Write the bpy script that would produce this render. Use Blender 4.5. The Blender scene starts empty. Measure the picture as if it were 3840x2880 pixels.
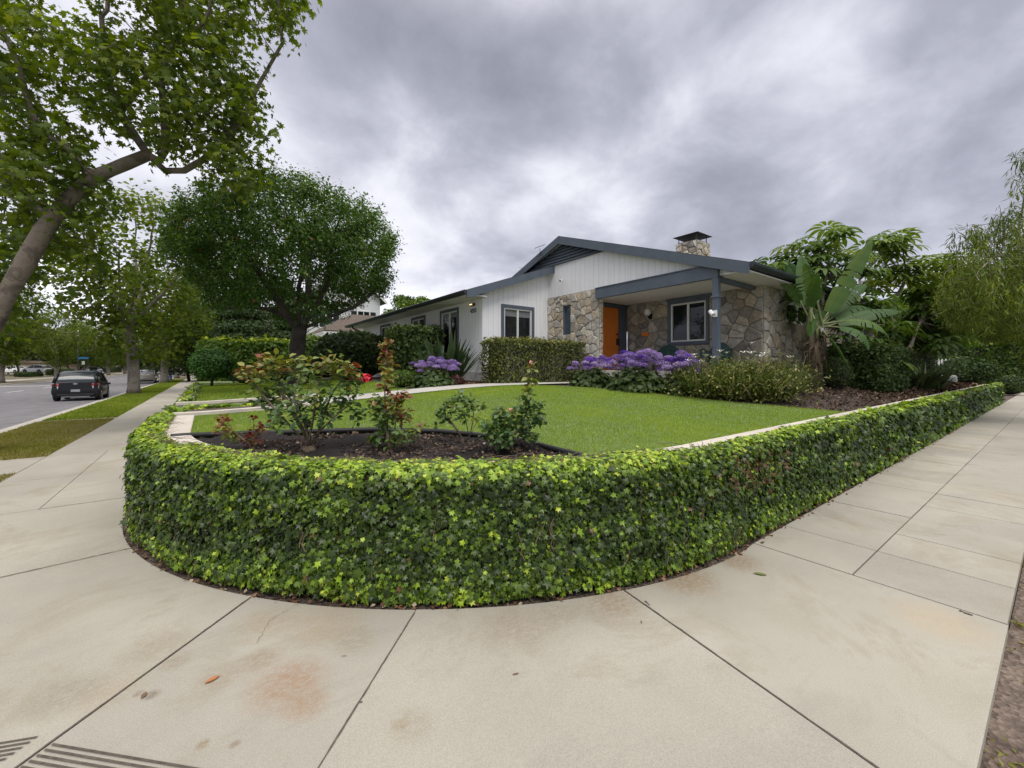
import bpy, bmesh, math, random
import numpy as np
from mathutils import Vector, Matrix, Quaternion
random.seed(7)
rng = np.random.default_rng(11)
R = math.radians
scene = bpy.context.scene
COL = scene.collection

# ------------------------------------------------------------------ camera
F, HOR, TH = 1545.0, 1380.0, R(36.65)      # focal length in px of the 3840 frame, horizon row, heading
CT, ST = math.cos(TH), math.sin(TH)
EYE = 1.5
cam_data = bpy.data.cameras.new("camera")
cam = bpy.data.objects.new("camera", cam_data)
COL.objects.link(cam)
cam.location = (0, 0, EYE)
cam.rotation_euler = (R(90), 0, -TH)
cam_data.sensor_width = 36
cam_data.lens = F / 3840 * 36
cam_data.shift_y = -(1440 - HOR) / 3840
cam_data.clip_start = 0.05
cam_data.clip_end = 3000
scene.camera = cam

# ------------------------------------------------------------------ exposure, sun, sky
scene.view_settings.view_transform = 'Standard'
scene.view_settings.look = 'None'
scene.view_settings.gamma = 1
scene.view_settings.exposure = 0.34
SUN_EL, SUN_AZ = R(58), R(200)              # azimuth: compass-like rotation of the sky node
sun_data = bpy.data.lights.new("sun", 'SUN')
sun_data.energy = 1.2
sun_data.angle = R(28)
sun_data.color = (1.0, 0.965, 0.92)
sun = bpy.data.objects.new("sun", sun_data)
COL.objects.link(sun)
sd = Vector((math.sin(SUN_AZ) * math.cos(SUN_EL), math.cos(SUN_AZ) * math.cos(SUN_EL), math.sin(SUN_EL)))
sun.rotation_euler = sd.to_track_quat('Z', 'Y').to_euler()

world = bpy.data.worlds.new("World")
scene.world = world
world.use_nodes = True
wn, wl = world.node_tree.nodes, world.node_tree.links
wn.clear()
def N(nodes, typ, **kw):
    n = nodes.new(typ)
    for k, v in kw.items():
        if k == 'inp':
            for i, val in v.items(): n.inputs[i].default_value = val
        else: setattr(n, k, v)
    return n
def wmath(op, a, b=None, c=None, clamp=False):
    n = wn.new('ShaderNodeMath'); n.operation = op; n.use_clamp = clamp
    for i, v in enumerate((a, b, c)):
        if v is None: continue
        if isinstance(v, (int, float)): n.inputs[i].default_value = v
        else: wl.new(v, n.inputs[i])
    return n.outputs[0]
out = wn.new('ShaderNodeOutputWorld')
tc = wn.new('ShaderNodeTexCoord')
sep = wn.new('ShaderNodeSeparateXYZ'); wl.new(tc.outputs['Generated'], sep.inputs[0])
zz = wmath('ADD', wmath('MAXIMUM', sep.outputs[2], 0.0), 0.42)
comb = wn.new('ShaderNodeCombineXYZ')
wl.new(wmath('DIVIDE', sep.outputs[0], zz), comb.inputs[0])
wl.new(wmath('DIVIDE', sep.outputs[1], zz), comb.inputs[1])
def wnoise(scale, detail, rough, dist, off, aniso=None):
    mp = wn.new('ShaderNodeMapping'); wl.new(comb.outputs[0], mp.inputs[0])
    mp.inputs['Location'].default_value = off
    if aniso: mp.inputs['Rotation'].default_value = (0, 0, aniso[0]); mp.inputs['Scale'].default_value = aniso[1]
    n = N(wn, 'ShaderNodeTexNoise', inp={'Scale': scale, 'Detail': detail, 'Roughness': rough, 'Distortion': dist})
    wl.new(mp.outputs[0], n.inputs['Vector'])
    return n.outputs['Fac']
big = wnoise(1.1, 3, 0.45, 0.3, (3.1, 7.7, 0))
med = wnoise(3.2, 7, 0.56, 0.25, (1.3, 2.2, 0))
fin = wnoise(8, 5, 0.55, 0.2, (5.3, 0.2, 0))
cl = wmath('ADD', wmath('ADD', wmath('MULTIPLY', big, 0.46), wmath('MULTIPLY', med, 0.44)), wmath('MULTIPLY', fin, 0.10))
# broad darker and brighter parts of the cloud deck, by direction
def blob(px, py, width, amount):
    X, Z = (px - 1920) / F, (HOR - py) / F
    v = Vector((CT * X + ST, -ST * X + CT, Z)).normalized()
    d = wn.new('ShaderNodeVectorMath'); d.operation = 'DOT_PRODUCT'
    wl.new(tc.outputs['Generated'], d.inputs[0]); d.inputs[1].default_value = v
    a = wmath('ARCCOSINE', wmath('MINIMUM', d.outputs['Value'], 0.99999))
    e = wmath('EXPONENT', wmath('MULTIPLY', wmath('POWER', wmath('DIVIDE', a, width), 2.0), -1.0))
    return wmath('MULTIPLY', e, amount)
for (px, py, w, a) in ((1500, 300, .22, -.12), (1900, 430, .13, -.10), (2150, 250, .16, -.06), (2300, 560, .08, -.05), (1250, 60, .2, -.05), (1720, 720, .10, -.04),
                       (2560, 430, .06, .07), (2760, 280, .055, .09), (2960, 160, .065, .10), (3180, 60, .08, .08), (3450, 300, .2, .05), (3250, 850, .3, -.02), (1500, 1000, .3, .07),
                       (1560, 520, .09, .09), (2350, 700, .12, .04), (600, 600, .5, .15), (3500, 560, .18, -.03)):
    cl = wmath('ADD', cl, blob(px, py, w, a))
ramp = wn.new('ShaderNodeValToRGB'); wl.new(cl, ramp.inputs[0])
els = ramp.color_ramp.elements
els[0].position = 0.27; els[0].color = (0.195, 0.20, 0.25, 1)
els[1].position = 0.74; els[1].color = (0.92, 0.92, 0.98, 1)
for p, c in ((0.37, (0.275, 0.285, 0.345, 1)), (0.46, (0.37, 0.38, 0.455, 1)), (0.54, (0.51, 0.52, 0.60, 1)), (0.62, (0.71, 0.72, 0.79, 1))):
    e = els.new(p); e.color = c
# an overcast sky is brighter overhead than towards the horizon (CIE overcast distribution)
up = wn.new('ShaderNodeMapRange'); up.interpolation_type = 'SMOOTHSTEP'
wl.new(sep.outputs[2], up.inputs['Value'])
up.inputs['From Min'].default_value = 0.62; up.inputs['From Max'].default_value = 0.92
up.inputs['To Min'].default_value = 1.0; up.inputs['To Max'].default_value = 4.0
# and a little brighter close to the horizon where the deck thins
lo = wn.new('ShaderNodeMapRange'); lo.interpolation_type = 'SMOOTHSTEP'
wl.new(sep.outputs[2], lo.inputs['Value'])
lo.inputs['From Min'].default_value = 0.0; lo.inputs['From Max'].default_value = 0.28
lo.inputs['To Min'].default_value = 1.35; lo.inputs['To Max'].default_value = 1.0
wm_ = wn.new('ShaderNodeMix'); wm_.data_type = 'RGBA'; wm_.blend_type = 'MULTIPLY'
upc = wn.new('ShaderNodeMapRange'); wl.new(sep.outputs[2], upc.inputs[0]); upc.inputs[1].default_value = .62; upc.inputs[2].default_value = .85
wl.new(upc.outputs[0], wm_.inputs[0]); wl.new(ramp.outputs[0], wm_.inputs[6]); wm_.inputs[7].default_value = (1.08, 1.0, .84, 1)
bg = wn.new('ShaderNodeBackground'); wl.new(wm_.outputs[2], bg.inputs[0])
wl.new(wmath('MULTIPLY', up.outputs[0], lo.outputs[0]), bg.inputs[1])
sky = wn.new('ShaderNodeTexSky'); sky.sky_type = 'NISHITA'; sky.sun_disc = False
sky.sun_elevation = SUN_EL; sky.sun_rotation = SUN_AZ
bs = wn.new('ShaderNodeBackground'); wl.new(sky.outputs[0], bs.inputs[0]); bs.inputs[1].default_value = 0.05
mixw = wn.new('ShaderNodeMixShader'); mixw.inputs[0].default_value = 0.93
wl.new(bs.outputs[0], mixw.inputs[1]); wl.new(bg.outputs[0], mixw.inputs[2])
wl.new(mixw.outputs[0], out.inputs[0])

# ------------------------------------------------------------------ helpers: pixels of the photo -> the ground plan
def w2(X, Y): return (CT * X + ST * Y, -ST * X + CT * Y)
def at(px, py, z=0.0):
    Y = (EYE - z) * F / (py - HOR)
    return w2((px - 1920) / F * Y, Y)
def atY(px, py, Y):
    x, y = w2((px - 1920) / F * Y, Y)
    return Vector((x, y, EYE + (HOR - py) * Y / F))
ARC = (3.57, 5.8)
def dist_in(x, y):
    """distance inside the outer line of the garden wall (radius 4.0 corner)"""
    x = np.asarray(x, float); y = np.asarray(y, float)
    dx, dy = x - (ARC[0] - 4.0), y - (ARC[1] - 4.0)
    rr = 4.0 - np.hypot(x - ARC[0], y - ARC[1])
    return np.where((x < ARC[0]) & (y < ARC[1]), rr, np.minimum(dx, dy))
def gz(x, y):
    t = np.clip(dist_in(x, y) / 6.6, 0, 1)
    t2 = np.clip(dist_in(x, y) / 2.3, 0, 1); k = np.clip((np.asarray(x, float) - 7.5) / 3.0, 0, 1)
    return 0.76 + 0.30 * t * t * (3 - 2 * t) * (1 - k) + 0.28 * t2 * t2 * (3 - 2 * t2) * k
def FP(px, x):
    """the point on the line x = const of the street plan that lies on the sight line of image column px"""
    r = (px - 1920) / F
    return (x, x * (CT - ST * r) / (ST + CT * r))
def G(px, py):
    z = 0.8
    for _ in range(25):
        x, y = at(px, py, z)
        z = float(gz(x, y)) * .5 + z * .5
    return Vector((x, y, z))

# ------------------------------------------------------------------ helpers: materials
def new_mat(name):
    m = bpy.data.materials.new(name); m.use_nodes = True
    nt = m.node_tree; nt.nodes.clear()
    o = nt.nodes.new('ShaderNodeOutputMaterial')
    return m, nt.nodes, nt.links, o
def C(*c): return (c[0], c[1], c[2], 1.0)
def ramp_node(nodes, links, fac, stops):
    r = nodes.new('ShaderNodeValToRGB'); links.new(fac, r.inputs[0])
    e = r.color_ramp.elements
    e[0].position, e[0].color = stops[0][0], C(*stops[0][1])
    e[1].position, e[1].color = stops[-1][0], C(*stops[-1][1])
    for p, c in stops[1:-1]:
        x = e.new(p); x.color = C(*c)
    return r.outputs[0]
def simple(name, col, rough=.6, metal=0., var=.15, scale=6., bump=0., bscale=40., spec=.5, coat=0.):
    m, n, l, o = new_mat(name)
    b = n.new('ShaderNodeBsdfPrincipled')
    b.inputs['Roughness'].default_value = rough; b.inputs['Metallic'].default_value = metal
    b.inputs['Specular IOR Level'].default_value = spec
    b.inputs['Coat Weight'].default_value = coat; b.inputs['Coat Roughness'].default_value = .05
    t = n.new('ShaderNodeTexCoord')
    ns = N(n, 'ShaderNodeTexNoise', inp={'Scale': scale, 'Detail': 6, 'Roughness': .6}); l.new(t.outputs['Object'], ns.inputs['Vector'])
    c1 = [max(0, v * (1 - var)) for v in col]; c2 = [min(1, v * (1 + var)) for v in col]
    l.new(ramp_node(n, l, ns.outputs['Fac'], [(.3, c1), (.7, c2)]), b.inputs['Base Color'])
    if bump:
        n2 = N(n, 'ShaderNodeTexNoise', inp={'Scale': bscale, 'Detail': 5, 'Roughness': .6}); l.new(t.outputs['Object'], n2.inputs['Vector'])
        bp = N(n, 'ShaderNodeBump', inp={'Strength': bump, 'Distance': .02}); l.new(n2.outputs['Fac'], bp.inputs['Height'])
        l.new(bp.outputs[0], b.inputs['Normal'])
    l.new(b.outputs[0], o.inputs[0])
    return m
def leafmat(name, stops, rough=.45, trans=.3, spec=.4, hue=.06):
    """leaf colour from the per-leaf attribute 'tone'; thin leaves let some light through"""
    m, n, l, o = new_mat(name)
    a = n.new('ShaderNodeAttribute'); a.attribute_name = 'tone'
    stops = [(p, (c[0] * 1.26, c[1] * 1.05, c[2] * .76) if c[1] > c[0] * 1.05 and c[1] > c[2] else c) for p, c in stops]
    col = ramp_node(n, l, a.outputs['Fac'], stops)
    b = n.new('ShaderNodeBsdfPrincipled'); b.inputs['Roughness'].default_value = rough; b.inputs['Specular IOR Level'].default_value = spec
    l.new(col, b.inputs['Base Color'])
    tr = n.new('ShaderNodeBsdfTranslucent'); 
    hs = N(n, 'ShaderNodeHueSaturation', inp={'Hue': .49, 'Saturation': 1.15, 'Value': 1.3}); l.new(col, hs.inputs['Color'])
    l.new(hs.outputs[0], tr.inputs['Color'])
    mx = n.new('ShaderNodeMixShader'); mx.inputs[0].default_value = trans
    l.new(b.outputs[0], mx.inputs[1]); l.new(tr.outputs[0], mx.inputs[2]); l.new(mx.outputs[0], o.inputs[0])
    return m

# ------------------------------------------------------------------ helpers: objects
def tag(o, label=None, cat=None, group=None, kind=None):
    if label: o['label'] = label
    if cat: o['category'] = cat
    if group: o['group'] = group
    if kind: o['kind'] = kind
    return o
def empty(name, loc=(0, 0, 0), rz=0., label=None, cat=None, group=None):
    o = bpy.data.objects.new(name, None); COL.objects.link(o)
    o.location = loc; o.rotation_euler = (0, 0, rz); o.empty_display_size = .2
    return tag(o, label, cat, group)
def link_mesh(name, me, mat, parent=None):
    o = bpy.data.objects.new(name, me); COL.objects.link(o)
    for m in (mat if isinstance(mat, (list, tuple)) else [mat]): me.materials.append(m)
    if parent is not None: o.parent = parent
    return o
class MB:
    """collects boxes, tubes, prisms; build() links them as one mesh object"""
    def __init__(s): s.v, s.f, s.mi = [], [], []
    def add(s, vs, fs, mi=0):
        b = len(s.v); s.v += [tuple(v) for v in vs]; s.f += [tuple(b + i for i in f) for f in fs]; s.mi += [mi] * len(fs); return s
    def box(s, x0, x1, y0, y1, z0, z1, mi=0):
        return s.add([(x, y, z) for z in (z0, z1) for y in (y0, y1) for x in (x0, x1)],
                     [(0, 2, 3, 1), (4, 5, 7, 6), (0, 1, 5, 4), (2, 6, 7, 3), (0, 4, 6, 2), (1, 3, 7, 5)], mi)
    def prism(s, pts, off, mi=0):
        n = len(pts); off = Vector(off)
        vs = [Vector(p) for p in pts] + [Vector(p) + off for p in pts]
        fs = [tuple(range(n)), tuple(range(2 * n - 1, n - 1, -1))] + [(i, i + n, (i + 1) % n + n, (i + 1) % n) for i in range(n)]
        return s.add(vs, fs, mi)
    def tube(s, pts, rad, sides=8, cap=True, mi=0):
        pts = [Vector(p) for p in pts]; n = len(pts)
        if not hasattr(rad, '__len__'): rad = [rad] * n
        up = None; rings = []
        for i, p in enumerate(pts):
            d = (pts[min(i + 1, n - 1)] - pts[max(i - 1, 0)])
            if d.length < 1e-9: d = Vector((0, 0, 1))
            d.normalize()
            if up is None: up = d.orthogonal().normalized()
            up = (up - d * up.dot(d)); up = up.normalized() if up.length > 1e-6 else d.orthogonal().normalized()
            sd_ = d.cross(up)
            rings.append([p + (up * math.cos(2 * math.pi * k / sides) + sd_ * math.sin(2 * math.pi * k / sides)) * rad[i] for k in range(sides)])
        vs = [v for r in rings for v in r]
        fs = [(i * sides + k, i * sides + (k + 1) % sides, (i + 1) * sides + (k + 1) % sides, (i + 1) * sides + k) for i in range(n - 1) for k in range(sides)]
        if cap: fs += [tuple(range(sides - 1, -1, -1)), tuple((n - 1) * sides + k for k in range(sides))]
        return s.add(vs, fs, mi)
    def lathe(s, prof, c=(0, 0, 0), sides=16, mi=0):
        vs = [(c[0] + r * math.cos(2 * math.pi * k / sides), c[1] + r * math.sin(2 * math.pi * k / sides), c[2] + z) for r, z in prof for k in range(sides)]
        n = len(prof)
        fs = [(i * sides + k, i * sides + (k + 1) % sides, (i + 1) * sides + (k + 1) % sides, (i + 1) * sides + k) for i in range(n - 1) for k in range(sides)]
        fs += [tuple(range(sides - 1, -1, -1)), tuple((n - 1) * sides + k for k in range(sides))]
        return s.add(vs, fs, mi)
    def build(s, name, mat, parent=None, smooth=False, bevel=0., loc=None):
        me = bpy.data.meshes.new(name); me.from_pydata(s.v, [], s.f)
        me.polygons.foreach_set('material_index', s.mi)
        if smooth: me.polygons.foreach_set('use_smooth', [True] * len(s.f))
        me.update()
        o = link_mesh(name, me, mat, parent)
        if loc: o.location = loc
        if bevel:
            b = o.modifiers.new('bevel', 'BEVEL'); b.width = bevel; b.segments = 2; b.limit_method = 'ANGLE'
        return o
def np_mesh(name, V, FC, mat, parent=None, tone=None, smooth=False):
    """V (n,3), FC (m,k) constant-size faces"""
    me = bpy.data.meshes.new(name)
    n, (m, k) = len(V), FC.shape
    me.vertices.add(n); me.vertices.foreach_set('co', np.ascontiguousarray(V, dtype=np.float32).ravel())
    me.loops.add(m * k); me.loops.foreach_set('vertex_index', np.ascontiguousarray(FC, dtype=np.int32).ravel())
    me.polygons.add(m)
    me.polygons.foreach_set('loop_start', np.arange(0, m * k, k, dtype=np.int32))
    if smooth: me.polygons.foreach_set('use_smooth', np.ones(m, dtype=bool))
    if tone is not None:
        a = me.attributes.new('tone', 'FLOAT', 'POINT'); a.data.foreach_set('value', np.ascontiguousarray(tone, dtype=np.float32))
    me.update(calc_edges=True); me.validate()
    return link_mesh(name, me, mat, parent)

def star_leaf(radii, cz=.10):
    """lobed leaf, stalk at the origin, tip towards +y; (angle, radius) from the leaf centre"""
    pts = [(0.0, 0.0, cz)]
    full = list(radii) + [(-a, r) for a, r in reversed(radii) if 0 < a < 180]
    for a, r in full:
        pts.append((r * math.sin(R(a)), r * math.cos(R(a)), -.12 * r * r))
    pts = np.array(pts); pts[:, 1] += .35
    pts[:, :] *= .75
    k = len(full)
    fs = np.array([(0, 1 + (i + 1) % k, 1 + i) for i in range(k)])
    return pts, fs
IVY = star_leaf([(0, .85), (24, .42), (52, .72), (82, .40), (118, .62), (160, .33), (180, .18)])
MAPLE = star_leaf([(0, .95), (20, .45), (42, .85), (66, .42), (92, .78), (128, .40), (160, .42), (180, .1)], .05)
LEAF = (np.array([(0, 0, 0), (.26, .45, .09), (0, 1, -.05), (-.26, .45, .09)], float), np.array([(0, 1, 2), (0, 2, 3)]))
ROSE = (np.array([(0, 0, 0), (.28, .3, .07), (.27, .62, .07), (0, 1, -.08), (-.27, .62, .07), (-.28, .3, .07), (0, .5, 0)], float),
        np.array([(0, 1, 6), (1, 2, 6), (2, 3, 6), (3, 4, 6), (4, 5, 6), (5, 0, 6)]))
NARROW = (np.array([(0, 0, 0), (.07, .5, .02), (0, 1, -.1), (-.07, .5, .02)], float), np.array([(0, 1, 2), (0, 2, 3)]))
def nrm(a): return a / np.maximum(np.linalg.norm(a, axis=-1, keepdims=True), 1e-9)
def leaves(name, P, Nn, size, tpl, mat, parent=None, tone=None, tip=None, jit=.5, g=None, tj=.55):
    """scatter a leaf template: P positions, Nn preferred normals, size array, tip preferred tip directions"""
    g = g or rng
    P = np.asarray(P, float); n = len(P)
    Z = nrm(np.asarray(Nn, float) + g.normal(0, jit, (n, 3)))
    T = g.normal(0, 1, (n, 3)) if tip is None else np.asarray(tip, float) + g.normal(0, tj, (n, 3))
    Yv = nrm(T - Z * (T * Z).sum(1, keepdims=True)); X = np.cross(Yv, Z)
    tv, tf = tpl; k = len(tv)
    s = np.broadcast_to(np.asarray(size, float), (n,))
    tv_ = tv[None] * s[:, None, None]
    V = P[:, None] + tv_[..., 0:1] * X[:, None] + tv_[..., 1:2] * Yv[:, None] + tv_[..., 2:3] * Z[:, None]
    FC = (tf[None] + (np.arange(n) * k)[:, None, None]).reshape(-1, 3)
    if tone is None: tone = g.random(n)
    return np_mesh(name, V.reshape(-1, 3), FC, mat, parent, np.repeat(np.clip(tone, 0, 1), k))
def vnoise(P, sc, seed=0):
    """cheap smooth pseudo-noise in -1..1"""
    P = np.asarray(P, float) * sc; r = np.random.default_rng(seed); o = 0
    for i in range(5):
        k = r.normal(0, 1, 3) * (1 + .5 * i); ph = r.random() * 6.28
        o = o + np.sin(P @ k + ph) / (1 + .3 * i)
    return o / 3.0
def copy_tree(o, parent=None, loc=None, rz=None, sc=None, label=None):
    c = o.copy(); COL.objects.link(c); c.parent = parent
    if parent is None:
        if loc is not None: c.location = loc
        if rz is not None: c.rotation_euler = (0, 0, rz)
        if sc is not None: c.scale = sc if hasattr(sc, '__len__') else (sc, sc, sc)
        if label: c['label'] = label
    for ch in list(o.children): copy_tree(ch, c)
    return c

# ------------------------------------------------------------------ trees: space colonisation
def colonize(init, attr, step=.25, infl=2.5, kill=.4, iters=90, seed=0, grav=0.):
    """init: list of (point, parent index). returns node array and parents"""
    g = np.random.default_rng(seed)
    nodes = [np.array(p, float) for p, _ in init]; par = [q for _, q in init]
    attr = np.array(attr, float); alive = np.ones(len(attr), bool)
    near = np.full(len(attr), -1); nd = np.full(len(attr), 1e9); start = 0
    for _ in range(iters):
        NN = np.array(nodes)
        new = NN[start:]
        if len(new):
            d = np.linalg.norm(attr[:, None] - new[None], axis=2)
            j = d.argmin(1); dm = d[np.arange(len(attr)), j]
            u = dm < nd; near[u] = j[u] + start; nd[u] = dm[u]
        alive &= nd > kill
        act = alive & (nd < infl)
        if not act.any():
            if not alive.any(): break
            act = alive & (nd < nd[alive].min() + .3)
        start = len(nodes)
        ids = near[act]; dirs = nrm(attr[act] - NN[ids])
        grew = 0
        for k in np.unique(ids):
            v = dirs[ids == k].sum(0) + g.normal(0, .12, 3); v[2] -= grav
            L = np.linalg.norm(v)
            if L < 1e-3: continue
            p = NN[k] + v / L * step
            if any(np.linalg.norm(p - nodes[q]) < step * .3 for q in range(start, len(nodes)) if par[q] == k): continue
            nodes.append(p); par.append(int(k)); grew += 1
        # avoid growing the same node forever
        if not grew: break
        if len(nodes) > 9000: break
    return np.array(nodes), np.array(par)
def tree_radii(par, r0, expo, rmax=None, fixed=None):
    n = len(par); acc = np.zeros(n); kids = [[] for _ in range(n)]
    for i in range(n):
        if par[i] >= 0: kids[par[i]].append(i)
    rad = np.zeros(n)
    for i in range(n - 1, -1, -1):
        acc[i] = max(acc[i], r0 ** expo)
        rad[i] = acc[i] ** (1 / expo)
        if par[i] >= 0: acc[par[i]] += acc[i]
    if rmax is not None: rad *= 1
    if rmax is not None and rad[0] > 0:
        # compress so that the root has radius rmax while twigs keep r0
        t = np.log(rad / r0) / max(np.log(rad[0] / r0), 1e-6); rad = r0 * (rmax / r0) ** t
    return rad, kids
def tree_wood(name, nodes, par, rad, kids, mat, parent, minr=0., knobs=0., flare=0.):
    mb = MB(); n = len(nodes); started = set()
    for i in range(n):
        if par[i] == -1 or (kids[par[i]] and max(kids[par[i]], key=lambda c: rad[c]) != i):
            ch = [] if par[i] == -1 else [par[i]]
            j = i
            while True:
                ch.append(j)
                if not kids[j]: break
                j = max(kids[j], key=lambda c: rad[c])
            if rad[i] < minr or len(ch) < 2: continue
            rr = [rad[c] for c in ch]
            if par[i] != -1: rr[0] = rr[1]
            else: rr[0] *= 1 + flare; rr[1] *= 1 + flare * .3
            k = 12 if rr[0] > .12 else 8 if rr[0] > .05 else 5 if rr[0] > .02 else 3
            pts = [nodes[c] for c in ch]
            if rr[0] > .04 and knobs:
                rr = [r * (1 + knobs * random.uniform(-.5, 1)) for r in rr]
            mb.tube(pts, rr, k, cap=True)
    return mb.build(name, mat, parent, smooth=True)
def poly_init(lines):
    """lines: list of (attach, [points]) ; attach None or (line, idx) -> node list"""
    out, idx = [], []
    for att, pts in lines:
        ids = []
        prev = -1 if att is None else idx[att[0]][att[1]]
        for p in pts:
            out.append((p, prev)); prev = len(out) - 1; ids.append(prev)
        idx.append(ids)
    return out
def dense(pts, step=.3):
    pts = [Vector(p) for p in pts]; o = [pts[0]]
    for a, b in zip(pts, pts[1:]):
        m = max(1, round((b - a).length / step))
        o += [a.lerp(b, (i + 1) / m) for i in range(m)]
    return o
def ellipsoid_pts(n, c, r, g, shell=.5, zcut=None):
    u = nrm(g.normal(0, 1, (n * 3, 3))); rr = g.random(n * 3) ** (1 / 3) ; rr = shell + (1 - shell) * rr
    P = np.array(c) + u * rr[:, None] * np.array(r)
    if zcut is not None: P = P[P[:, 2] > zcut]
    return P[:n]
# ------------------------------------------------------------------ materials
def concrete_mat(name, base, stain, amount=.5, marks=()):
    m, n, l, o = new_mat(name)
    t = n.new('ShaderNodeTexCoord')
    b = n.new('ShaderNodeBsdfPrincipled'); b.inputs['Roughness'].default_value = .85; b.inputs['Specular IOR Level'].default_value = .25
    def noise(sc, det=6, ro=.6, di=0., scale=(1, 1, 1), rot=0.):
        mp = n.new('ShaderNodeMapping'); l.new(t.outputs['Object'], mp.inputs[0]); mp.inputs['Scale'].default_value = scale; mp.inputs['Rotation'].default_value = (0, 0, rot)
        x = N(n, 'ShaderNodeTexNoise', inp={'Scale': sc, 'Detail': det, 'Roughness': ro, 'Distortion': di}); l.new(mp.outputs[0], x.inputs['Vector']); return x.outputs['Fac']
    dark = [v * .80 for v in base]; lite = [min(1, v * 1.08) for v in base]
    c0 = ramp_node(n, l, noise(.55, 5, .55), [(.35, dark), (.62, lite)])
    def mix(fac, a, bb, mode='MIX'):
        x = n.new('ShaderNodeMix'); x.data_type = 'RGBA'; x.blend_type = mode
        if isinstance(fac, float): x.inputs[0].default_value = fac
        else: l.new(fac, x.inputs[0])
        l.new(a, x.inputs[6])
        if isinstance(bb, tuple): x.inputs[7].default_value = bb
        else: l.new(bb, x.inputs[7])
        return x.outputs[2]
    def rng_(f, a, b_, to=1.):
        x = n.new('ShaderNodeMapRange'); l.new(f, x.inputs[0]); x.inputs[1].default_value = a; x.inputs[2].default_value = b_; x.inputs[4].default_value = to; return x.outputs[0]
    st = rng_(noise(1.1, 9, .72, .6), .51, .68, amount)
    c1 = mix(st, c0, C(*stain))
    st2 = rng_(noise(1.3, 8, .72, .5, (1, 2.6, 1), .5), .53, .72, .42)
    c2 = mix(st2, c1, C(*[v * .62 for v in base]))
    # rust / tannin stains that have a place of their own
    streak = noise(22, 9, .85, .4, (1, 1.8, 1), R(45))
    for (x, y, r, amt, col) in marks:
        sp = n.new('ShaderNodeVectorMath'); sp.operation = 'DISTANCE'; l.new(t.outputs['Object'], sp.inputs[0]); sp.inputs[1].default_value = (x, y, 0)
        f = n.new('ShaderNodeMapRange'); f.interpolation_type = 'SMOOTHSTEP'; l.new(sp.outputs['Value'], f.inputs[0])
        f.inputs[1].default_value = r; f.inputs[2].default_value = r * .2; f.inputs[4].default_value = 1.
        k = n.new('ShaderNodeMath'); k.operation = 'MULTIPLY'; l.new(f.outputs[0], k.inputs[0]); l.new(rng_(streak, .36, .56, min(1, amt * 1.25)), k.inputs[1])
        c2 = mix(k.outputs[0], c2, C(*col))
    sp2 = rng_(noise(190, 2, .5), .35, .65)
    c3 = mix(.26, c2, ramp_node(n, l, noise(230, 3, .7), [(.35, [v * .35 for v in base]), (.62, [min(1, v * 1.5) for v in base])]))
    pit = rng_(noise(46, 4, .75), .66, .74, .45)
    c3 = mix(pit, c3, C(*[v * .5 for v in base]))
    gi = n.new('ShaderNodeNewGeometry'); gt_ = ramp_node(n, l, gi.outputs['Random Per Island'], [(0, (.88, .885, .89)), (1, (1.0, 1.0, .985))])
    q_ = n.new('ShaderNodeMix'); q_.data_type = 'RGBA'; q_.blend_type = 'MULTIPLY'; q_.inputs[0].default_value = 1.; l.new(c3, q_.inputs[6]); l.new(gt_, q_.inputs[7]); c3 = q_.outputs[2]
    l.new(c3, b.inputs['Base Color'])
    bp = N(n, 'ShaderNodeBump', inp={'Strength': .18, 'Distance': .003}); l.new(noise(330, 3, .7), bp.inputs['Height']); l.new(bp.outputs[0], b.inputs['Normal'])
    l.new(b.outputs[0], o.inputs[0]); return m
OCH = (.23, .145, .06)
jr = [at(1950, 2350), at(2560, 2165), at(2300, 2260), at(1080, 2560), at(1230, 2330), at(1150, 2640), at(420, 2590), at(300, 2500), at(3520, 2330), at(2760, 2100), at(1000, 2330), at(760, 2790), at(1500, 2720)]
M_walk = concrete_mat('concrete_walk', (.415, .390, .325), (.28, .225, .15), .7,
    [(jr[1][0], jr[1][1], .34, .85, OCH), (jr[2][0], jr[2][1], .28, .6, OCH), (jr[9][0], jr[9][1], .25, .7, OCH), (jr[0][0], jr[0][1], .30, .35, OCH), (jr[3][0], jr[3][1], .24, .8, (.33, .2, .11)),
     (jr[5][0], jr[5][1], .14, .7, (.33, .2, .11)), (jr[4][0], jr[4][1], .33, .5, (.36, .27, .15)), (jr[10][0], jr[10][1], .25, .5, (.36, .27, .15)), (jr[6][0], jr[6][1], .2, .5, (.33, .26, .16)),
     (jr[8][0], jr[8][1], .32, .5, (.52, .40, .24)), *[(*at(a_, b_), c_, d_, e_) for a_, b_, c_, d_, e_ in ((560, 2440, .22, .5, (.27, .22, .14)), (820, 2540, .16, .5, (.28, .21, .12)), (980, 2470, .14, .6, (.27, .19, .10)), (1330, 2400, .18, .5, (.26, .21, .13)), (250, 2600, .20, .6, (.24, .21, .14)), (1540, 2720, .14, .35, (.27, .21, .13)), (660, 2480, .10, .6, (.25, .19, .12)), (2100, 2300, .20, .5, (.25, .2, .13)), (2950, 2300, .30, .35, (.33, .30, .22)), (3300, 2080, .5, .35, (.25, .24, .20)), (3600, 2600, .35, .35, (.36, .33, .24)), (250, 2100, .6, .4, (.26, .25, .21)), (570, 2605, .045, 1.0, (.16, .12, .08)), (520, 2600, .03, 1., (.17, .12, .08)), (880, 2790, .03, .9, (.2, .14, .08)))],
     (jr[11][0], jr[11][1], .035, 1.0, (.25, .16, .07)), (jr[12][0], jr[12][1], .05, .7, (.3, .24, .15))])
M_walk2 = concrete_mat('concrete_garden_path', (.52, .50, .45), (.42, .38, .30), .3)
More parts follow.
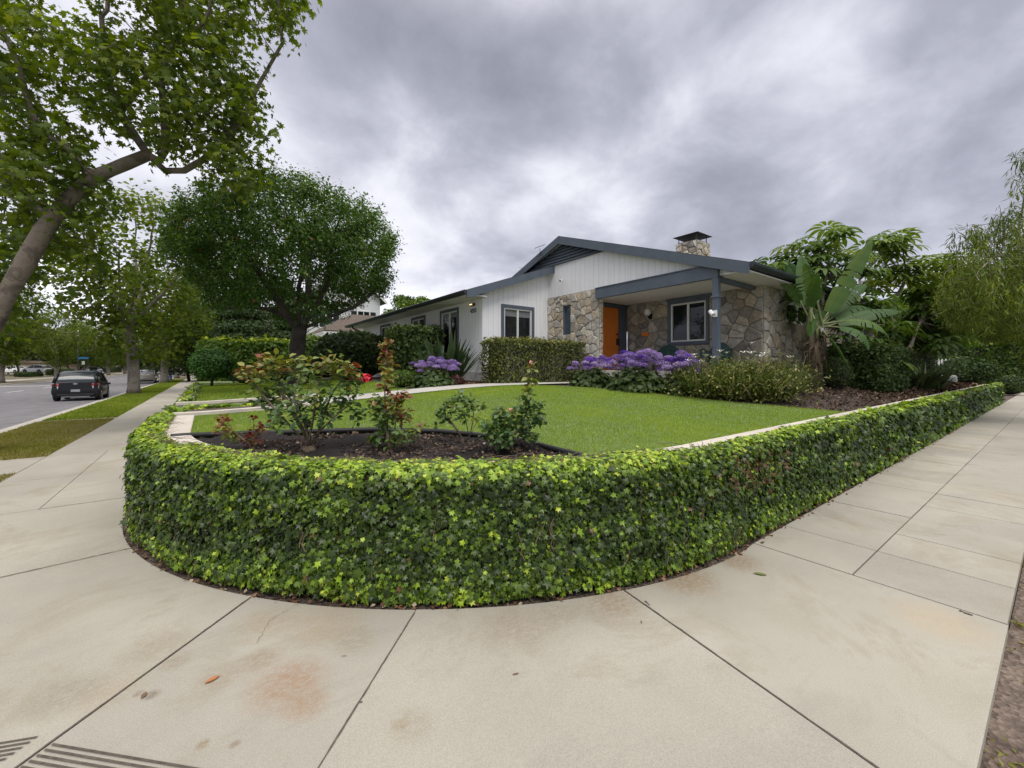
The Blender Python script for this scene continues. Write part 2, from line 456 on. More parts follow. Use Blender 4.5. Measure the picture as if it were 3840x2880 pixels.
M_kerb = concrete_mat('concrete_kerb', (.50, .47, .41), (.35, .31, .24), .5)
M_joint = simple('joint_dirt', (.10, .085, .065), .95, var=.4, scale=30)
M_cap = concrete_mat('painted_cap', (.66, .60, .52), (.40, .33, .26), .75)
M_road = simple('asphalt', (.175, .17, .175), .9, var=.22, scale=2.2, bump=.5, bscale=140)
M_paint = simple('road_paint', (.62, .62, .60), .8, var=.2, scale=8)
def soil_mat(name, a, b_, sc=9):
    m, n, l, o = new_mat(name)
    t = n.new('ShaderNodeTexCoord'); b = n.new('ShaderNodeBsdfPrincipled'); b.inputs['Roughness'].default_value = .95
    x = N(n, 'ShaderNodeTexNoise', inp={'Scale': sc, 'Detail': 9, 'Roughness': .75}); l.new(t.outputs['Object'], x.inputs['Vector'])
    v = N(n, 'ShaderNodeTexVoronoi', inp={'Scale': max(40, sc * 6)}); l.new(t.outputs['Object'], v.inputs['Vector'])
    c = ramp_node(n, l, x.outputs['Fac'], [(.35, a), (.65, b_)])
    mx = n.new('ShaderNodeMix'); mx.data_type = 'RGBA'; mx.blend_type = 'MULTIPLY'; mx.inputs[0].default_value = .6
    sv = n.new('ShaderNodeSeparateColor'); l.new(v.outputs['Color'], sv.inputs[0]); gv_ = ramp_node(n, l, sv.outputs[0], [(0, (.25, .24, .22)), (1, (1, .98, .95))])
    l.new(c, mx.inputs[6]); l.new(gv_, mx.inputs[7])
    hs = N(n, 'ShaderNodeHueSaturation', inp={'Saturation': .75, 'Value': 1.5}); l.new(mx.outputs[2], hs.inputs['Color'])
    l.new(hs.outputs[0], b.inputs['Base Color'])
    bp = N(n, 'ShaderNodeBump', inp={'Strength': .9, 'Distance': .03}); l.new(v.outputs['Distance'], bp.inputs['Height']); l.new(bp.outputs[0], b.inputs['Normal'])
    l.new(b.outputs[0], o.inputs[0]); return m
M_soil = soil_mat('bed_soil', (.075, .052, .035), (.15, .105, .072), 4)
M_mulch = soil_mat('mulch', (.045, .030, .021), (.10, .068, .046), 7)
M_verge = soil_mat('verge_soil', (.11, .065, .045), (.21, .155, .105), 2.5)
M_turf = soil_mat('turf_base', (.10, .18, .025), (.17, .24, .04), 5)
M_turf2 = soil_mat('verge_turf_base', (.14, .14, .05), (.22, .15, .08), 1.0)
M_grass = leafmat('grass_blade', [(0, (.13, .24, .03)), (.5, (.205, .355, .055)), (.85, (.32, .46, .10)), (1, (.50, .50, .22))], .6, .35, .2)
M_grass2 = leafmat('verge_grass_blade', [(0, (.12, .17, .04)), (.4, (.22, .25, .075)), (.65, (.31, .29, .12)), (1, (.38, .27, .15))], .6, .35, .2)
M_grassd = leafmat('green_verge_blade', [(0, (.10, .18, .03)), (.5, (.17, .28, .045)), (1, (.28, .38, .09))], .6, .3, .2)  # greener, darker grass colour for the verge round the street trees
M_ivy = leafmat('ivy_leaf', [(0, (.016, .036, .011)), (.3, (.036, .078, .016)), (.5, (.080, .158, .022)), (.68, (.16, .32, .032)), (.88, (.33, .54, .05)), (.96, (.42, .58, .10)), (1, (.17, .09, .04))], .38, .22, .45)
M_ivyw = simple('ivy_stems', (.055, .045, .025), .9, var=.5, scale=20, bump=.6)

# ------------------------------------------------------------------ ground sheets
MB().box(-600, 600, -600, 900, -1.2, -.30).build('ground', simple('far_ground', (.10, .13, .05), .95, scale=.1), None)['kind'] = 'structure'
def sheet(name, pts, z, mat, thick=0., kind='structure'):
    mb = MB()
    if thick: mb.prism([(x, y, z) for x, y in pts], (0, 0, -thick))
    else: mb.add([(x, y, z) for x, y in pts], [tuple(range(len(pts)))])
    o = mb.build(name, mat); o['kind'] = kind; return o
def arc_pts(r, n=48, a0=180, a1=270):
    return [(ARC[0] + r * math.cos(R(a0 + (a1 - a0) * i / n)), ARC[1] + r * math.sin(R(a0 + (a1 - a0) * i / n))) for i in range(n + 1)]
# corner plaza and the two pavements, cast as separate slabs with real gaps
RE = 4.22
sheet('verge', [(-3.75, 10.35), (-2.16, 10.35), (-2.16, 400), (-3.75, 400)], -.012, M_turf2, .14)
sheet('verge', [(-3.75, 2.6), (-2.16, 2.6), (-2.16, 9.0), (-3.75, 9.0)], -.012, M_turf2, .14)
sheet('verge', [(1.5, -2.6), (90, -2.6), (90, .2), (1.5, .2)], -.05, M_verge, .12)
bedrock = MB(); bedrock.box(-.64, 40, 1.58, 400, -.30, -.03); o = bedrock.build('garden_subsoil', M_soil); o['kind'] = 'structure'
slabs = MB(); GAP = .0045; rs = random.Random(3)
def slab_rect(x0, x1, y0, y1):
    dz = rs.uniform(-.002, .002); slabs.box(x0 + GAP, x1 - GAP, y0 + GAP, y1 - GAP, -.16, dz)
ycs = [-2, .2]
# right pavement, scored across every 0.63 m and along its middle
xs = [3.77, 4.42, 5.02, 5.67, 6.29, 7.0, 7.7, 8.5, 9.3, 10.2, 11.1, 12.0, 13.0, 14.0, 15.0, 16.1, 17.2, 18.3, 19.5, 20.7]
while xs[-1] < 60: xs.append(xs[-1] + 1.5)
for a, b_ in zip(xs, xs[1:]):
    slab_rect(a, b_, .2, .925); slab_rect(a, b_, .925, 1.6)
ys = [6.52, 8.3, 10.35, 12.6, 14.9]
while ys[-1] < 140: ys.append(ys[-1] + 2.4)
for a, b_ in zip(ys, ys[1:]):
    if a < 9: slab_rect(-2.16, -1.42, a, b_); slab_rect(-1.42, -.62, a, b_)
    else: slab_rect(-2.16, -.62, a, b_)
def ray(ang, r): return (ARC[0] + r * math.cos(ang), ARC[1] + r * math.sin(ang))
def angp(px, py):
    x, y = at(px, py); return math.atan2(y - ARC[1], x - ARC[0])
ang = [math.pi + 1e-4, angp(515, 2050), angp(940, 2240), angp(1555, 2298), angp(2330, 2206), R(270)]
ang = [a if a > 0 else a + 2 * math.pi for a in ang]
def ext(p, q, L=3.4):
    p, q = Vector(at(*p)), Vector(at(*q)); return tuple(p + (q - p).normalized() * L)
jo = [(-3.7, 6.5), ext((515, 2050), (0, 2166)), ext((940, 2240), (99, 2851)), ext((1555, 2298), (1195, 2880)), ext((2330, 2206), (3290, 2880)), (3.57, -1)]
for k in range(5):
    a0, a1 = ang[k], ang[k + 1]; ro = 7.3
    inner = [ray(a0 + (a1 - a0) * i / 12, RE) for i in range(13)]
    outer = [jo[k + 1], jo[k]]
    dz = rs.uniform(-.002, .002)
    cx, cy = ray((a0 + a1) / 2, (RE + ro) / 2)
    def sh(p):
        d = Vector((cx - p[0], cy - p[1])); d = d.normalized() * .006
        return (p[0] + d.x, p[1] + d.y, dz)
    if k == 4:
        pts = inner[:-1] + [(3.57, 1.585), (3.765, 1.6), (3.765, .2), (2.25, .2), jo[4]]
    elif k == 0:
        pts = inner + [jo[1], (-3.7, 6.51), (-.66, 6.51)]
    else: pts = inner + outer
    slabs.prism([sh(p) for p in pts], (0, 0, -.16))
slabs.box(-3.75, -2.17, 9.0, 10.34, -.16, -.004)
slabs.box(-3.75, -2.17, 16.9, 17.3, -.16, -.006)
o = slabs.build('pavement', M_walk, bevel=.003); o['kind'] = 'structure'
jl = MB()
for k in range(1, 5):
    p_ = Vector(at(*((515, 2050), (940, 2240), (1555, 2298), (2330, 2206))[k - 1])); q_ = Vector(jo[k]); n_ = (q_ - p_).normalized(); s_ = Vector((-n_.y, n_.x)) * .0035
    m_ = 90; pr = None
    for i_ in range(m_ + 1):
        c_ = p_.lerp(q_, i_ / m_); a_ = c_ - s_ * rs.uniform(.6, 1.7); b_ = c_ + s_ * rs.uniform(.6, 1.7)
        if pr: jl.add([(pr[0].x, pr[0].y, .0035), (pr[1].x, pr[1].y, .0035), (b_.x, b_.y, .0035), (a_.x, a_.y, .0035)], [(0, 3, 2, 1)])
        pr = (a_, b_)
def crack(pts, w=.0016):
    P_ = [Vector(at(*p)) for p in pts]; F_ = []
    for a_, b_ in zip(P_, P_[1:]):
        m_ = max(2, int((b_ - a_).length / .012)); F_ += [a_.lerp(b_, i / m_) + Vector((rs.gauss(0, .002), rs.gauss(0, .002))) for i in range(m_)]
    for a_, b_ in zip(F_, F_[1:]):
        d_ = (b_ - a_).normalized(); n_ = Vector((-d_.y, d_.x)) * w * rs.uniform(.4, 1.3); jl.add([(v.x, v.y, .0036) for v in (a_ - n_, b_ - n_, b_ + n_, a_ + n_)], [(0, 1, 2, 3)])
crack([(3595, 2290), (3655, 2312)], .009); crack([(1180, 2230), (1010, 2330), (960, 2420)], .0008); crack([(3300, 1950), (3420, 1990), (3560, 2010)], .0015)
crack([(2420, 2255), (2440, 2275)], .006); crack([(1350, 2640), (1362, 2625)], .007)
o = jl.build('pavement_joint_filler', M_joint); o['kind'] = 'structure'
sheet('pavement_joints', [(-3.74, -5), (1.5, -5), (1.5, .21), (60, .21), (60, 1.62), (-.6, 1.62), (-.6, 150), (-2.3, 150), (-2.3, 3), (-3.74, 3)], -.018, M_joint)
# ribs cut into the ramp at the corner
gr = MB()
j1 = (Vector(at(99, 2851)) - Vector(at(940, 2240))).normalized()
for (s_, e_, fl) in ((Vector(at(200, 2790)), Vector(at(730, 2880)), 1), (Vector(at(145, 2763)), Vector(at(0, 2787)), -1)):
    e_ = e_ + (e_ - s_) * .5
    for k in range(14):
        o_ = j1 * (.0235 * k); w_ = j1 * .0085; p = [s_ + o_, e_ + o_, e_ + o_ + w_, s_ + o_ + w_]
        gr.add([(q.x, q.y, .0045) for q in p], [(0, 1, 2, 3)])
o = gr.build('pavement_ribs', M_joint); o['kind'] = 'structure'
# road, kerbs, far side
sheet('road', [(-15.0, -300), (-4.35, -300), (-4.35, 900), (-15.0, 900)], -.15, M_road, .14)
kb = MB()
for y0 in list(np.arange(8, 120, 3.0)): kb.box(-3.9, -3.75, y0 + .004, y0 + 2.996, -.3, .0)
kb.box(-3.9, -3.75, 120, 400, -.3, 0)
o = kb.build('kerb', M_kerb, bevel=.015); o['kind'] = 'structure'
sheet('gutter', [(-4.36, -40), (-3.9, -40), (-3.9, 400), (-4.36, 400)], -.135, M_kerb, .14)
MB().box(-15.35, -15.2, -60, 400, -.3, 0).build('far_kerb', M_kerb)['kind'] = 'structure'
sheet('far_gutter', [(-15.2, -60), (-14.9, -60), (-14.9, 400), (-15.2, 400)], -.14, M_kerb, .1)
sheet('far_verge', [(-18.2, -60), (-15.35, -60), (-15.35, 400), (-18.2, 400)], -.01, M_turf2, .2)
sheet('far_pavement', [(-19.9, -60), (-18.2, -60), (-18.2, 400), (-19.9, 400)], .0, M_walk2, .2)
o = MB().prism([(-19.9, -60, .02), (-25, -60, .46), (-260, -60, .9), (-260, -60, -.3), (-19.9, -60, -.3)], (0, 520, 0)).build('far_lawn', M_turf2); o['kind'] = 'structure'
sheet('driveway', [(-33, 112), (-20, 112), (-20, 127), (-33, 127)], .50, M_walk2, .05)
mk = MB()
for y in np.arange(20, 140, 7.5):
    mk.add([(-10.76, y, -.146), (-10.64, y, -.146), (-10.64, y + 3, -.146), (-10.76, y + 3, -.146)], [(0, 1, 2, 3)])
mk.add([(-14.8, 56, -.146), (-10.9, 56, -.146), (-10.9, 56.8, -.146), (-14.8, 56.8, -.146)], [(0, 1, 2, 3)])
o = mk.build('road_markings', M_paint); o['kind'] = 'structure'

# ------------------------------------------------------------------ garden levels
def inpoly(x, y, poly):
    c = np.zeros(np.shape(x), bool); n = len(poly)
    for i in range(n):
        x1, y1 = poly[i]; x2, y2 = poly[(i + 1) % n]
        cond = ((y1 > y) != (y2 > y)) & (x < (x2 - x1) * (y - y1) / ((y2 - y1) or 1e-12) + x1); c ^= cond
    return c
def grid_sheet(name, poly, cell, dz, mat, rough=0., zf=gz):
    P = np.array(poly); x0, y0 = P.min(0); x1, y1 = P.max(0)
    gx = np.arange(x0 - cell, x1 + 2 * cell, cell); gy = np.arange(y0 - cell, y1 + 2 * cell, cell)
    XX, YY = np.meshgrid(gx, gy, indexing='ij')
    Z = zf(XX, YY) + dz + rough * vnoise(np.stack([XX, YY, 0 * XX], -1), 6, 5)
    V = np.stack([XX, YY, Z], -1).reshape(-1, 3); ny = len(gy)
    ci, cj = np.meshgrid(np.arange(len(gx) - 1), np.arange(ny - 1), indexing='ij')
    ok = inpoly(gx[ci] + cell / 2, gy[cj] + cell / 2, poly)
    a = (ci * ny + cj)[ok]
    FC = np.stack([a, a + ny, a + ny + 1, a + 1], -1)
    o = np_mesh(name, V, FC, mat, smooth=True); o['kind'] = 'structure'; return o
garden = [(ARC[0] + 3.72 * math.cos(a), ARC[1] + 3.72 * math.sin(a)) for a in np.linspace(math.pi, 1.5 * math.pi, 30)]
bed = garden + [(27.8, 2.08), (27.8, 8.2), (-.15, 8.2)]
def zb(x, y): return gz(x, y)
o = grid_sheet('planting_bed', bed, .15, -.012, M_mulch, .008)
o = grid_sheet('planting_bed', [(-.23, 8.2), (27.8, 8.2), (27.8, 22), (-.23, 22)], .5, -.02, M_soil)
sheet('neighbour_ground', [(-.3, 22), (60, 22), (60, 60), (-.3, 60)], .86, M_turf, .3)
# lawn in front, bounded by the curved rose bed edging, the house bed and the path
edge_px = [(640, 1650), (700, 1645), (900, 1638), (1080, 1633), (1396, 1623), (1650, 1630), (1830, 1648), (1966, 1668), (2100, 1705), (2190, 1728)]
edging = [G(*p) for p in edge_px]
lawn_right = [(8.35, 2.02), (8.3, 2.6), (7.95, 3.6), (7.8, 4.6), (7.75, 5.6), (7.5, 6.7), (6.9, 7.6), (6.3, 8.05)]
i0 = [p for p in garden if p[1] > edging[0].y + .05]; e_end = edging[-1]
lawn_poly = [(-.14, 7.82), *i0, *[(p.x, p.y) for p in edging], *[p for p in garden if p[0] > e_end.x + .02 and p[1] < e_end.y], *lawn_right, (2, 8.05), (.5, 7.8)]
grid_sheet('lawn', lawn_poly, .06, .012, M_turf)
lawn2_poly = [(-.23, 9.85), (1.4, 9.85), (1.6, 9.2), (3.9, 9.2), (4.0, 10.2), (4.9, 11.5), (4.6, 14), (4.2, 19), (3.9, 21.5), (-.23, 21.5)]
grid_sheet('lawn', lawn2_poly, .1, .012, M_turf)
path_poly = [(-.2, 8.05), (9.3, 8.05), (9.3, 9.2), (-.2, 9.2)]
def path_z(x, y): return gz(np.full_like(x, 0) + np.maximum(x, -.2), np.full_like(y, 8.6)) + .03
grid_sheet('garden_path', [(1.5, 8.05), (9.75, 8.05), (9.75, 9.2), (1.5, 9.2)], .05, 0, M_walk2, zf=path_z)

def in_lawn_pts(poly, n, g):
    P = np.array(poly); lo_, hi_ = P.min(0), P.max(0); out_ = []
    x = g.uniform(lo_[0], hi_[0], n * 3); y = g.uniform(lo_[1], hi_[1], n * 3)
    k = inpoly(x, y, poly); return x[k][:n], y[k][:n]
def grass(name, poly, n, h, wdt, mat, label, zf=gz, dz=.0, near=True, tone_bias=0.):
    g = np.random.default_rng(len(name) + n)
    x, y = in_lawn_pts(poly, n * 4, g)
    if near:   # denser towards the camera
        d = np.hypot(x, y); keep = g.random(len(x)) < np.clip((4.5 / d) ** 1.3, .12, 1); x, y = x[keep][:n], y[keep][:n]
    x, y = x[:n], y[:n]; m = len(x)
    z = zf(x, y) + dz; d = np.hypot(x, y)
    P = np.stack([x, y, z], 1)
    nz = vnoise(P, .8, 6) * .5 + vnoise(P, 1.9, 3) * .35 + vnoise(P, 5, 4) * .4
    hh = h * g.uniform(.5, 1.15, m) * (1 + .25 * nz); ww = wdt * np.clip(d / 5, .8, 3)
    a = g.uniform(0, 6.283, m); lean = g.normal(0, .45, (m, 2)) * hh[:, None]
    dx = np.stack([np.cos(a), np.sin(a), 0 * a], 1) * ww[:, None] / 2
    tip_ = P + np.stack([lean[:, 0], lean[:, 1], hh], 1)
    V = np.stack([P - dx, P + dx, tip_], 1).reshape(-1, 3)
    tone = np.clip(.45 + tone_bias + .32 * nz + g.normal(0, .11, m), 0, 1)
    tone = np.where(g.random(m) < .015, 1, tone)
    o = np_mesh(name, V, np.arange(3 * m).reshape(-1, 3), mat, tone=np.repeat(tone, 3))
    return tag(o, label, 'grass', kind='stuff')
grass('lawn_grass', lawn_poly, 170000, .040, .007, M_grass, 'short bright green lawn grass inside the ivy covered garden wall')
grass('upper_lawn_grass', lawn2_poly, 45000, .045, .010, M_grass, 'green lawn grass under the dark trunked tree beyond the path', near=False)
flat = lambda x, y: 0 * x - .012
grass('verge_grass', [(-3.74, 10.36), (-2.18, 10.36), (-2.18, 17), (-3.74, 17)], 26000, .045, .012, M_grass2, 'dry patchy grass strip between the kerb and the pavement', zf=flat, near=False)
grass('verge_grass', [(-3.74, 17.4), (-2.18, 17.4), (-2.18, 70), (-3.74, 70)], 52000, .05, .017, M_grassd, 'greener grass strip round the row of street trees', zf=flat, near=False)
grass('verge_grass', [(-3.74, 5), (-2.18, 5), (-2.18, 8.98), (-3.74, 8.98)], 9000, .04, .008, M_grass2, 'small patch of grass between two paved strips at the corner', zf=flat, near=False)
gw = np.random.default_rng(44); cxy = np.stack([gw.uniform(2.1, 11, 260), gw.uniform(-.9, .17, 260)], 1); ci = gw.integers(0, 260, 9000); wp = cxy[ci] + gw.normal(0, .05, (9000, 2)); wp = wp[wp[:, 1] < .19]
P_ = np.stack([wp[:, 0], wp[:, 1], -.045 + .02 * gw.random(len(wp))], 1)
o = leaves('verge_weeds', P_, np.array([[0, 0, 1.]] * len(P_)), .028 * gw.uniform(.5, 1.4, len(P_)), (LEAF[0] * np.array([1.2, 1, 1]), LEAF[1]), M_grass2, None, gw.random(len(P_)) * .8, None, .7, gw)
tag(o, 'sparse weeds on the bare reddish verge beside the pavement', 'weeds', kind='stuff')

# ------------------------------------------------------------------ retaining wall, cap, ivy
def wall_path(off):
    """plan of the wall offset inwards by off from its outer face"""
    r = 4.0 - off
    p = [(-.43 + off, 7.8)] + [(-.43 + off, y) for y in np.arange(7.4, 5.81, -.4)]
    p += [(ARC[0] + r * math.cos(a), ARC[1] + r * math.sin(a)) for a in np.linspace(math.pi, 1.5 * math.pi, 60)]
    p += [(x, 1.8 + off) for x in np.arange(4.0, 27.6, .8)] + [(27.6, 1.8 + off)]
    return p
def band(mb, inner, outer, z0, z1):
    n = len(inner)
    vs = [(x, y, z) for z in (z0, z1) for P in (outer, inner) for x, y in P]
    O0, I0, O1, I1 = 0, n, 2 * n, 3 * n; fs = []
    for i in range(n - 1):
        fs += [(O0 + i, O0 + i + 1, O1 + i + 1, O1 + i), (I0 + i + 1, I0 + i, I1 + i, I1 + i + 1), (O1 + i, O1 + i + 1, I1 + i + 1, I1 + i)]
    fs += [(O0, O1, I1, I0), (O0 + n - 1, I0 + n - 1, I1 + n - 1, O1 + n - 1)]
    mb.add(vs, fs)
rw = empty('retaining_wall', (3.5, 1.9, 0), 0, 'low curved concrete garden wall with pale cap, hidden under ivy on its street side', 'wall')
def reparent(o, p):
    o.parent = p; o.matrix_parent_inverse = Matrix.Translation(-Vector(p.location)) if False else o.matrix_parent_inverse
    o.location = Vector(o.location) - Vector(p.location); return o
wb = MB(); band(wb, wall_path(.28), wall_path(.02), -.05, .745); reparent(wb.build('wall_body', M_kerb), rw); rw.children[0].parent = rw
cb = MB(); band(cb, wall_path(.30), wall_path(0), .745, .80); reparent(cb.build('cap', M_cap, bevel=.012), rw)
def low_wall(name, x0, x1, y0, y1, zt, label):
    e = empty(name, (x0, y0, 0), 0, label, 'wall')
    mb = MB(); n = 14
    a = MB(); b2 = MB()
    for i in range(n):
        u0, u1 = x0 + (x1 - x0) * i / n, x0 + (x1 - x0) * (i + 1) / n
        z0, z1 = zt(u0), zt(u1)
        a.add([(u0, y0 + .015, 0), (u1, y0 + .015, 0), (u1, y1 - .015, 0), (u0, y1 - .015, 0), (u0, y0 + .015, z0 - .05), (u1, y0 + .015, z1 - .05), (u1, y1 - .015, z1 - .05), (u0, y1 - .015, z0 - .05)],
              [(0, 1, 5, 4), (2, 3, 7, 6), (4, 5, 6, 7)] + ([(0, 4, 7, 3)] if i == 0 else []) + ([(1, 2, 6, 5)] if i == n - 1 else []))
        b2.add([(u0, y0, z0 - .05), (u1, y0, z1 - .05), (u1, y1, z1 - .05), (u0, y1, z0 - .05), (u0, y0, z0), (u1, y0, z1), (u1, y1, z1), (u0, y1, z0)],
               [(0, 1, 5, 4), (2, 3, 7, 6), (4, 5, 6, 7), (3, 2, 1, 0)] + ([(0, 4, 7, 3)] if i == 0 else []) + ([(1, 2, 6, 5)] if i == n - 1 else []))
    reparent(a.build('wall_body', M_kerb), e); reparent(b2.build('cap', M_cap), e); return e
low_wall('path_wall', -.42, 2.1, 7.83, 8.03, lambda u: .83 + .035 * max(u, 0), 'low pale capped wall on the lawn side of the path opening')
low_wall('path_wall', -.42, 2.0, 9.78, 9.98, lambda u: .86 + .035 * max(u, 0), 'low pale capped wall on the far side of the path opening')
e = empty('retaining_wall', (-.3, 10, 0), 0, 'pale capped kerb wall running along the upper lawn beside the pavement', 'wall')
mb = MB(); mb.box(-.43, -.23, 9.99, 22, -.05, .78); reparent(mb.build('wall_body', M_kerb), e)
mb = MB(); mb.box(-.45, -.21, 9.99, 22, .785, .84); reparent(mb.build('cap', M_cap, bevel=.01), e)
# steps up from the pavement to the path
st = MB()
for k in range(5): st.box(-.4 + k * .36, 1.6, 8.06, 9.2, -.05 if k == 0 else .16 * k, .16 * (k + 1) - .002)
tag(st.build('steps', M_walk2, bevel=.01), 'concrete steps rising from the pavement between two low walls', 'steps')

M_runner = simple('ivy_runner', (.17, .12, .075), .8, var=.3)
def ivy(path_fn, L0, L1, n, top, name, label, face_out, size0, dens_fn=None, seed=1, depth=.26, parent=None, bottom=.02):
    g = np.random.default_rng(seed)
    P2 = np.array(path_fn); seg = np.linalg.norm(np.diff(P2, axis=0), axis=1); S = np.concatenate([[0], np.cumsum(seg)])
    tot = S[-1]
    t = g.random(n * 3) * (tot * (L1 - L0)) + tot * L0
    x = np.interp(t, S, P2[:, 0]); y = np.interp(t, S, P2[:, 1])
    x2 = np.interp(t + .02, S, P2[:, 0]); y2 = np.interp(t + .02, S, P2[:, 1])
    tx, ty = x2 - x, y2 - y; ln = np.hypot(tx, ty) + 1e-9; nx, ny = ty / ln * face_out, -tx / ln * face_out
    if dens_fn is not None:
        d = np.hypot(x, y); k = g.random(len(x)) < dens_fn(d); x, y, nx, ny, tx, ty, ln, t = [q[k] for q in (x, y, nx, ny, tx, ty, ln, t)]
    x, y, nx, ny, t = x[:n], y[:n], nx[:n], ny[:n], t[:n]; m = len(x)
    # position along the cross-section: 0..H front face, H..H+D the top
    H, D = top, depth
    u = g.random(m) * (H + D)
    front = u < H
    zz_ = np.where(front, u, H); inn = np.where(front, 0, u - H) * np.where(y > 4.7, .78, np.where(x > 3.0, .60, 1.35))
    corner = np.clip((zz_ - (H - .09)) / .09, 0, 1)
    nse = vnoise(np.stack([x, y, zz_ * 2], 1), 2.6, seed) ; nse2 = vnoise(np.stack([x, y, zz_], 1), 9, seed + 1)
    bulge = .165 + .02 * nse + .022 * nse2 - .055 * corner ** 2 - .035 * np.clip(.12 - zz_, 0, 1) / .12
    off = np.where(front, bulge, .11 - inn) + g.normal(0, .016, m)
    px_, py_ = x + nx * off, y + ny * off
    pz_ = np.where(front, zz_ + .015 * nse * 1, H + .012 * nse + g.normal(0, .012, m) - .03 * np.clip(inn / D, 0, 1)) + .02 * (1 - corner) * 0
    pz_ = np.maximum(pz_, bottom)
    Nn = np.stack([nx, ny, .35 + 0 * nx], 1); Nn[~front] = np.stack([nx * .35, ny * .35, 1 + 0 * nx], 1)[~front]
    Nn += corner[:, None] * np.array([0, 0, .6])
    tip = np.stack([nx * .3, ny * .3, -1 + 0 * nx], 1); tip[~front] = np.stack([nx, ny, -.1 + 0 * nx], 1)[~front]
    d = np.hypot(x, y)
    sz = size0 * np.clip(g.normal(1, .36, m), .4, 2.0) * np.clip(d / 5, 1, 2.4)
    # young pale leaves grow along the top edge and at the foot; the middle is old and dark
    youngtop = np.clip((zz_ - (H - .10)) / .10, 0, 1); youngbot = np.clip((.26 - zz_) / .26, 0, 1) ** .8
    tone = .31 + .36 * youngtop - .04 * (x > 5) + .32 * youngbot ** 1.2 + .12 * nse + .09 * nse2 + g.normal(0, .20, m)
    tone = np.where(g.random(m) < .06, tone + .32, tone); sz = sz * np.clip(1.08 - .3 * (tone - .3), .75, 1.1); tone = np.clip(tone, 0, .95)
    dead = (g.random(m) < .005) | ((g.random(m) < .35 * np.exp(-((x - 3.9) / .55) ** 2 - ((zz_ - .62) / .16) ** 2)) & (y < 3))
    tone = np.where(dead, 1, tone)
    return leaves(name, np.stack([px_, py_, pz_], 1), Nn, sz, IVY, M_ivy, parent, tone, tip, .50, g)
iv = empty('ivy', (3.5, 1.8, 0), 0, 'dense clipped ivy with pale young leaves, covering the curved wall and its long straight run', 'ivy')
o = ivy(wall_path(0), 0, 1, 98000, .85, 'foliage', None, 1, .0365, lambda d: np.clip((4.2 / d) ** 1.5, .11, 1), 3, .24)
reparent(o, iv)
rn = MB(); gr_ = np.random.default_rng(8)
for k in range(120):   # bare runners over the cap and hanging out of the foot
    t_ = gr_.uniform(.0, 1); i_ = int(t_ * 62); wp_ = wall_path(-.02); a_ = Vector((*wp_[i_], .865)); b_ = Vector((*wp_[i_ + 1], .865)); d_ = (b_ - a_).normalized(); nn_ = Vector((-d_.y, d_.x, 0)); p = a_ + nn_ * gr_.uniform(-.05, .12); pts_ = [p.copy()]; h_ = (d_ * gr_.choice([-1, 1]) + nn_ * gr_.uniform(.0, .9)).normalized()
    for q in range(6): p = p + h_ * .04 + Vector((gr_.normal(0, .012), gr_.normal(0, .012), gr_.normal(0, .008) - .004)); pts_.append(p.copy())
    rn.tube(pts_, [.003, .003, .0025, .002, .002, .0015, .001], 4)
for k in range(150):
    i_ = int(gr_.uniform(0, 75)); wp_ = wall_path(-.10); a_ = Vector((*wp_[i_], gr_.uniform(.1, .7))); nn_ = (Vector((*wp_[min(i_ + 1, 100)], 0)) - Vector((*wp_[i_], 0))).normalized(); o_ = Vector((nn_.y, -nn_.x, 0)); p = a_ + o_ * .05; pts_ = [p.copy()]
    for q in range(6): p = p + o_ * gr_.uniform(-.005, .02) + nn_ * gr_.normal(0, .02) + Vector((0, 0, -.04)); pts_.append(p.copy())
    rn.tube(pts_, .0025, 4)
reparent(tag(rn.build('runners', M_runner), kind='stuff'), iv)
sk = MB(); band(sk, wall_path(-.02), wall_path(-.115), .02, .79); o = sk.build('stems', M_ivyw); reparent(o, iv)
iv2 = empty('ivy', (-.4, 12, 0), 0, 'ivy trailing over the kerb wall of the upper lawn beyond the path', 'ivy')
o = ivy([(-.43, 22), (-.43, 9.9)], 0, 1, 4500, .86, 'foliage', None, -1, .075, None, 5, .12); reparent(o, iv2)
sk = MB(); sk.box(-.5, -.44, 10, 22, .0, .80); reparent(sk.build('stems', M_ivyw), iv2)
iv3 = empty('ivy', (.6, 9.6, 0), 0, 'ivy hanging low along the far capped wall of the path opening', 'ivy')
o = ivy([(-.5, 9.72), (1.3, 9.72)], 0, 1, 1500, .80, 'foliage', None, 1, .07, None, 6, .10); reparent(o, iv3)
# black rubber edging round the rose bed and the folded weed-barrier cloth
ep = [Vector((p.x, p.y, float(gz(p.x, p.y)) + .035)) for p in edging]
ep2 = []
for i in range(len(ep) - 1):
    for k in range(6): ep2.append(ep[i].lerp(ep[i + 1], k / 6))
ep2.append(ep[-1])
tag(MB().tube(ep2, .027, 8).build('bed_edging', simple('black_rubber', (.012, .012, .014), .55, var=.3), None, True), 'black rubber edging curving round the rose bed', 'garden edging')
cl_poly = [(p.x, p.y) for p in reversed([Vector((ARC[0] + 3.66 * math.cos(a), ARC[1] + 3.66 * math.sin(a), 0)) for a in np.linspace(R(192), R(244), 30)])]
cl_poly = [q for q in cl_poly] + [(edging[k].x + .03, edging[k].y - .13) for k in range(0, 9)]
def cz(x, y):
    P = np.stack([x, y, 0 * x], -1)
    f = np.abs(vnoise(P * np.array([1, 1, 1]), 3.2, 8)) ; h = np.clip(.22 * (f - .15), 0, .075)
    return gz(x, y) + .004 + h * np.clip(vnoise(P, 1.1, 9) + .45, 0, 1)
cl_o = grid_sheet('weed_cloth', cl_poly, .035, .01, simple('weed_cloth', (.030, .026, .025), .95, var=.5, scale=3, bump=.6, bscale=50, spec=.15), 0, cz)
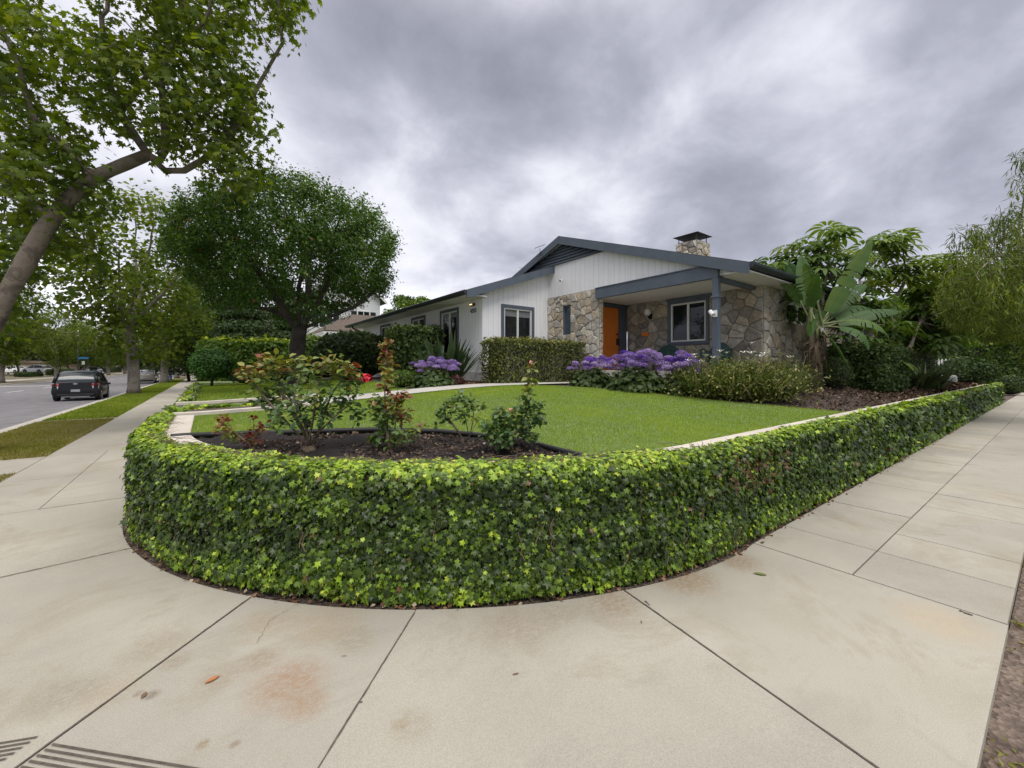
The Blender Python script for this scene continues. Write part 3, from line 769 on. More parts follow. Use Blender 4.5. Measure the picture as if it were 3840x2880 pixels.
tag(cl_o, 'wrinkled black weed barrier cloth under the rose bushes', 'garden cloth'); cl_o['kind'] = 'thing'

gl_ = np.random.default_rng(45); n_c = 3200; xx, yy = in_lawn_pts(cl_poly, n_c, gl_); kp = vnoise(np.stack([xx, yy, 0 * xx], 1), 1.9, 12) > -.1; xx, yy = xx[kp], yy[kp]
P_ = np.stack([xx, yy, cz(xx, yy) + .018], 1)
o = leaves('soil_crumbs', P_, np.array([[0, 0, 1.]] * len(P_)), .024 * gl_.uniform(.4, 1.6, len(P_)), (LEAF[0] * np.array([1.8, 1, 1]), LEAF[1]), leafmat('soil_crumb', [(0, (.05, .034, .024)), (.7, (.11, .075, .052)), (.94, (.18, .13, .085)), (1, (.42, .36, .28))], .9, .1), None, None, None, .6, gl_)
tag(o, 'soil crumbs and dead leaves scattered over the black cloth of the rose bed', 'leaf litter', kind='stuff')

# bark mulch chips on the bed by the house and dry litter below the short white wall
def chips(name, poly, n, size, label, seed, stops):
    g = np.random.default_rng(seed); x, y = in_lawn_pts(poly, n, g); z = gz(x, y) + .004 + .012 * g.random(len(x)); d = np.hypot(x, y)
    o = leaves(name, np.stack([x, y, z], 1), np.array([[0, 0, 1.]] * len(x)), size * g.uniform(.4, 1.8, len(x)) * np.clip(d / 9, .9, 2.5), (LEAF[0] * np.array([1.1, 1, 1]), LEAF[1]), leafmat(name + '_colour', stops, .9, .05, .1), None, None, None, .5, g)
    return tag(o, label, 'mulch', kind='stuff')
chips('mulch_chips', [(8.4, 2.1), (27, 2.1), (27, 4.6), (10.5, 4.6), (8.1, 4.0)], 16000, .035, 'dark brown bark mulch over the bed between the ivy wall and the stone house', 61, [(0, (.03, .020, .014)), (.5, (.075, .048, .032)), (.85, (.14, .09, .06)), (1, (.28, .21, .15))])
chips('mulch_chips', [(5.2, 9.25), (9.7, 9.25), (9.7, 10.9), (5.4, 12.5), (4.9, 10.5)], 6000, .035, 'reddish brown dry litter on the soil below the short white wall', 62, [(0, (.06, .035, .022)), (.5, (.15, .085, .055)), (.85, (.24, .15, .10)), (1, (.36, .27, .19))])
# ================================================================== the house
def siding_mat():
    m, n, l, o = new_mat('white_siding')
    t = n.new('ShaderNodeTexCoord'); b = n.new('ShaderNodeBsdfPrincipled'); b.inputs['Roughness'].default_value = .6
    s = n.new('ShaderNodeSeparateXYZ'); l.new(t.outputs['Object'], s.inputs[0])
    a = n.new('ShaderNodeMath'); a.operation = 'ADD'; l.new(s.outputs[0], a.inputs[0]); l.new(s.outputs[1], a.inputs[1])
    def M(op, x, y=None):
        k = n.new('ShaderNodeMath'); k.operation = op
        for i, v in enumerate((x, y)):
            if v is None: continue
            if isinstance(v, (int, float)): k.inputs[i].default_value = v
            else: l.new(v, k.inputs[i])
        return k.outputs[0]
    fr = M('FRACT', M('DIVIDE', a.outputs[0], .20)); g1 = M('LESS_THAN', fr, .045)
    fr2 = M('FRACT', M('DIVIDE', a.outputs[0], .0667)); g2 = M('LESS_THAN', fr2, .09)
    mp = n.new('ShaderNodeMapping'); l.new(t.outputs['Object'], mp.inputs[0]); mp.inputs['Scale'].default_value = (1, 1, .12)
    x = N(n, 'ShaderNodeTexNoise', inp={'Scale': 9, 'Detail': 6, 'Roughness': .7}); l.new(mp.outputs[0], x.inputs['Vector'])
    x2 = N(n, 'ShaderNodeTexNoise', inp={'Scale': 1.1, 'Detail': 3, 'Roughness': .5}); l.new(t.outputs['Object'], x2.inputs['Vector'])
    c = ramp_node(n, l, x.outputs['Fac'], [(.3, (.82, .83, .85)), (.6, (.91, .91, .92)), (.8, (.87, .87, .87))])
    def mul(cin, fac, col):
        q = n.new('ShaderNodeMix'); q.data_type = 'RGBA'; q.blend_type = 'MULTIPLY'; l.new(fac, q.inputs[0]); l.new(cin, q.inputs[6]); q.inputs[7].default_value = C(*col); return q.outputs[2]
    wob = M('MULTIPLY', g1, M('ADD', M('MULTIPLY', x.outputs['Fac'], .7), .2)); wob2 = M('MULTIPLY', g2, M('MULTIPLY', x2.outputs['Fac'], .35))
    c = mul(c, wob, (.45, .46, .47)); c = mul(c, wob2, (.6, .6, .6))
    l.new(c, b.inputs['Base Color'])
    h = M('MULTIPLY', M('ADD', g1, M('MULTIPLY', g2, .4)), -1)
    bp = N(n, 'ShaderNodeBump', inp={'Strength': .6, 'Distance': .008}); l.new(h, bp.inputs['Height']); l.new(bp.outputs[0], b.inputs['Normal'])
    l.new(b.outputs[0], o.inputs[0]); return m
def stone_mat(name, scale, lum=1.):
    m, n, l, o = new_mat(name)
    t = n.new('ShaderNodeTexCoord'); b = n.new('ShaderNodeBsdfPrincipled'); b.inputs['Roughness'].default_value = .85; b.inputs['Specular IOR Level'].default_value = .2
    x = N(n, 'ShaderNodeTexNoise', inp={'Scale': 2.2, 'Detail': 3, 'Roughness': .6}); l.new(t.outputs['Object'], x.inputs['Vector'])
    # warp so that the stones are irregular
    w = n.new('ShaderNodeVectorMath'); w.operation = 'MULTIPLY_ADD'; l.new(x.outputs['Color'], w.inputs[0]); w.inputs[1].default_value = (.34, .34, .34); l.new(t.outputs['Object'], w.inputs[2])
    v = N(n, 'ShaderNodeTexVoronoi', inp={'Scale': scale, 'Randomness': .95}); l.new(w.outputs[0], v.inputs['Vector'])
    v2 = N(n, 'ShaderNodeTexVoronoi', inp={'Scale': scale, 'Randomness': .95}); v2.feature = 'DISTANCE_TO_EDGE'; l.new(w.outputs[0], v2.inputs['Vector'])
    sp = n.new('ShaderNodeSeparateColor'); l.new(v.outputs['Color'], sp.inputs[0])
    c = ramp_node(n, l, sp.outputs[0], [(0, (.30 * lum, .28 * lum, .235 * lum)), (.2, (.44 * lum, .41 * lum, .34 * lum)), (.38, (.36 * lum, .365 * lum, .34 * lum)), (.52, (.56 * lum, .51 * lum, .40 * lum)), (.66, (.41 * lum, .36 * lum, .27 * lum)), (.8, (.50 * lum, .49 * lum, .44 * lum)), (1, (.26 * lum, .26 * lum, .25 * lum))])
    y = N(n, 'ShaderNodeTexNoise', inp={'Scale': 12, 'Detail': 8, 'Roughness': .7, 'Distortion': .6}); l.new(t.outputs['Object'], y.inputs['Vector'])
    def mix(mode, fac, a, bb):
        q = n.new('ShaderNodeMix'); q.data_type = 'RGBA'; q.blend_type = mode
        if isinstance(fac, float): q.inputs[0].default_value = fac
        else: l.new(fac, q.inputs[0])
        l.new(a, q.inputs[6])
        if isinstance(bb, tuple): q.inputs[7].default_value = bb
        else: l.new(bb, q.inputs[7])
        return q.outputs[2]
    c = mix('OVERLAY', .75, c, ramp_node(n, l, y.outputs['Fac'], [(.3, (.22, .22, .22)), (.7, (.78, .76, .72))]))
    e = n.new('ShaderNodeMapRange'); l.new(v2.outputs['Distance'], e.inputs[0]); e.inputs[1].default_value = .008; e.inputs[2].default_value = .022; e.inputs[3].default_value = 1.; e.inputs[4].default_value = 0.
    hsv = N(n, 'ShaderNodeHueSaturation', inp={'Saturation': .8}); l.new(c, hsv.inputs['Color']); c = hsv.outputs[0]
    c = mix('MIX', e.outputs[0], c, C(.25 * lum, .235 * lum, .20 * lum))
    l.new(c, b.inputs['Base Color'])
    h = n.new('ShaderNodeMapRange'); l.new(v2.outputs['Distance'], h.inputs[0]); h.inputs[1].default_value = .0; h.inputs[2].default_value = .045
    hh = n.new('ShaderNodeMath'); hh.operation = 'MULTIPLY_ADD'; l.new(y.outputs['Fac'], hh.inputs[0]); hh.inputs[1].default_value = .7; l.new(h.outputs[0], hh.inputs[2])
    h3 = n.new('ShaderNodeMath'); h3.operation = 'MULTIPLY_ADD'; l.new(sp.outputs[1], h3.inputs[0]); h3.inputs[1].default_value = .5; l.new(hh.outputs[0], h3.inputs[2])
    bp = N(n, 'ShaderNodeBump', inp={'Strength': 1.0, 'Distance': .045}); l.new(h3.outputs[0], bp.inputs['Height']); l.new(bp.outputs[0], b.inputs['Normal'])
    l.new(b.outputs[0], o.inputs[0]); return m
def stone_face_mat(name, lum):
    m, n, l, o = new_mat(name)
    t = n.new('ShaderNodeTexCoord'); b = n.new('ShaderNodeBsdfPrincipled'); b.inputs['Roughness'].default_value = .85; b.inputs['Specular IOR Level'].default_value = .2
    a = n.new('ShaderNodeAttribute'); a.attribute_name = 'tone'
    st = [(0, (.20, .19, .17)), (.14, (.36, .32, .25)), (.28, (.25, .25, .235)), (.42, (.42, .37, .27)), (.56, (.30, .25, .18)), (.7, (.46, .43, .36)), (.84, (.33, .33, .31)), (1, (.52, .48, .40))]
    c = ramp_node(n, l, a.outputs['Fac'], [(p, tuple(v * lum for v in q)) for p, q in st])
    y = N(n, 'ShaderNodeTexNoise', inp={'Scale': 7, 'Detail': 9, 'Roughness': .72, 'Distortion': .8}); l.new(t.outputs['Object'], y.inputs['Vector'])
    q = n.new('ShaderNodeMix'); q.data_type = 'RGBA'; q.blend_type = 'OVERLAY'; q.inputs[0].default_value = .8; hv = N(n, 'ShaderNodeHueSaturation', inp={'Saturation': .88}); l.new(c, hv.inputs['Color']); l.new(hv.outputs[0], q.inputs[6]); l.new(ramp_node(n, l, y.outputs['Fac'], [(.3, (.24, .24, .25)), (.5, (.5, .48, .46)), (.7, (.76, .74, .70))]), q.inputs[7])
    l.new(q.outputs[2], b.inputs['Base Color'])
    bp = N(n, 'ShaderNodeBump', inp={'Strength': .9, 'Distance': .03}); l.new(y.outputs['Fac'], bp.inputs['Height']); l.new(bp.outputs[0], b.inputs['Normal'])
    l.new(b.outputs[0], o.inputs[0]); return m
def clip_poly(P, p0, nrm_):
    out_ = []; m = len(P)
    d = [(q[0] - p0[0]) * nrm_[0] + (q[1] - p0[1]) * nrm_[1] for q in P]
    for i in range(m):
        j = (i + 1) % m
        if d[i] <= 0: out_.append(P[i])
        if (d[i] < 0 < d[j]) or (d[j] < 0 < d[i]): t_ = d[i] / (d[i] - d[j]); out_.append((P[i][0] + (P[j][0] - P[i][0]) * t_, P[i][1] + (P[j][1] - P[i][1]) * t_))
    return out_
def stones(rects, to3, cell, seed, gap=.012):
    """irregular split stones standing proud of the mortar; rects in wall coordinates (u, z); to3(u, z, d) -> point d metres out"""
    g = np.random.default_rng(seed); V = []; FC = []; T = []
    for (u0, u1, z0, z1) in rects:
        w, h = u1 - u0, z1 - z0
        if w < .02 or h < .02: continue
        S = []; tries = max(30, int(w * h / cell ** 2 * 14))
        for _ in range(tries):
            p = (u0 + g.random() * w, z0 + g.random() * h); r = cell * g.uniform(.45, 1.15)
            if all((p[0] - q[0]) ** 2 * .8 + (p[1] - q[1]) ** 2 * 1.3 > min(r, q[2]) ** 2 for q in S): S.append((p[0], p[1], r))
        for i, p in enumerate(S):
            P = [(u0, z0), (u1, z0), (u1, z1), (u0, z1)]
            for j, q in enumerate(S):
                if j == i: continue
                dx, dy = q[0] - p[0], q[1] - p[1]
                if dx * dx + dy * dy > (4 * cell) ** 2: continue
                P = clip_poly(P, ((p[0] + q[0]) / 2, (p[1] + q[1]) / 2), (dx, dy))
                if len(P) < 3: break
            if len(P) < 3: continue
            Q = [P[0]]
            for v in P[1:]:
                if math.hypot(v[0] - Q[-1][0], v[1] - Q[-1][1]) > .02: Q.append(v)
            if len(Q) < 3: continue
            cx, cy = sum(v[0] for v in Q) / len(Q), sum(v[1] for v in Q) / len(Q)
            dpt = g.uniform(.012, .045); tilt = g.normal(0, .06, 2); b0 = len(V); m = len(Q); tn = g.random()
            def shr(v, s_):
                L_ = math.hypot(v[0] - cx, v[1] - cy) + 1e-6; k = max(.2, 1 - s_ / L_); return (cx + (v[0] - cx) * k, cy + (v[1] - cy) * k)
            for lv, (s_, dd) in enumerate(((gap * .6, -.004), (gap, dpt * .55), (gap + .022, dpt))):
                for v in Q:
                    a_ = shr(v, s_ + (g.uniform(-.002, .007) if lv else 0)); V.append(to3(a_[0], a_[1], dd + (tilt[0] * (a_[0] - cx) + tilt[1] * (a_[1] - cy) if lv == 2 else 0)))
            V.append(to3(cx, cy, dpt + g.uniform(0, .012))); T += [tn] * (3 * m + 1)
            for lv in range(2):
                for k in range(m): FC.append((b0 + lv * m + k, b0 + lv * m + (k + 1) % m, b0 + (lv + 1) * m + (k + 1) % m, b0 + (lv + 1) * m + k))
            for k in range(m): FC.append((b0 + 2 * m + k, b0 + 2 * m + (k + 1) % m, b0 + 3 * m))
    return V, FC, T
def stone_part(name, sets, mat, parent):
    V = []; FC = []; T = []
    for (v, f, t) in sets: b = len(V); V += v; FC += [tuple(b + i for i in q) for q in f]; T += t
    me = bpy.data.meshes.new(name); me.from_pydata([tuple(v) for v in V], [], FC)
    a = me.attributes.new('tone', 'FLOAT', 'POINT'); a.data.foreach_set('value', np.array(T, dtype=np.float32)); me.update()
    bm = bmesh.new(); bm.from_mesh(me); bmesh.ops.recalc_face_normals(bm, faces=bm.faces[:]); bm.to_mesh(me); bm.free()
    return reparent_child(link_mesh(name, me, mat), parent)
def piece_rects(u0, u1, z0, z1, holes):
    us = sorted({u0, u1, *[h[0] for h in holes], *[h[1] for h in holes]}); o_ = []
    for ua, ub in zip(us, us[1:]):
        zs = [(z0, z1)]
        for h in holes:
            if h[0] <= ua + 1e-6 and ub <= h[1] + 1e-6: zs = [x for a, b_ in zs for x in ((a, min(b_, h[2])), (max(a, h[3]), b_)) if x[1] - x[0] > 1e-4]
        o_ += [(ua, ub, a, b_) for a, b_ in zs]
    return o_
def reparent_child(o, parent):
    o.parent = parent; o.location = (0, 0, 0); return o
M_side = siding_mat()
M_stone = M_stone2 = M_stone_ch = simple('mortar', (.15, .14, .125), .95, var=.3, scale=12, bump=.6); M_sf1 = stone_face_mat('pale_split_stone', 1.42); M_sf2 = stone_face_mat('porch_split_stone', 1.02)
M_blue = simple('slate_blue_paint', (.095, .118, .150), .55, var=.12, scale=3)
M_bluedk = simple('gutter_paint', (.030, .038, .048), .4, var=.2, scale=3)
M_white = simple('white_vinyl', (.78, .78, .76), .4, var=.04)
M_soffit = simple('soffit_paint', (.74, .72, .68), .7, var=.06)
M_found = simple('foundation_render', (.60, .60, .59), .9, var=.18, scale=4, bump=.4, bscale=30)
M_orange = simple('orange_paint', (.72, .20, .025), .45, var=.06, scale=5)
M_black = simple('black_metal', (.015, .015, .017), .4, var=.2)
M_metal = simple('dark_sheet_metal', (.10, .09, .085), .5, .6, var=.4, scale=8)
M_roof = None
def shingle_mat(name, c1, c2):
    m, n, l, o = new_mat(name)
    t = n.new('ShaderNodeTexCoord'); b = n.new('ShaderNodeBsdfPrincipled'); b.inputs['Roughness'].default_value = .9
    br = n.new('ShaderNodeTexBrick'); l.new(t.outputs['Object'], br.inputs['Vector']); br.inputs['Scale'].default_value = 4
    br.inputs['Color1'].default_value = C(*c1); br.inputs['Color2'].default_value = C(*c2); br.inputs['Mortar'].default_value = C(*[v * .4 for v in c1]); br.inputs['Mortar Size'].default_value = .02
    x = N(n, 'ShaderNodeTexNoise', inp={'Scale': 14, 'Detail': 6, 'Roughness': .7}); l.new(t.outputs['Object'], x.inputs['Vector'])
    q = n.new('ShaderNodeMix'); q.data_type = 'RGBA'; q.blend_type = 'OVERLAY'; q.inputs[0].default_value = .5; l.new(br.outputs[0], q.inputs[6]); l.new(x.outputs['Fac'], q.inputs[7])
    l.new(q.outputs[2], b.inputs['Base Color'])
    bp = N(n, 'ShaderNodeBump', inp={'Strength': .8, 'Distance': .02}); l.new(br.outputs['Fac'], bp.inputs['Height']); l.new(bp.outputs[0], b.inputs['Normal'])
    l.new(b.outputs[0], o.inputs[0]); return m
M_roof = shingle_mat('dark_shingle', (.075, .078, .085), (.11, .112, .12))
M_roofb = shingle_mat('brown_shingle', (.12, .09, .07), (.17, .13, .10))
def glass_mat(name, tint=(.012, .015, .018), rough=.03):
    m, n, l, o = new_mat(name)
    b = n.new('ShaderNodeBsdfPrincipled'); b.inputs['Roughness'].default_value = rough; b.inputs['Base Color'].default_value = C(*tint); b.inputs['Specular IOR Level'].default_value = .5
    t = n.new('ShaderNodeTexCoord'); x = N(n, 'ShaderNodeTexNoise', inp={'Scale': 1.3, 'Detail': 1}); l.new(t.outputs['Object'], x.inputs['Vector'])
    bp = N(n, 'ShaderNodeBump', inp={'Strength': .12, 'Distance': .05}); l.new(x.outputs['Fac'], bp.inputs['Height']); l.new(bp.outputs[0], b.inputs['Normal'])
    l.new(b.outputs[0], o.inputs[0]); return m
M_glass = glass_mat('window_glass')
M_blind = simple('blind_behind_glass', (.20, .21, .22), .15, var=.1)

H = empty('house', (7.0, 10.98, 1.06), 0, 'single storey white and stone ranch house with slate blue trim and orange door', 'house')
def hp(mb, name, mat, parent=H, **k):
    o = mb.build(name, mat, None, **k)
    if parent is H: reparent(o, H)
    else: o.parent = parent
    return o
def wall_holes(mb, axis, c, t, u0, u1, z0, z1, holes):
    """wall slab on plane axis=c (thickness t towards +), with rectangular holes (ua,ub,za,zb)"""
    us = sorted({u0, u1, *[h[0] for h in holes], *[h[1] for h in holes]})
    for ua, ub in zip(us, us[1:]):
        zs = [(z0, z1)]
        for h in holes:
            if h[0] <= ua + 1e-6 and ub <= h[1] + 1e-6:
                nz = []
                for a, b_ in zs: nz += [(a, min(b_, h[2])), (max(a, h[3]), b_)]
                zs = [(a, b_) for a, b_ in nz if b_ - a > 1e-4]
        for a, b_ in zs:
            if axis == 'x': mb.box(c, c + t, ua, ub, a, b_)
            else: mb.box(ua, ub, c, c + t, a, b_)
    return mb
# --- walls
wing = MB(); W3 = [(12.46, 13.85, 1.95, 3.55), (15.14, 16.51, 2.3, 3.55), (19.01, 20.37, 2.3, 3.55)]
wall_holes(wing, 'x', 7.0, .15, 10.98, 23.23, 1.37, 3.84, W3)
hp(wing, 'side_wall', M_side)
short = MB(); wall_holes(short, 'y', 10.98, .15, 7.153, 9.77, 1.37, 3.86, [(7.72, 9.10, 1.95, 3.55)])
short.prism([(7.0, 10.98, 3.862), (9.77, 10.98, 3.862), (9.77, 10.98, 5.0), (7.0, 10.98, 4.02)], (0, .15, 0))
hp(short, 'end_wall', M_side)
fo = MB(); fo.box(6.985, 7.15, 10.965, 23.2, .8, 1.368); fo.box(7.155, 9.76, 10.965, 11.1, .8, 1.368); hp(fo, 'foundation', M_found)
st_ = MB(); wall_holes(st_, 'x', 9.75, .17, 8.60, 10.975, .8, 3.96, [(9.83, 10.19, 2.62, 3.6)])
w_ = hp(st_, 'stone_wall', M_stone)
stone_part('stones', [stones(piece_rects(8.60, 10.975, 1.0, 3.955, [(9.83, 10.19, 2.62, 3.6)]), lambda u, z, d: (9.75 - d, u, z), .30, 1), stones([(9.76, 9.915, 1.42, 3.955)], lambda u, z, d: (u, 8.60 - d, z), .26, 2)], M_sf1, w_)
st2 = MB(); wall_holes(st2, 'x', 11.64, .2, 4.73, 9.0, 1.0, 3.68, [(6.14, 7.42, 2.2, 3.67)]); st2.box(11.645, 12.1, 4.70, 4.728, .8, 3.7)
w_ = hp(st2, 'porch_wall', M_stone2)
stone_part('stones', [stones(piece_rects(4.70, 9.0, 1.05, 3.67, [(6.12, 7.44, 2.18, 3.67)]), lambda u, z, d: (11.64 - d, u, z), .38, 3)], M_sf2, w_)
st3 = MB(); wall_holes(st3, 'y', 4.73, .2, 12.1, 22.5, .7, 3.7, [(13.06, 15.0, 2.79, 3.42), (18.2, 19.0, 1.4, 3.3), (19.8, 20.6, 1.4, 3.3)])
w_ = hp(st3, 'flank_wall', M_stone2)
stone_part('stones', [stones(piece_rects(11.66, 17.9, .9, 3.68, [(13.06, 15.0, 2.79, 3.42)]), lambda u, z, d: (u, 4.70 - d, z), .36, 4)], M_sf2, w_)
dw = MB(); wall_holes(dw, 'y', 9.02, .15, 9.93, 11.64, 1.42, 3.64, [(10.28, 11.62, 1.42, 3.63)])
hp(dw, 'door_wall', M_stone2)
bk = MB(); bk.box(22.5, 22.7, 4.75, 16, .8, 3.8); bk.box(7.2, 18.2, 23.05, 23.2, .8, 3.85); bk.box(18.0, 18.2, 16, 23, .8, 3.85); hp(bk, 'rear_wall', M_side)
RZ = lambda y: 5.97 - .35 * abs(y - 10.245)
WZ = lambda x: 3.85 + .35 * (x - 6.27)
gb = MB()
gb.prism([(9.77, 12.95, 3.97), (9.77, 10.245, 3.97), (9.77, 10.245, 5.85), (9.77, 12.95, RZ(12.95) - .11)], (.12, 0, 0))
gb.prism([(9.77, 10.2449, 3.97), (9.77, 4.93, 3.97), (9.77, 4.93, RZ(4.93) - .11), (9.77, 10.2449, 5.85)], (.12, 0, 0))
gb.prism([(9.77, 4.928, 3.69), (9.77, 4.3, 3.69), (9.77, 4.3, RZ(4.3) - .11), (9.77, 4.928, RZ(4.928) - .11)], (.12, 0, 0))
hp(gb, 'gable', M_side)
# --- roof slabs
rf = MB(); T = .10
def slab4(p, t=T): rf.prism(p, (0, 0, -t))
X0, X1 = 9.58, 22.9
slab4([(X0, 10.245, 5.97), (X1, 10.245, 5.97), (X1, 4.17, RZ(4.17)), (X0, 4.17, RZ(4.17))])
slab4([(X1, 10.2455, 5.97), (X0, 10.2455, 5.97), (X0, 12.9, RZ(12.9)), (X0 + 3.2, 16.3, RZ(16.3)), (X1, 16.3, RZ(16.3))])
Y0, Y1 = 10.66, 23.7
slab4([(6.27, Y0, 3.85), (9.74, Y0, WZ(9.74)), (9.74, Y1, WZ(9.74)), (6.27, Y1, 3.85)])
slab4([(9.7405, 11.5, WZ(9.74)), (12.2, 11.5, WZ(12.2)), (12.2, Y1, WZ(12.2)), (9.7405, Y1, WZ(9.74))])
slab4([(12.201, 11.5, WZ(12.2)), (18.4, 11.5, WZ(12.2) - 2.17), (18.4, Y1, WZ(12.2) - 2.17), (12.201, Y1, WZ(12.2))])
roof = hp(rf, 'roof', M_roof)
# shingle butts standing proud along the rakes
# --- rake boards, fascia, gutters
bb = MB()
def rakeboard(p, q, depth, off, out_):
    p, q = Vector(p), Vector(q); bb.prism([p, q, q - Vector((0, 0, depth)), p - Vector((0, 0, depth))], out_)
dz = .012
rakeboard((9.56, 10.245, 5.95), (9.56, 4.15, RZ(4.15) - .02), .25, 0, (.05, 0, 0))
rakeboard((9.56, 12.95, RZ(12.95) - .02), (9.56, 10.2452, 5.95), .25, 0, (.05, 0, 0))
rakeboard((6.25, 10.64, 3.83), (9.76, 10.64, WZ(9.76) - .02), .24, 0, (0, .05, 0))
hp(bb, 'rake_board', M_blue)
gt = MB()
def gutter(a, b_, outv):
    a, b_, o_ = Vector(a), Vector(b_), Vector(outv)
    prof = [(0, 0), (.10, 0), (.13, -.02), (.12, -.07), (.085, -.115), (0, -.13)]
    gt.prism([a + o_ * u + Vector((0, 0, v)) for u, v in prof], b_ - a)
gutter((9.6, 4.17, 3.84), (22.9, 4.17, 3.84), (0, -1, 0)); hp(gt, 'gutter', M_bluedk); gt = MB(); gutter((6.27, 10.67, 3.835), (6.27, 23.7, 3.835), (-1, 0, 0))
hp(gt, 'gutter', M_bluedk); gt = MB(); gt.tube([(6.22, 22.6, 3.75), (6.3, 22.6, 3.6), (6.75, 22.6, 3.42), (6.92, 22.6, 3.3), (6.93, 22.6, 1.2)], .045, 8)
hp(gt, 'downpipe', M_bluedk)
sf = MB(); sf.box(6.30, 6.995, 10.70, 23.6, 3.70, 3.735); sf.box(9.62, 22.8, 4.2, 4.698, 3.655, 3.685); sf.box(9.905, 11.635, 4.7, 9.015, 3.655, 3.69)
sf.prism([(6.3, 10.69, 3.70), (9.74, 10.69, WZ(9.74) - .12), (9.74, 10.69, WZ(9.74) - .15), (6.3, 10.69, 3.67)], (0, .285, 0))
hp(sf, 'soffit', M_soffit)
# --- louvred gable vent
vt = MB(); yL, yR = 12.6, 8.12; zb_ = 5.06
top_l = lambda y: RZ(y) - .26
vt.prism([(9.735, yL, zb_), (9.735, yR, zb_), (9.735, yR, zb_ + .06), (9.735, yL, zb_ + .06)], (.03, 0, 0))
z = zb_ + .07
sl = []
while z < 5.66:
    ya = 10.245 + (5.71 - z) / .35; yb = 10.245 - (5.71 - z) / .35
    vt.prism([(9.762, ya, z), (9.762, yb, z), (9.715, yb, z - .0), (9.715, ya, z)], (0, 0, .012)); vt.prism([(9.705, ya, z - .055), (9.705, yb, z - .055), (9.735, yb, z + .012), (9.735, ya, z + .012)], (.006, 0, 0)); z += .095
hp(vt, 'gable_vent', M_blue)
MBv = MB(); MBv.prism([(9.764, 12.45, zb_ + .05), (9.764, 8.04, zb_ + .05), (9.764, 10.245, 5.72)], (.004, 0, 0)); hp(MBv, 'vent_shadow_board', M_bluedk)
# --- porch
pb = MB(); pb.box(9.64, 9.746, 4.88, 8.66, 3.63, 3.945); pb.box(9.62, 9.748, 4.87, 8.67, 3.947, 3.965); hp(pb, 'porch_beam', M_blue)
p2_ = MB(); p2_.box(9.77, 11.64, 4.88, 4.99, 3.56, 3.652); p2_.box(9.77, 11.4, 4.855, 4.878, 3.54, 3.66); hp(p2_, 'side_beam', M_blue)
pp = MB(); pp.box(9.64, 9.78, 4.87, 5.01, 1.43, 3.626); pp.box(9.62, 9.80, 4.85, 5.03, 3.16, 3.20); pp.box(9.62, 9.80, 4.85, 5.03, 1.43, 1.55)
post = hp(pp, 'porch_post', M_blue, bevel=.006)
pf = MB(); pf.box(9.45, 11.64, 4.75, 9.02, 1.0, 1.42); hp(pf, 'porch_floor', M_walk2, bevel=.01)
ps = MB(); ps.box(9.0, 9.448, 7.2, 9.0, .9, 1.22); hp(ps, 'porch_step', M_walk2, bevel=.01)
# --- door: it faces the porch
dn = MB(); dn.box(10.28, 10.40, 9.06, 9.20, 1.42, 3.52); dn.box(11.30, 11.62, 9.06, 9.20, 1.42, 3.52); dn.box(10.28, 11.62, 9.05, 9.20, 3.522, 3.63); hp(dn, 'door_frame', M_blue)
dd = MB(); dd.box(10.40, 11.30, 9.11, 9.16, 1.43, 3.52)
for za, zb2 in ((1.55, 2.18), (2.26, 3.40)): dd.box(10.50, 11.18, 9.098, 9.11, za, zb2)
dd.box(10.405, 11.295, 9.09, 9.11, 2.20, 2.235)
door = hp(dd, 'door', M_orange, bevel=.004)
def sub(mb, name, mat, parent, **k): return reparent_child(mb.build(name, mat, None, **k), parent)
def reparent_child(o, parent):
    o.parent = parent; o.location = (0, 0, 0); return o
hm = MB(); hm.box(11.19, 11.24, 9.05, 9.11, 2.28, 2.50); hm.tube([(11.215, 9.05, 2.48), (11.215, 9.0, 2.46), (11.215, 9.0, 2.28), (11.215, 9.05, 2.26)], .012, 6); sub(hm, 'handle', M_black, door)
hm = MB(); hm.box(11.19, 11.24, 9.07, 9.11, 2.62, 2.67); sub(hm, 'lock', M_black, door)
# --- windows
def window(axis, c, out_, u0, u1, z0, z1, trim=.10, sashes=2, blind=0., name='window', sill=True, tmat=M_blue):
    """out_ = -1: the glass looks towards negative axis"""
    e = c + out_ * 0.0
    def bx(mb, ua, ub, za, zb2, d0, d1):
        a, b_ = sorted((c + out_ * d0, c + out_ * d1))
        if axis == 'x': mb.box(a, b_, ua, ub, za, zb2)
        else: mb.box(ua, ub, a, b_, za, zb2)
    tr = MB()
    for (ua, ub, za, zb2) in ((u0 - trim, u0, z0 - trim, z1 + trim), (u1, u1 + trim, z0 - trim, z1 + trim), (u0, u1, z1, z1 + trim), (u0, u1, z0 - trim, z0)): bx(tr, ua, ub, za, zb2, .002, .035)
    w = hp(tr, name, tmat)
    fr = MB(); f = .045
    for (ua, ub, za, zb2) in ((u0, u0 + f, z0, z1), (u1 - f, u1, z0, z1), (u0 + f, u1 - f, z1 - f, z1), (u0 + f, u1 - f, z0, z0 + f)): bx(fr, ua, ub, za, zb2, -.06, .015)
    if sashes == 2:
        mth = (u0 + u1) / 2; bx(fr, mth - .03, mth + .03, z0 + f, z1 - f, -.05, .008)
    sub(fr, 'frame', M_white, w, bevel=.004)
    gl = MB(); bx(gl, u0 + .01, u1 - .01, z0 + .01, z1 - .01, -.09, -.04); sub(gl, 'pane', M_glass, w)
    if blind:
        bl = MB(); bx(bl, u0 + f + .01, u1 - f - .01, z1 - f - blind, z1 - f, -.04, -.036); sub(bl, 'blind', M_blind, w)
    return w
window('x', 7.0, -1, 12.56, 13.75, 2.0, 3.50, .10, 2, .16)
window('x', 7.0, -1, 15.24, 16.41, 2.35, 3.50, .10, 2)
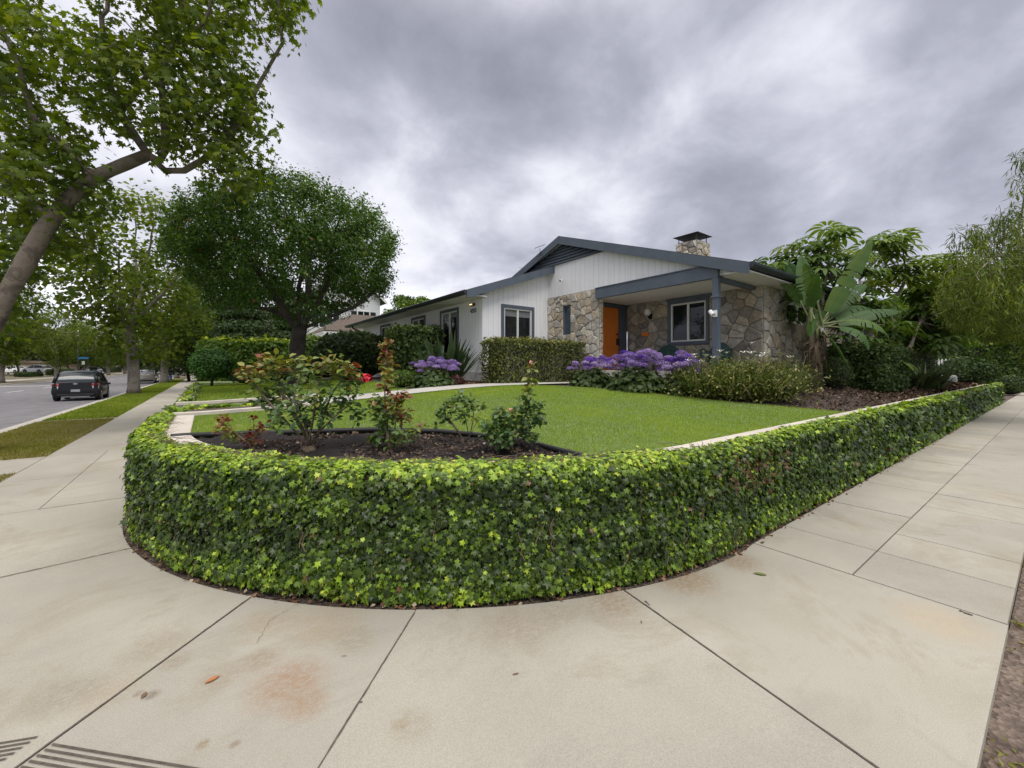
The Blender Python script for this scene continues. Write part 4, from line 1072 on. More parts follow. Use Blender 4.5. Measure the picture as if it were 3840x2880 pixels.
window('x', 7.0, -1, 19.11, 20.27, 2.35, 3.50, .10, 2)
window('y', 10.98, -1, 7.83, 9.0, 2.0, 3.48, .11, 2, .22)
window('x', 11.64, -1, 6.22, 7.34, 2.30, 3.47, .09, 2)
window('y', 4.73, -1, 13.12, 14.9, 2.84, 3.36, .05, 2, 0, tmat=M_white)
window('y', 4.73, -1, 18.25, 18.95, 1.45, 3.25, .05, 1, 0, tmat=M_white)
window('y', 4.73, -1, 19.85, 20.55, 1.45, 3.25, .05, 1, 0, tmat=M_white)
# blue lintel band above the porch window
lb = MB(); lb.box(11.595, 11.638, 6.0, 7.5, 3.565, 3.65); hp(lb, 'window_head', M_blue)
# narrow stone window
nw = MB(); nw.box(9.80, 9.86, 9.83, 9.87, 2.62, 3.6); nw.box(9.80, 9.86, 10.15, 10.19, 2.62, 3.6); nw.box(9.80, 9.86, 9.87, 10.15, 3.55, 3.6); nw.box(9.77, 9.86, 9.83, 10.19, 2.60, 2.64)
w = hp(nw, 'window', M_blue); g_ = MB(); g_.box(9.845, 9.87, 9.86, 10.16, 2.62, 3.58); sub(g_, 'pane', simple('reeded_glass', (.07, .10, .13), .15, var=.4, scale=20), w)
# --- chimney
ch = MB(); ch.box(12.22, 13.0, 6.83, 7.55, 4.3, 5.50)
chim = hp(ch, 'chimney', M_stone_ch, bevel=.02)
c2 = MB(); c2.box(12.28, 12.94, 6.88, 7.50, 5.50, 5.53)
for x in (12.30, 12.92):
    for y in (6.90, 7.48): c2.box(x - .010, x + .010, y - .010, y + .010, 5.53, 5.71)
c2.add([(12.15, 6.76, 5.71), (13.07, 6.76, 5.71), (13.07, 7.62, 5.71), (12.15, 7.62, 5.71), (12.61, 7.0, 5.80), (12.61, 7.4, 5.80)], [(0, 1, 4), (2, 3, 5), (1, 2, 5, 4), (3, 0, 4, 5), (3, 2, 1, 0)])
sub(c2, 'cap', M_metal, chim)
stone_part('stones', [stones([(6.84, 7.54, 4.4, 5.49)], lambda u, z, d: (12.22 - d, u, z), .22, 5), stones([(12.23, 12.99, 4.4, 5.49)], lambda u, z, d: (u, 6.83 - d, z), .22, 6)], M_sf1, chim)
ms = MB(); ms.box(12.26, 12.262, 6.87, 7.53, 5.66, 5.9); ms.box(12.28, 13.03, 6.853, 6.855, 5.66, 5.9)
# --- house number, lights, cameras
def text(body, size, loc, rot, mat, name, parent, extrude=.006):
    cu = bpy.data.curves.new(name, 'FONT'); cu.body = body; cu.size = size; cu.extrude = extrude; cu.align_x = 'CENTER'; cu.align_y = 'CENTER'
    o = bpy.data.objects.new(name, cu); COL.objects.link(o); cu.materials.append(mat); o.location = loc; o.rotation_euler = rot
    return o
tx = text('4355', .19, (6.985, 11.50, 3.355), (R(90), 0, R(-90)), M_black, 'number_curve', None)
me_ = bpy.data.meshes.new_from_object(tx.evaluated_get(bpy.context.evaluated_depsgraph_get()) if False else tx); no = link_mesh('house_number', me_, M_black); no.location = tx.location; no.rotation_euler = tx.rotation_euler; bpy.data.objects.remove(tx); reparent(no, H)
nl = MB(); nl.box(6.90, 6.998, 11.40, 11.62, 3.52, 3.60); lw = hp(nl, 'number_light', M_black, bevel=.005)
em, n_, l_, o_ = new_mat('lit_lamp'); eb = n_.new('ShaderNodeEmission'); eb.inputs[0].default_value = C(1, .62, .30); eb.inputs[1].default_value = 1.6; l_.new(eb.outputs[0], o_.inputs[0])
q = MB(); q.box(6.895, 6.899, 11.43, 11.59, 3.54, 3.575); sub(q, 'lamp_glow', em, lw)
M_globe = simple('opal_glass', (.80, .77, .70), .3, var=.02)
lp = MB(); lp.box(11.60, 11.638, 8.0, 8.12, 3.08, 3.26); lp.tube([(11.6, 8.06, 3.16), (11.5, 8.06, 3.13), (11.46, 8.06, 3.2)], .022, 8); lamp = hp(lp, 'porch_lamp', M_black)
q = MB(); q.lathe([(.11 * math.sin(a), -.11 * math.cos(a)) for a in np.linspace(.25, math.pi - .02, 12)], (11.45, 8.06, 3.30), 20); sub(q, 'globe', M_globe, lamp, smooth=True)
mx = MB(); mx.box(11.55, 11.638, 8.12, 8.36, 2.55, 2.66); hp(mx, 'mail_slot', M_orange, bevel=.006)
sc_ = MB(); sc_.tube([(9.765, 10.2, 4.52), (9.66, 10.2, 4.47)], .012, 6); sc_.tube([(9.68, 10.2, 4.47), (9.57, 10.15, 4.43)], .035, 10); sc = hp(sc_, 'wall_camera', M_white)
q = MB(); q.tube([(9.575, 10.152, 4.432), (9.56, 10.145, 4.428)], .032, 10); sub(q, 'lens', M_black, sc)
sc_ = MB(); sc_.tube([(9.63, 4.95, 2.78), (9.57, 4.98, 2.78)], .012, 6); sc_.tube([(9.58, 5.02, 2.84), (9.52, 4.92, 2.74)], .05, 10); sc_.box(9.62, 9.637, 4.88, 4.97, 2.7, 2.86); hp(sc_, 'post_camera', M_white)
sp_ = MB(); sp_.tube([(9.55, 11.15, 5.5), (9.53, 11.15, 5.75)], .01, 6); sp_.prism([(9.42, 11.0, 5.76), (9.64, 11.0, 5.86), (9.64, 11.32, 5.86), (9.42, 11.32, 5.76)], (0, 0, .02)); sp_.tube([(9.53, 11.0, 5.52), (9.555, 10.98, 5.0)], .004, 4)
hp(sp_, 'solar_light', M_metal)
# garden chairs on the porch
M_green = simple('dark_green_plastic', (.012, .055, .045), .45, var=.15)
def chair(x, y, rz, label, wdt=.62):
    e = empty('garden_chair', (x, y, 1.42), rz, label, 'chair', 'green garden chairs on the porch')
    b = MB()
    prof = [(wdt * .5 * math.cos(a), .30 + .47 * math.sin(a)) for a in np.linspace(-.25, math.pi + .25, 15)]
    b.prism([(u, .26 + (v - .3) * .25, .05 + v * .95) for u, v in prof], (0, .025, 0)); b.build('backrest', M_green, e, bevel=.006)
    s = MB(); s.box(-wdt / 2, wdt / 2, -.26, .25, .36, .39); s.build('seat', M_green, e, bevel=.01)
    for sx in (-1, 1):
        a = MB(); a.box(sx * wdt / 2 - .03, sx * wdt / 2 + .03, -.28, .26, .56, .585); a.build('armrest', M_green, e, bevel=.006)
        for sy in (-.24, .22): l = MB(); l.box(sx * wdt / 2 - .025, sx * wdt / 2 + .025, sy - .025, sy + .025, 0, .56 if sy < 0 else .56); l.build('leg', M_green, e)
chair(10.75, 7.1, R(-92), 'wide dark green rounded chair below the porch lamp', .85)
chair(10.9, 5.55, R(-80), 'dark green chair with rounded back below the porch window, behind the post', .62)
# ================================================================== vegetation
M_bark_dk = simple('dark_bark', (.055, .045, .038), .95, var=.45, scale=5, bump=1., bscale=14)
def bark_mat(name, a, b_, c):
    m, n, l, o = new_mat(name)
    t = n.new('ShaderNodeTexCoord'); b = n.new('ShaderNodeBsdfPrincipled'); b.inputs['Roughness'].default_value = .9
    x = N(n, 'ShaderNodeTexNoise', inp={'Scale': 3.5, 'Detail': 6, 'Roughness': .65, 'Distortion': .4}); l.new(t.outputs['Object'], x.inputs['Vector'])
    l.new(ramp_node(n, l, x.outputs['Fac'], [(.3, a), (.47, b_), (.52, c), (.72, b_)]), b.inputs['Base Color'])
    y = N(n, 'ShaderNodeTexNoise', inp={'Scale': 18, 'Detail': 5, 'Roughness': .7}); l.new(t.outputs['Object'], y.inputs['Vector'])
    bp = N(n, 'ShaderNodeBump', inp={'Strength': .7, 'Distance': .03}); l.new(y.outputs['Fac'], bp.inputs['Height']); l.new(bp.outputs[0], b.inputs['Normal'])
    l.new(b.outputs[0], o.inputs[0]); return m
M_bark_sy = bark_mat('sycamore_bark', (.055, .045, .034), (.12, .098, .074), (.18, .15, .115))
M_bark_lt = bark_mat('grey_bark', (.13, .11, .09), (.22, .19, .155), (.28, .25, .21))
M_syc = leafmat('sycamore_leaf', [(0, (.035, .075, .018)), (.45, (.085, .155, .03)), (.8, (.18, .28, .055)), (1, (.30, .38, .10))], .55, .5, .25)
M_pear = leafmat('small_tree_leaf', [(0, (.030, .065, .018)), (.45, (.060, .150, .034)), (.8, (.14, .285, .065)), (.97, (.24, .37, .10)), (1, (.26, .13, .05))], .5, .34, .3)
M_shrub = leafmat('shrub_leaf', [(0, (.018, .042, .015)), (.5, (.04, .085, .025)), (.85, (.09, .15, .04)), (1, (.15, .20, .07))], .5, .2, .4)
M_shrubdk = leafmat('dark_shrub_leaf', [(0, (.014, .036, .012)), (.6, (.036, .078, .024)), (1, (.09, .15, .045))], .55, .25, .3)
M_hedge = leafmat('clipped_hedge_leaf', [(0, (.03, .045, .015)), (.45, (.08, .12, .03)), (.75, (.16, .21, .055)), (.92, (.25, .28, .10)), (1, (.24, .16, .09))], .45, .18, .4)
M_yel = leafmat('yellow_green_leaf', [(0, (.035, .08, .015)), (.5, (.075, .16, .025)), (1, (.25, .36, .05))], .5, .3, .3)
M_acacia = leafmat('weeping_leaf', [(0, (.04, .08, .02)), (.5, (.095, .165, .035)), (.85, (.19, .28, .055)), (1, (.32, .38, .08))], .55, .3, .3)
M_umb = leafmat('umbrella_leaflet', [(0, (.028, .07, .022)), (.5, (.08, .165, .04)), (1, (.20, .32, .08))], .5, .35, .3)
M_ban = leafmat('banana_leaf', [(0, (.022, .065, .020)), (.5, (.042, .11, .03)), (1, (.12, .20, .05))], .5, .22, .3)
M_strap = leafmat('strap_leaf', [(0, (.014, .035, .022)), (.5, (.03, .07, .035)), (1, (.08, .14, .07))], .35, .15, .5)
M_diet = leafmat('grassy_leaf', [(0, (.035, .065, .025)), (.5, (.075, .135, .045)), (.82, (.17, .24, .08)), (1, (.36, .33, .18))], .5, .3, .3)
M_rose = leafmat('rose_leaf', [(0, (.035, .095, .045)), (.35, (.085, .18, .075)), (.6, (.17, .26, .07)), (.74, (.22, .26, .06)), (.86, (.26, .15, .06)), (1, (.22, .035, .025))], .4, .25, .45)
M_purp = leafmat('purple_bract', [(0, (.15, .085, .27)), (.5, (.29, .19, .45)), (.85, (.45, .34, .58)), (1, (.52, .43, .55))], .8, .35, .1)
M_purp2 = leafmat('deep_purple_bract', [(0, (.11, .04, .30)), (.6, (.21, .10, .48)), (1, (.36, .22, .60))], .8, .35, .1)
M_twig = simple('twig', (.10, .075, .05), .9, var=.4, scale=20)
M_cane = simple('rose_cane', (.16, .12, .08), .85, var=.5, scale=12, bump=.8, bscale=60)
M_core = simple('inner_twigs', (.028, .030, .016), .95, var=.5, scale=14, bump=.8)

def tree(name, label, init, attr, step, r0, rbase, bark, lm, per, lsize, tpl, seed, cat='tree', group=None, spread=.22, infl=3., kill=.5, grav=0., minr=0., thin=1.6,
         tone_fn=None, knobs=.12, flare=.35, droop=-.4, twigs=True, shoots=0, extra=None, expo=2.3):
    g = np.random.default_rng(seed)
    base = np.array(init[0][0], float)
    nodes, par = colonize(init, attr, step, infl, kill, 110, seed, grav)
    rad, kids = tree_radii(par, r0, expo, rbase)
    root = empty(name, tuple(base), 0, label, 'tree', group)
    w = tree_wood('trunk', nodes, par, rad, kids, bark, None, minr, knobs, flare); reparent(w, root)
    cand = np.where(rad < r0 * thin)[0]
    cand = cand[[c >= len(init) for c in cand]]
    if per > 500: per = max(1, round(per / max(1, len(cand))))
    print(name, 'nodes', len(nodes), 'cand', len(cand), 'leaves', len(cand) * per)
    P = np.repeat(nodes[cand], per, 0)
    off = g.normal(0, spread, P.shape); P = P + off
    cen = attr.mean(0)
    if shoots:   # young upright shoots standing out of the crown
        oc = cand[np.argsort(-(np.linalg.norm((nodes[cand] - cen) * [1, 1, 1.2], axis=1) + g.normal(0, .5, len(cand))))[:shoots]]
        sm = MB(); ex = []
        for c in oc:
            d_ = nrm(nodes[c] - cen) * .5 + [0, 0, .9] + g.normal(0, .2, 3); L_ = g.uniform(.25, .65); p0 = nodes[c]; sm.tube([p0, p0 + nrm(d_) * L_], [.007, .003], 3)
            tt = g.random((26, 1)); ex.append(p0 + nrm(d_) * L_ * tt + g.normal(0, .045, (26, 3)))
        reparent(tag(sm.build('shoots', bark, None), kind='stuff'), root); P = np.concatenate([P] + ex); off = np.concatenate([off, g.normal(0, .1, (len(P) - len(off), 3))])
    outw = nrm(P - cen)
    nn = nrm(off + 1e-6) * .5 + outw * .25 + np.array([0, 0, .55])
    tone = .42 + .16 * vnoise(P, 1.3, seed) + g.normal(0, .17, len(P))
    if tone_fn is not None: tone = tone_fn(P, tone, g)
    sz = lsize * np.clip(g.normal(1, .25, len(P)), .45, 1.6)
    tip = outw * .5 + np.array([0, 0, droop]) + g.normal(0, .4, P.shape)
    lo_ = leaves('crown', P, nn, sz, tpl, lm, None, tone, tip, .45, g); reparent(lo_, root)
    return root, nodes, rad

# --- the dark-trunked small tree on the upper lawn
g = np.random.default_rng(21)
TB = np.array([*at(1120, 1418, 1.15), 1.12]); 
tx0, ty0 = TB[0], TB[1]
def rel(dx, dy, z): return (tx0 + dx, ty0 + dy, z)
# image-right is (CT, -ST) on the ground, depth is (ST, CT)
def rp(u, d, z): return (tx0 + u * CT + d * ST, ty0 - u * ST + d * CT, z)
main = dense([rp(0, 0, .95), rp(-.02, 0, 1.5), rp(-.06, .02, 2.2), rp(.02, 0, 2.75)], .3)
nm = len(main) - 1
lines = [(None, main)]
for (att, pts) in ((nm, [rp(.02, 0, 2.75), rp(-.35, .1, 3.2), rp(-1.1, .2, 3.55), rp(-2.1, .3, 3.7), rp(-3.0, .3, 3.5)]),
                   (nm, [rp(-.1, -.1, 2.9), rp(-.5, -.4, 3.8), rp(-1.0, -.8, 4.8), rp(-1.6, -1.0, 5.9)]),
                   (nm, [rp(.1, .2, 3.0), rp(.05, .6, 4.0), rp(-.2, 1.1, 5.2), rp(-.3, 1.4, 6.4)]),
                   (nm, [rp(.2, -.05, 2.95), rp(.7, -.2, 3.6), rp(1.2, -.5, 4.3), rp(1.5, -.8, 5.6)]),
                   (nm, [rp(.2, .05, 2.9), rp(1.0, .2, 3.3), rp(1.8, .3, 3.65), rp(2.6, .4, 4.3)]),
                   (nm - 1, [rp(.1, -.1, 2.5), rp(.6, -.5, 2.75), rp(1.2, -.7, 3.0), rp(2.1, -.8, 3.25)]),
                   (nm, [rp(.0, .0, 3.1), rp(.1, -.2, 4.2), rp(.3, -.1, 5.4), rp(.2, .1, 6.6)])):
    lines.append(((0, att), dense(pts, .3)))
init = poly_init(lines)
C0 = np.array(rp(-.1, 0, 5.45))
A = ellipsoid_pts(1700, C0, (3.8, 3.3, 2.7), g, .35)
A = A[~((A[:, 2] < 4.15) & (np.hypot(A[:, 0] - tx0, A[:, 1] - ty0) < 2.0))]
A = A[A[:, 2] > 2.9]
ur_ = (A[:, 0] - tx0) * CT - (A[:, 1] - ty0) * ST; A = A[~((ur_ > 1.0) & (A[:, 2] < 4.2))]
# uneven outline
u_ = nrm(A - C0); keep = np.linalg.norm((A - C0) / np.array([3.75, 3.3, 2.75]), axis=1) < .93 + .07 * vnoise(u_, 3.0, 4)
A = A[keep]
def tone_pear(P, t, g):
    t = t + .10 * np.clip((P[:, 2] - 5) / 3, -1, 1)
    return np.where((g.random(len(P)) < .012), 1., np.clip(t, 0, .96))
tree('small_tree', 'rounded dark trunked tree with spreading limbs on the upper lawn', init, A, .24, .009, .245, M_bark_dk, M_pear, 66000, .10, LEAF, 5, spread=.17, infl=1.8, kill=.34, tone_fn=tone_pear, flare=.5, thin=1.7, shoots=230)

# --- the big leaning sycamore beside the near kerb
def sp(px, py, y=11.6):
    r = (px - 1920) / F
    x = y * (ST + r * CT) / (CT - r * ST); Y = ST * x + CT * y
    return (x, y, EYE + (HOR - py) * Y / F)
by = 11.6; bx = sp(-52, 1690)[0]
m0 = dense([(bx, by, -.05), sp(-66, 1550), sp(-66, 1400), sp(-40, 1250), sp(22, 1110), sp(95, 985), sp(165, 862), sp(252, 752), sp(352, 664), sp(470, 615), sp(555, 580)], .35)
k0 = len(m0) - 1
L = [(None, m0),
     ((0, k0), dense([sp(555, 580, 11.6), sp(620, 640, 11.5), sp(690, 640, 11.4), sp(760, 600, 11.3), sp(850, 520, 11.2), sp(950, 380, 11.1)], .35)),
     ((0, k0), dense([sp(555, 580), sp(500, 500, 11.7), sp(430, 390, 11.8), sp(400, 260, 11.9), sp(380, 60, 12.2)], .35)),
     ((0, k0), dense([sp(600, 600, 11.5), sp(622, 560, 11.6), sp(615, 460, 11.6), sp(605, 290, 11.7), sp(640, 80, 11.8)], .35)),
     ((0, k0 - 3), dense([sp(360, 680), sp(250, 560, 11.9), sp(150, 490, 12.2), sp(110, 400, 12.3), sp(70, 250, 12.5), sp(0, 90, 12.8)], .35)),
     ((0, k0 - 5), dense([sp(200, 830), sp(120, 760, 12.2), sp(30, 640, 12.8), sp(-80, 560, 13.2)], .35)),
     ((2, 3), dense([sp(450, 430, 11.8), sp(520, 330, 11.5), sp(600, 210, 11.2), sp(760, 90, 11.0)], .35)),
     ((1, 7), dense([sp(800, 560, 11.2), sp(900, 460, 11.0), sp(980, 300, 10.8), sp(1060, 160, 10.6)], .35)),
     ]
g = np.random.default_rng(31)
def cone_pts(boxes, g):
    """points in depth slabs: each (px0,px1,py0,py1, y0,y1, n) describes a clump of foliage seen there, at real depth y0..y1"""
    o = []
    for (a, b_, c, d, y0, y1, n) in boxes:
        for _ in range(n):
            r_ = g.random(2) * 2 - 1
            while r_[0] ** 2 + r_[1] ** 2 > 1: r_ = g.random(2) * 2 - 1
            o.append(sp((a + b_) / 2 + r_[0] * (b_ - a) / 2, (c + d) / 2 + r_[1] * (d - c) / 2, g.uniform(y0, y1)))
    return np.array(o)
A = cone_pts([(660, 1010, 230, 620, 9.8, 12.6, 150), (560, 900, -40, 330, 9.8, 13, 170), (800, 1160, -330, 130, 9.8, 12.5, 120), (420, 750, 230, 560, 10.5, 12.8, 80),
              (200, 520, 60, 420, 10.5, 13.5, 100), (-100, 330, 380, 720, 11, 14, 130), (20, 380, 560, 860, 11, 13.2, 110), (-200, 200, -100, 400, 11, 14.5, 110),
              (300, 800, -700, 0, 10, 14, 170), (-60, 120, 1000, 1280, 13, 15.5, 14), (60, 420, 860, 1010, 12, 14.5, 30), (800, 1010, 560, 740, 10.2, 12, 45), (-150, 160, 780, 1060, 11.8, 14, 60), (480, 700, 80, 330, 10, 12.8, 60)], g)
def tone_syc(P, t, g): return np.clip(t - .02 + .10 * np.clip((P[:, 2] - 7) / 4, -1, 1), 0, 1)
tree('sycamore_tree', 'large leaning sycamore with knobbly limbs beside the near kerb, arching over the pavement', poly_init(L), A, .30, .012, .132, M_bark_sy, M_syc, 17500, .13, MAPLE, 8, spread=.19, infl=2.2, kill=.42,
     tone_fn=tone_syc, knobs=.12, thin=2.2, group='sycamore street trees', droop=-.6, flare=.2)
# bare twigs sticking out of it
# --- generic street sycamores
def generic_sycamore(seed, h=12., lowfol=True, nleaf=7, base=(0, 0, 0), label='', R_=4.6, lsize=.24, trunk_r=.30, clear=1.5):
    g = np.random.default_rng(seed)
    b0 = np.array(base)
    lean = g.normal(0, .25, 2)
    main = dense([b0 + [0, 0, -.05], b0 + [0, 0, 1.2], b0 + [lean[0] * .3, lean[1] * .3, 2.6], b0 + [lean[0], lean[1], 4.0]], .4)
    L = [(None, main)]; k = len(main) - 1
    for j in range(5):
        a = 6.283 * j / 5 + g.uniform(-.4, .4); r1 = g.uniform(.9, 1.5)
        L.append(((0, k - g.integers(0, 3)), dense([b0 + [lean[0] + .2 * math.cos(a), lean[1] + .2 * math.sin(a), 4.1], b0 + [r1 * math.cos(a), r1 * math.sin(a), 5.6 + g.random()], b0 + [1.7 * r1 * math.cos(a + .3), 1.7 * r1 * math.sin(a + .3), 7.5 + g.random()]], .4)))
    A = np.concatenate([ellipsoid_pts(420, b0 + [0, 0, h * .62], (R_, R_, h * .36), g, .25), ellipsoid_pts(150 if lowfol else 20, b0 + [0, 0, 3.4], (2.0, 2.0, 1.5), g, .5, clear)])
    A = A[(np.linalg.norm(A - (b0 + [0, 0, h * .6]), axis=1) / h) < .5 + .06 * vnoise(A, .8, seed)]
    return tree('sycamore_tree', label, poly_init(L), A, .42, .014, trunk_r, M_bark_lt, M_syc, nleaf, lsize, MAPLE if False else (MAPLE[0][[0, 1, 3, 5, 9, 11, 13]] if False else LEAF[0] * np.array([1.6, 1, 1]), LEAF[1]), seed, spread=.34, infl=3.2, kill=.7,
                flare=.28, knobs=.08, thin=2.0, group='sycamore street trees', droop=-.3)[0]
t1 = generic_sycamore(41, 12.5, True, 15, (-3.4, 32.9, 0), 'pale trunked sycamore on the verge just past the black hatchback', 4.6, .25, .28, 1.9)
t2 = generic_sycamore(42, 12.5, True, 16, (-3.4, 55.5, 0), 'pale trunked sycamore on the verge beside the beige sedan, second along the row', 5.0, .27, .30, 2.0)
def ctree(src, x, y, rz, s, label, group=None):
    c = copy_tree(src, None, (x, y, 0), rz, s, label)
    if group: c['group'] = group
    return c
ctree(t1, -3.4, 79, 1.9, 1.0, 'third sycamore of the row, beyond the dark lamp post')
ctree(t2, -3.4, 101, 4.0, .95, 'fourth sycamore along the verge, between the lamp post and the end of the row')
ctree(t1, -3.4, 124, 3.1, 1.0, 'farthest sycamore of the near verge row')
GF = 'trees on the far side of the street'
ctree(t2, -16.8, 65, 1.0, .85, 'far side sycamore nearest the camera, leaning branches over the road', GF)
ctree(t1, -16.8, 84.7, 2.2, .8, 'far side sycamore with pale trunk in front of the white parked car', GF)
ctree(t2, -16.8, 104, 2.9, .85, 'far side sycamore just beyond the street name sign', GF)
ctree(t1, -16.9, 124, .6, .95, 'far side sycamore leaning beside the side street corner', GF)
ctree(t2, -16.8, 146, 5.0, 1.0, 'far side sycamore before the end of the street', GF)
# --- dense background trees
def blobtree(name, label, base, r, h, trunk_h, n, lsize, lm, seed, squash=1., group=None, tpl=LEAF, conifer=False, tr=.16):
    g = np.random.default_rng(seed); b0 = np.array(base, float)
    root = empty(name, tuple(base), 0, label, 'tree', group)
    mb = MB(); mb.tube(dense([(0, 0, -.1), (.05 * r, 0, trunk_h * .5), (0, .05 * r, trunk_h), (0, 0, h * .8)], .6), [tr * (1 - .8 * i / 40) for i in range(len(dense([(0, 0, -.1), (.05 * r, 0, trunk_h * .5), (0, .05 * r, trunk_h), (0, 0, h * .8)], .6)))], 8)
    for j in range(7):
        a = g.uniform(0, 6.28); z0 = trunk_h * g.uniform(.8, 1.1); mb.tube([(0, 0, z0), (r * .4 * math.cos(a), r * .4 * math.sin(a), z0 + (h - trunk_h) * .3), (r * .7 * math.cos(a), r * .7 * math.sin(a), z0 + (h - trunk_h) * .5)], [tr * .5, tr * .3, .02], 5)
    mb.build('trunk', M_bark_dk, root, True)
    if conifer:
        z = g.random(n) ** .8 * (h - trunk_h) + trunk_h; f = 1 - (z - trunk_h) / (h - trunk_h); rr = r * (.12 + .88 * f) * (.55 + .45 * g.random(n)) * (1 + .25 * np.sin(z * 5 + g.random() * 6)); a = g.uniform(0, 6.283, n)
        P = np.stack([rr * np.cos(a), rr * np.sin(a), z - .12 * rr], 1); nn = np.stack([np.cos(a), np.sin(a), .6 + 0 * a], 1)
    else:
        # clumps of leaves spread through the crown
        k = 70; cc = nrm(g.normal(0, 1, (k, 3))) * (g.random((k, 1)) ** .4) * np.array([r * .78, r * .78, (h - trunk_h) / 2 * .8]) + [0, 0, (h + trunk_h) / 2]
        cr = g.uniform(.18, .34, k) * r
        i = g.integers(0, k, n); u = nrm(g.normal(0, 1, (n, 3))); u[:, 2] = np.abs(u[:, 2]) * .9 - .15
        P = cc[i] + u * cr[i][:, None] * g.uniform(.6, 1.05, (n, 1)); nn = u + [0, 0, .4]
    tone = .45 + .18 * vnoise(P, 2.0 / max(r, 1) * 1.6, seed) + g.normal(0, .15, n)
    leaves('crown', P, nn, lsize * np.clip(g.normal(1, .3, n), .4, 1.7), tpl, lm, root, tone, None, .5, g)
    return root
LW = (LEAF[0] * np.array([1.7, 1, 1.2]), LEAF[1])
d1 = blobtree('broadleaf_tree', 'dark rounded tree across the street behind the white parked car', (*FP(60, -28), 0), 6.5, 10.5, 2.2, 9000, .36, M_shrubdk, 61, tpl=LW, group=GF)
d2 = blobtree('broadleaf_tree', 'mid green tall tree beyond the far pavement', (*FP(250, -26), 0), 6.5, 12, 2.5, 9000, .40, M_shrub, 62, tpl=LW, group=GF)
def cp(src, x, y, s, rz, label, group=GF): return copy_tree(src, None, (x, y, 0), rz, s, label)
cp(d1, *FP(-40, -26), (1, 1, .9), 1.2, 'dark tree across the street, nearest the left edge of the view')
cp(d1, *FP(330, -24), (1, 1, .8), 3.2, 'dark tree across the street behind the street name sign')
cp(d2, *FP(410, -24), (1.1, 1.1, 1), 2.2, 'tall tree across the street beyond the side street')
cp(d1, *FP(480, -22), (1.1, 1.1, 1), 5.2, 'dark tree far down the opposite side of the street')
cp(d2, *FP(560, -18), (1.3, 1.3, 1), 4.2, 'distant green tree closing the far side of the street')
cp(d1, *FP(690, -9), (1.7, 1.7, 1.1), 2.0, 'distant dark tree at the very end of the street')
cp(d2, 2, 170, (1.7, 1.7, 1.1), 2.5, 'distant tree on the near side at the end of the street')
cp(d2, *FP(180, -48), (1.8, 1.8, 1.2), .5, 'distant tree beyond the far houses, past the side street')
cp(d1, *FP(10, -50), (1.8, 1.8, 1.2), .9, 'distant dark tree beyond the houses across the street')
cp(d1, *FP(110, -44), (1.6, 1.6, 1.1), 4.4, 'distant dark tree behind the white parked cars')
GB = 'trees behind the gardens'
con = blobtree('conifer_tree', 'tall dark conifer behind the tall hedge', (3.0, 46, 0), 3.4, 12, 1.0, 17000, .21, M_shrubdk, 65, tpl=LW, conifer=True, group=GB)
c = copy_tree(con, None, (8, 56, 0), 1, (1, 1, 1), 'dark conifer beyond the hedge, beside the white two storey house')
c = copy_tree(con, None, (-1.5, 60, 0), 2, (1.1, 1.1, 1.05), 'dark conifer beyond the hedge, nearest the pavement'); 
c = copy_tree(d2, None, (3, 74, 0), 2.6, 1.0, 'broad green tree behind the conifers'); c['group'] = GB
c = copy_tree(d1, None, (12, 80, 0), 3.6, 1.2, 'dark broad tree behind the white two storey house'); c['group'] = GB
c = copy_tree(d2, None, (1.5, 100, 0), 3.6, 1.2, 'green tree far behind the hedge, close to the street row'); c['group'] = GB
# round clipped tree behind the wing
g = np.random.default_rng(5)
bt = blobtree('broadleaf_tree', 'dense rounded green tree rising behind the low roof of the wing', (14.1, 33, 0), 2.9, 8.5, 2.0, 14000, .22, M_yel, 66, tpl=LW, group=GB)

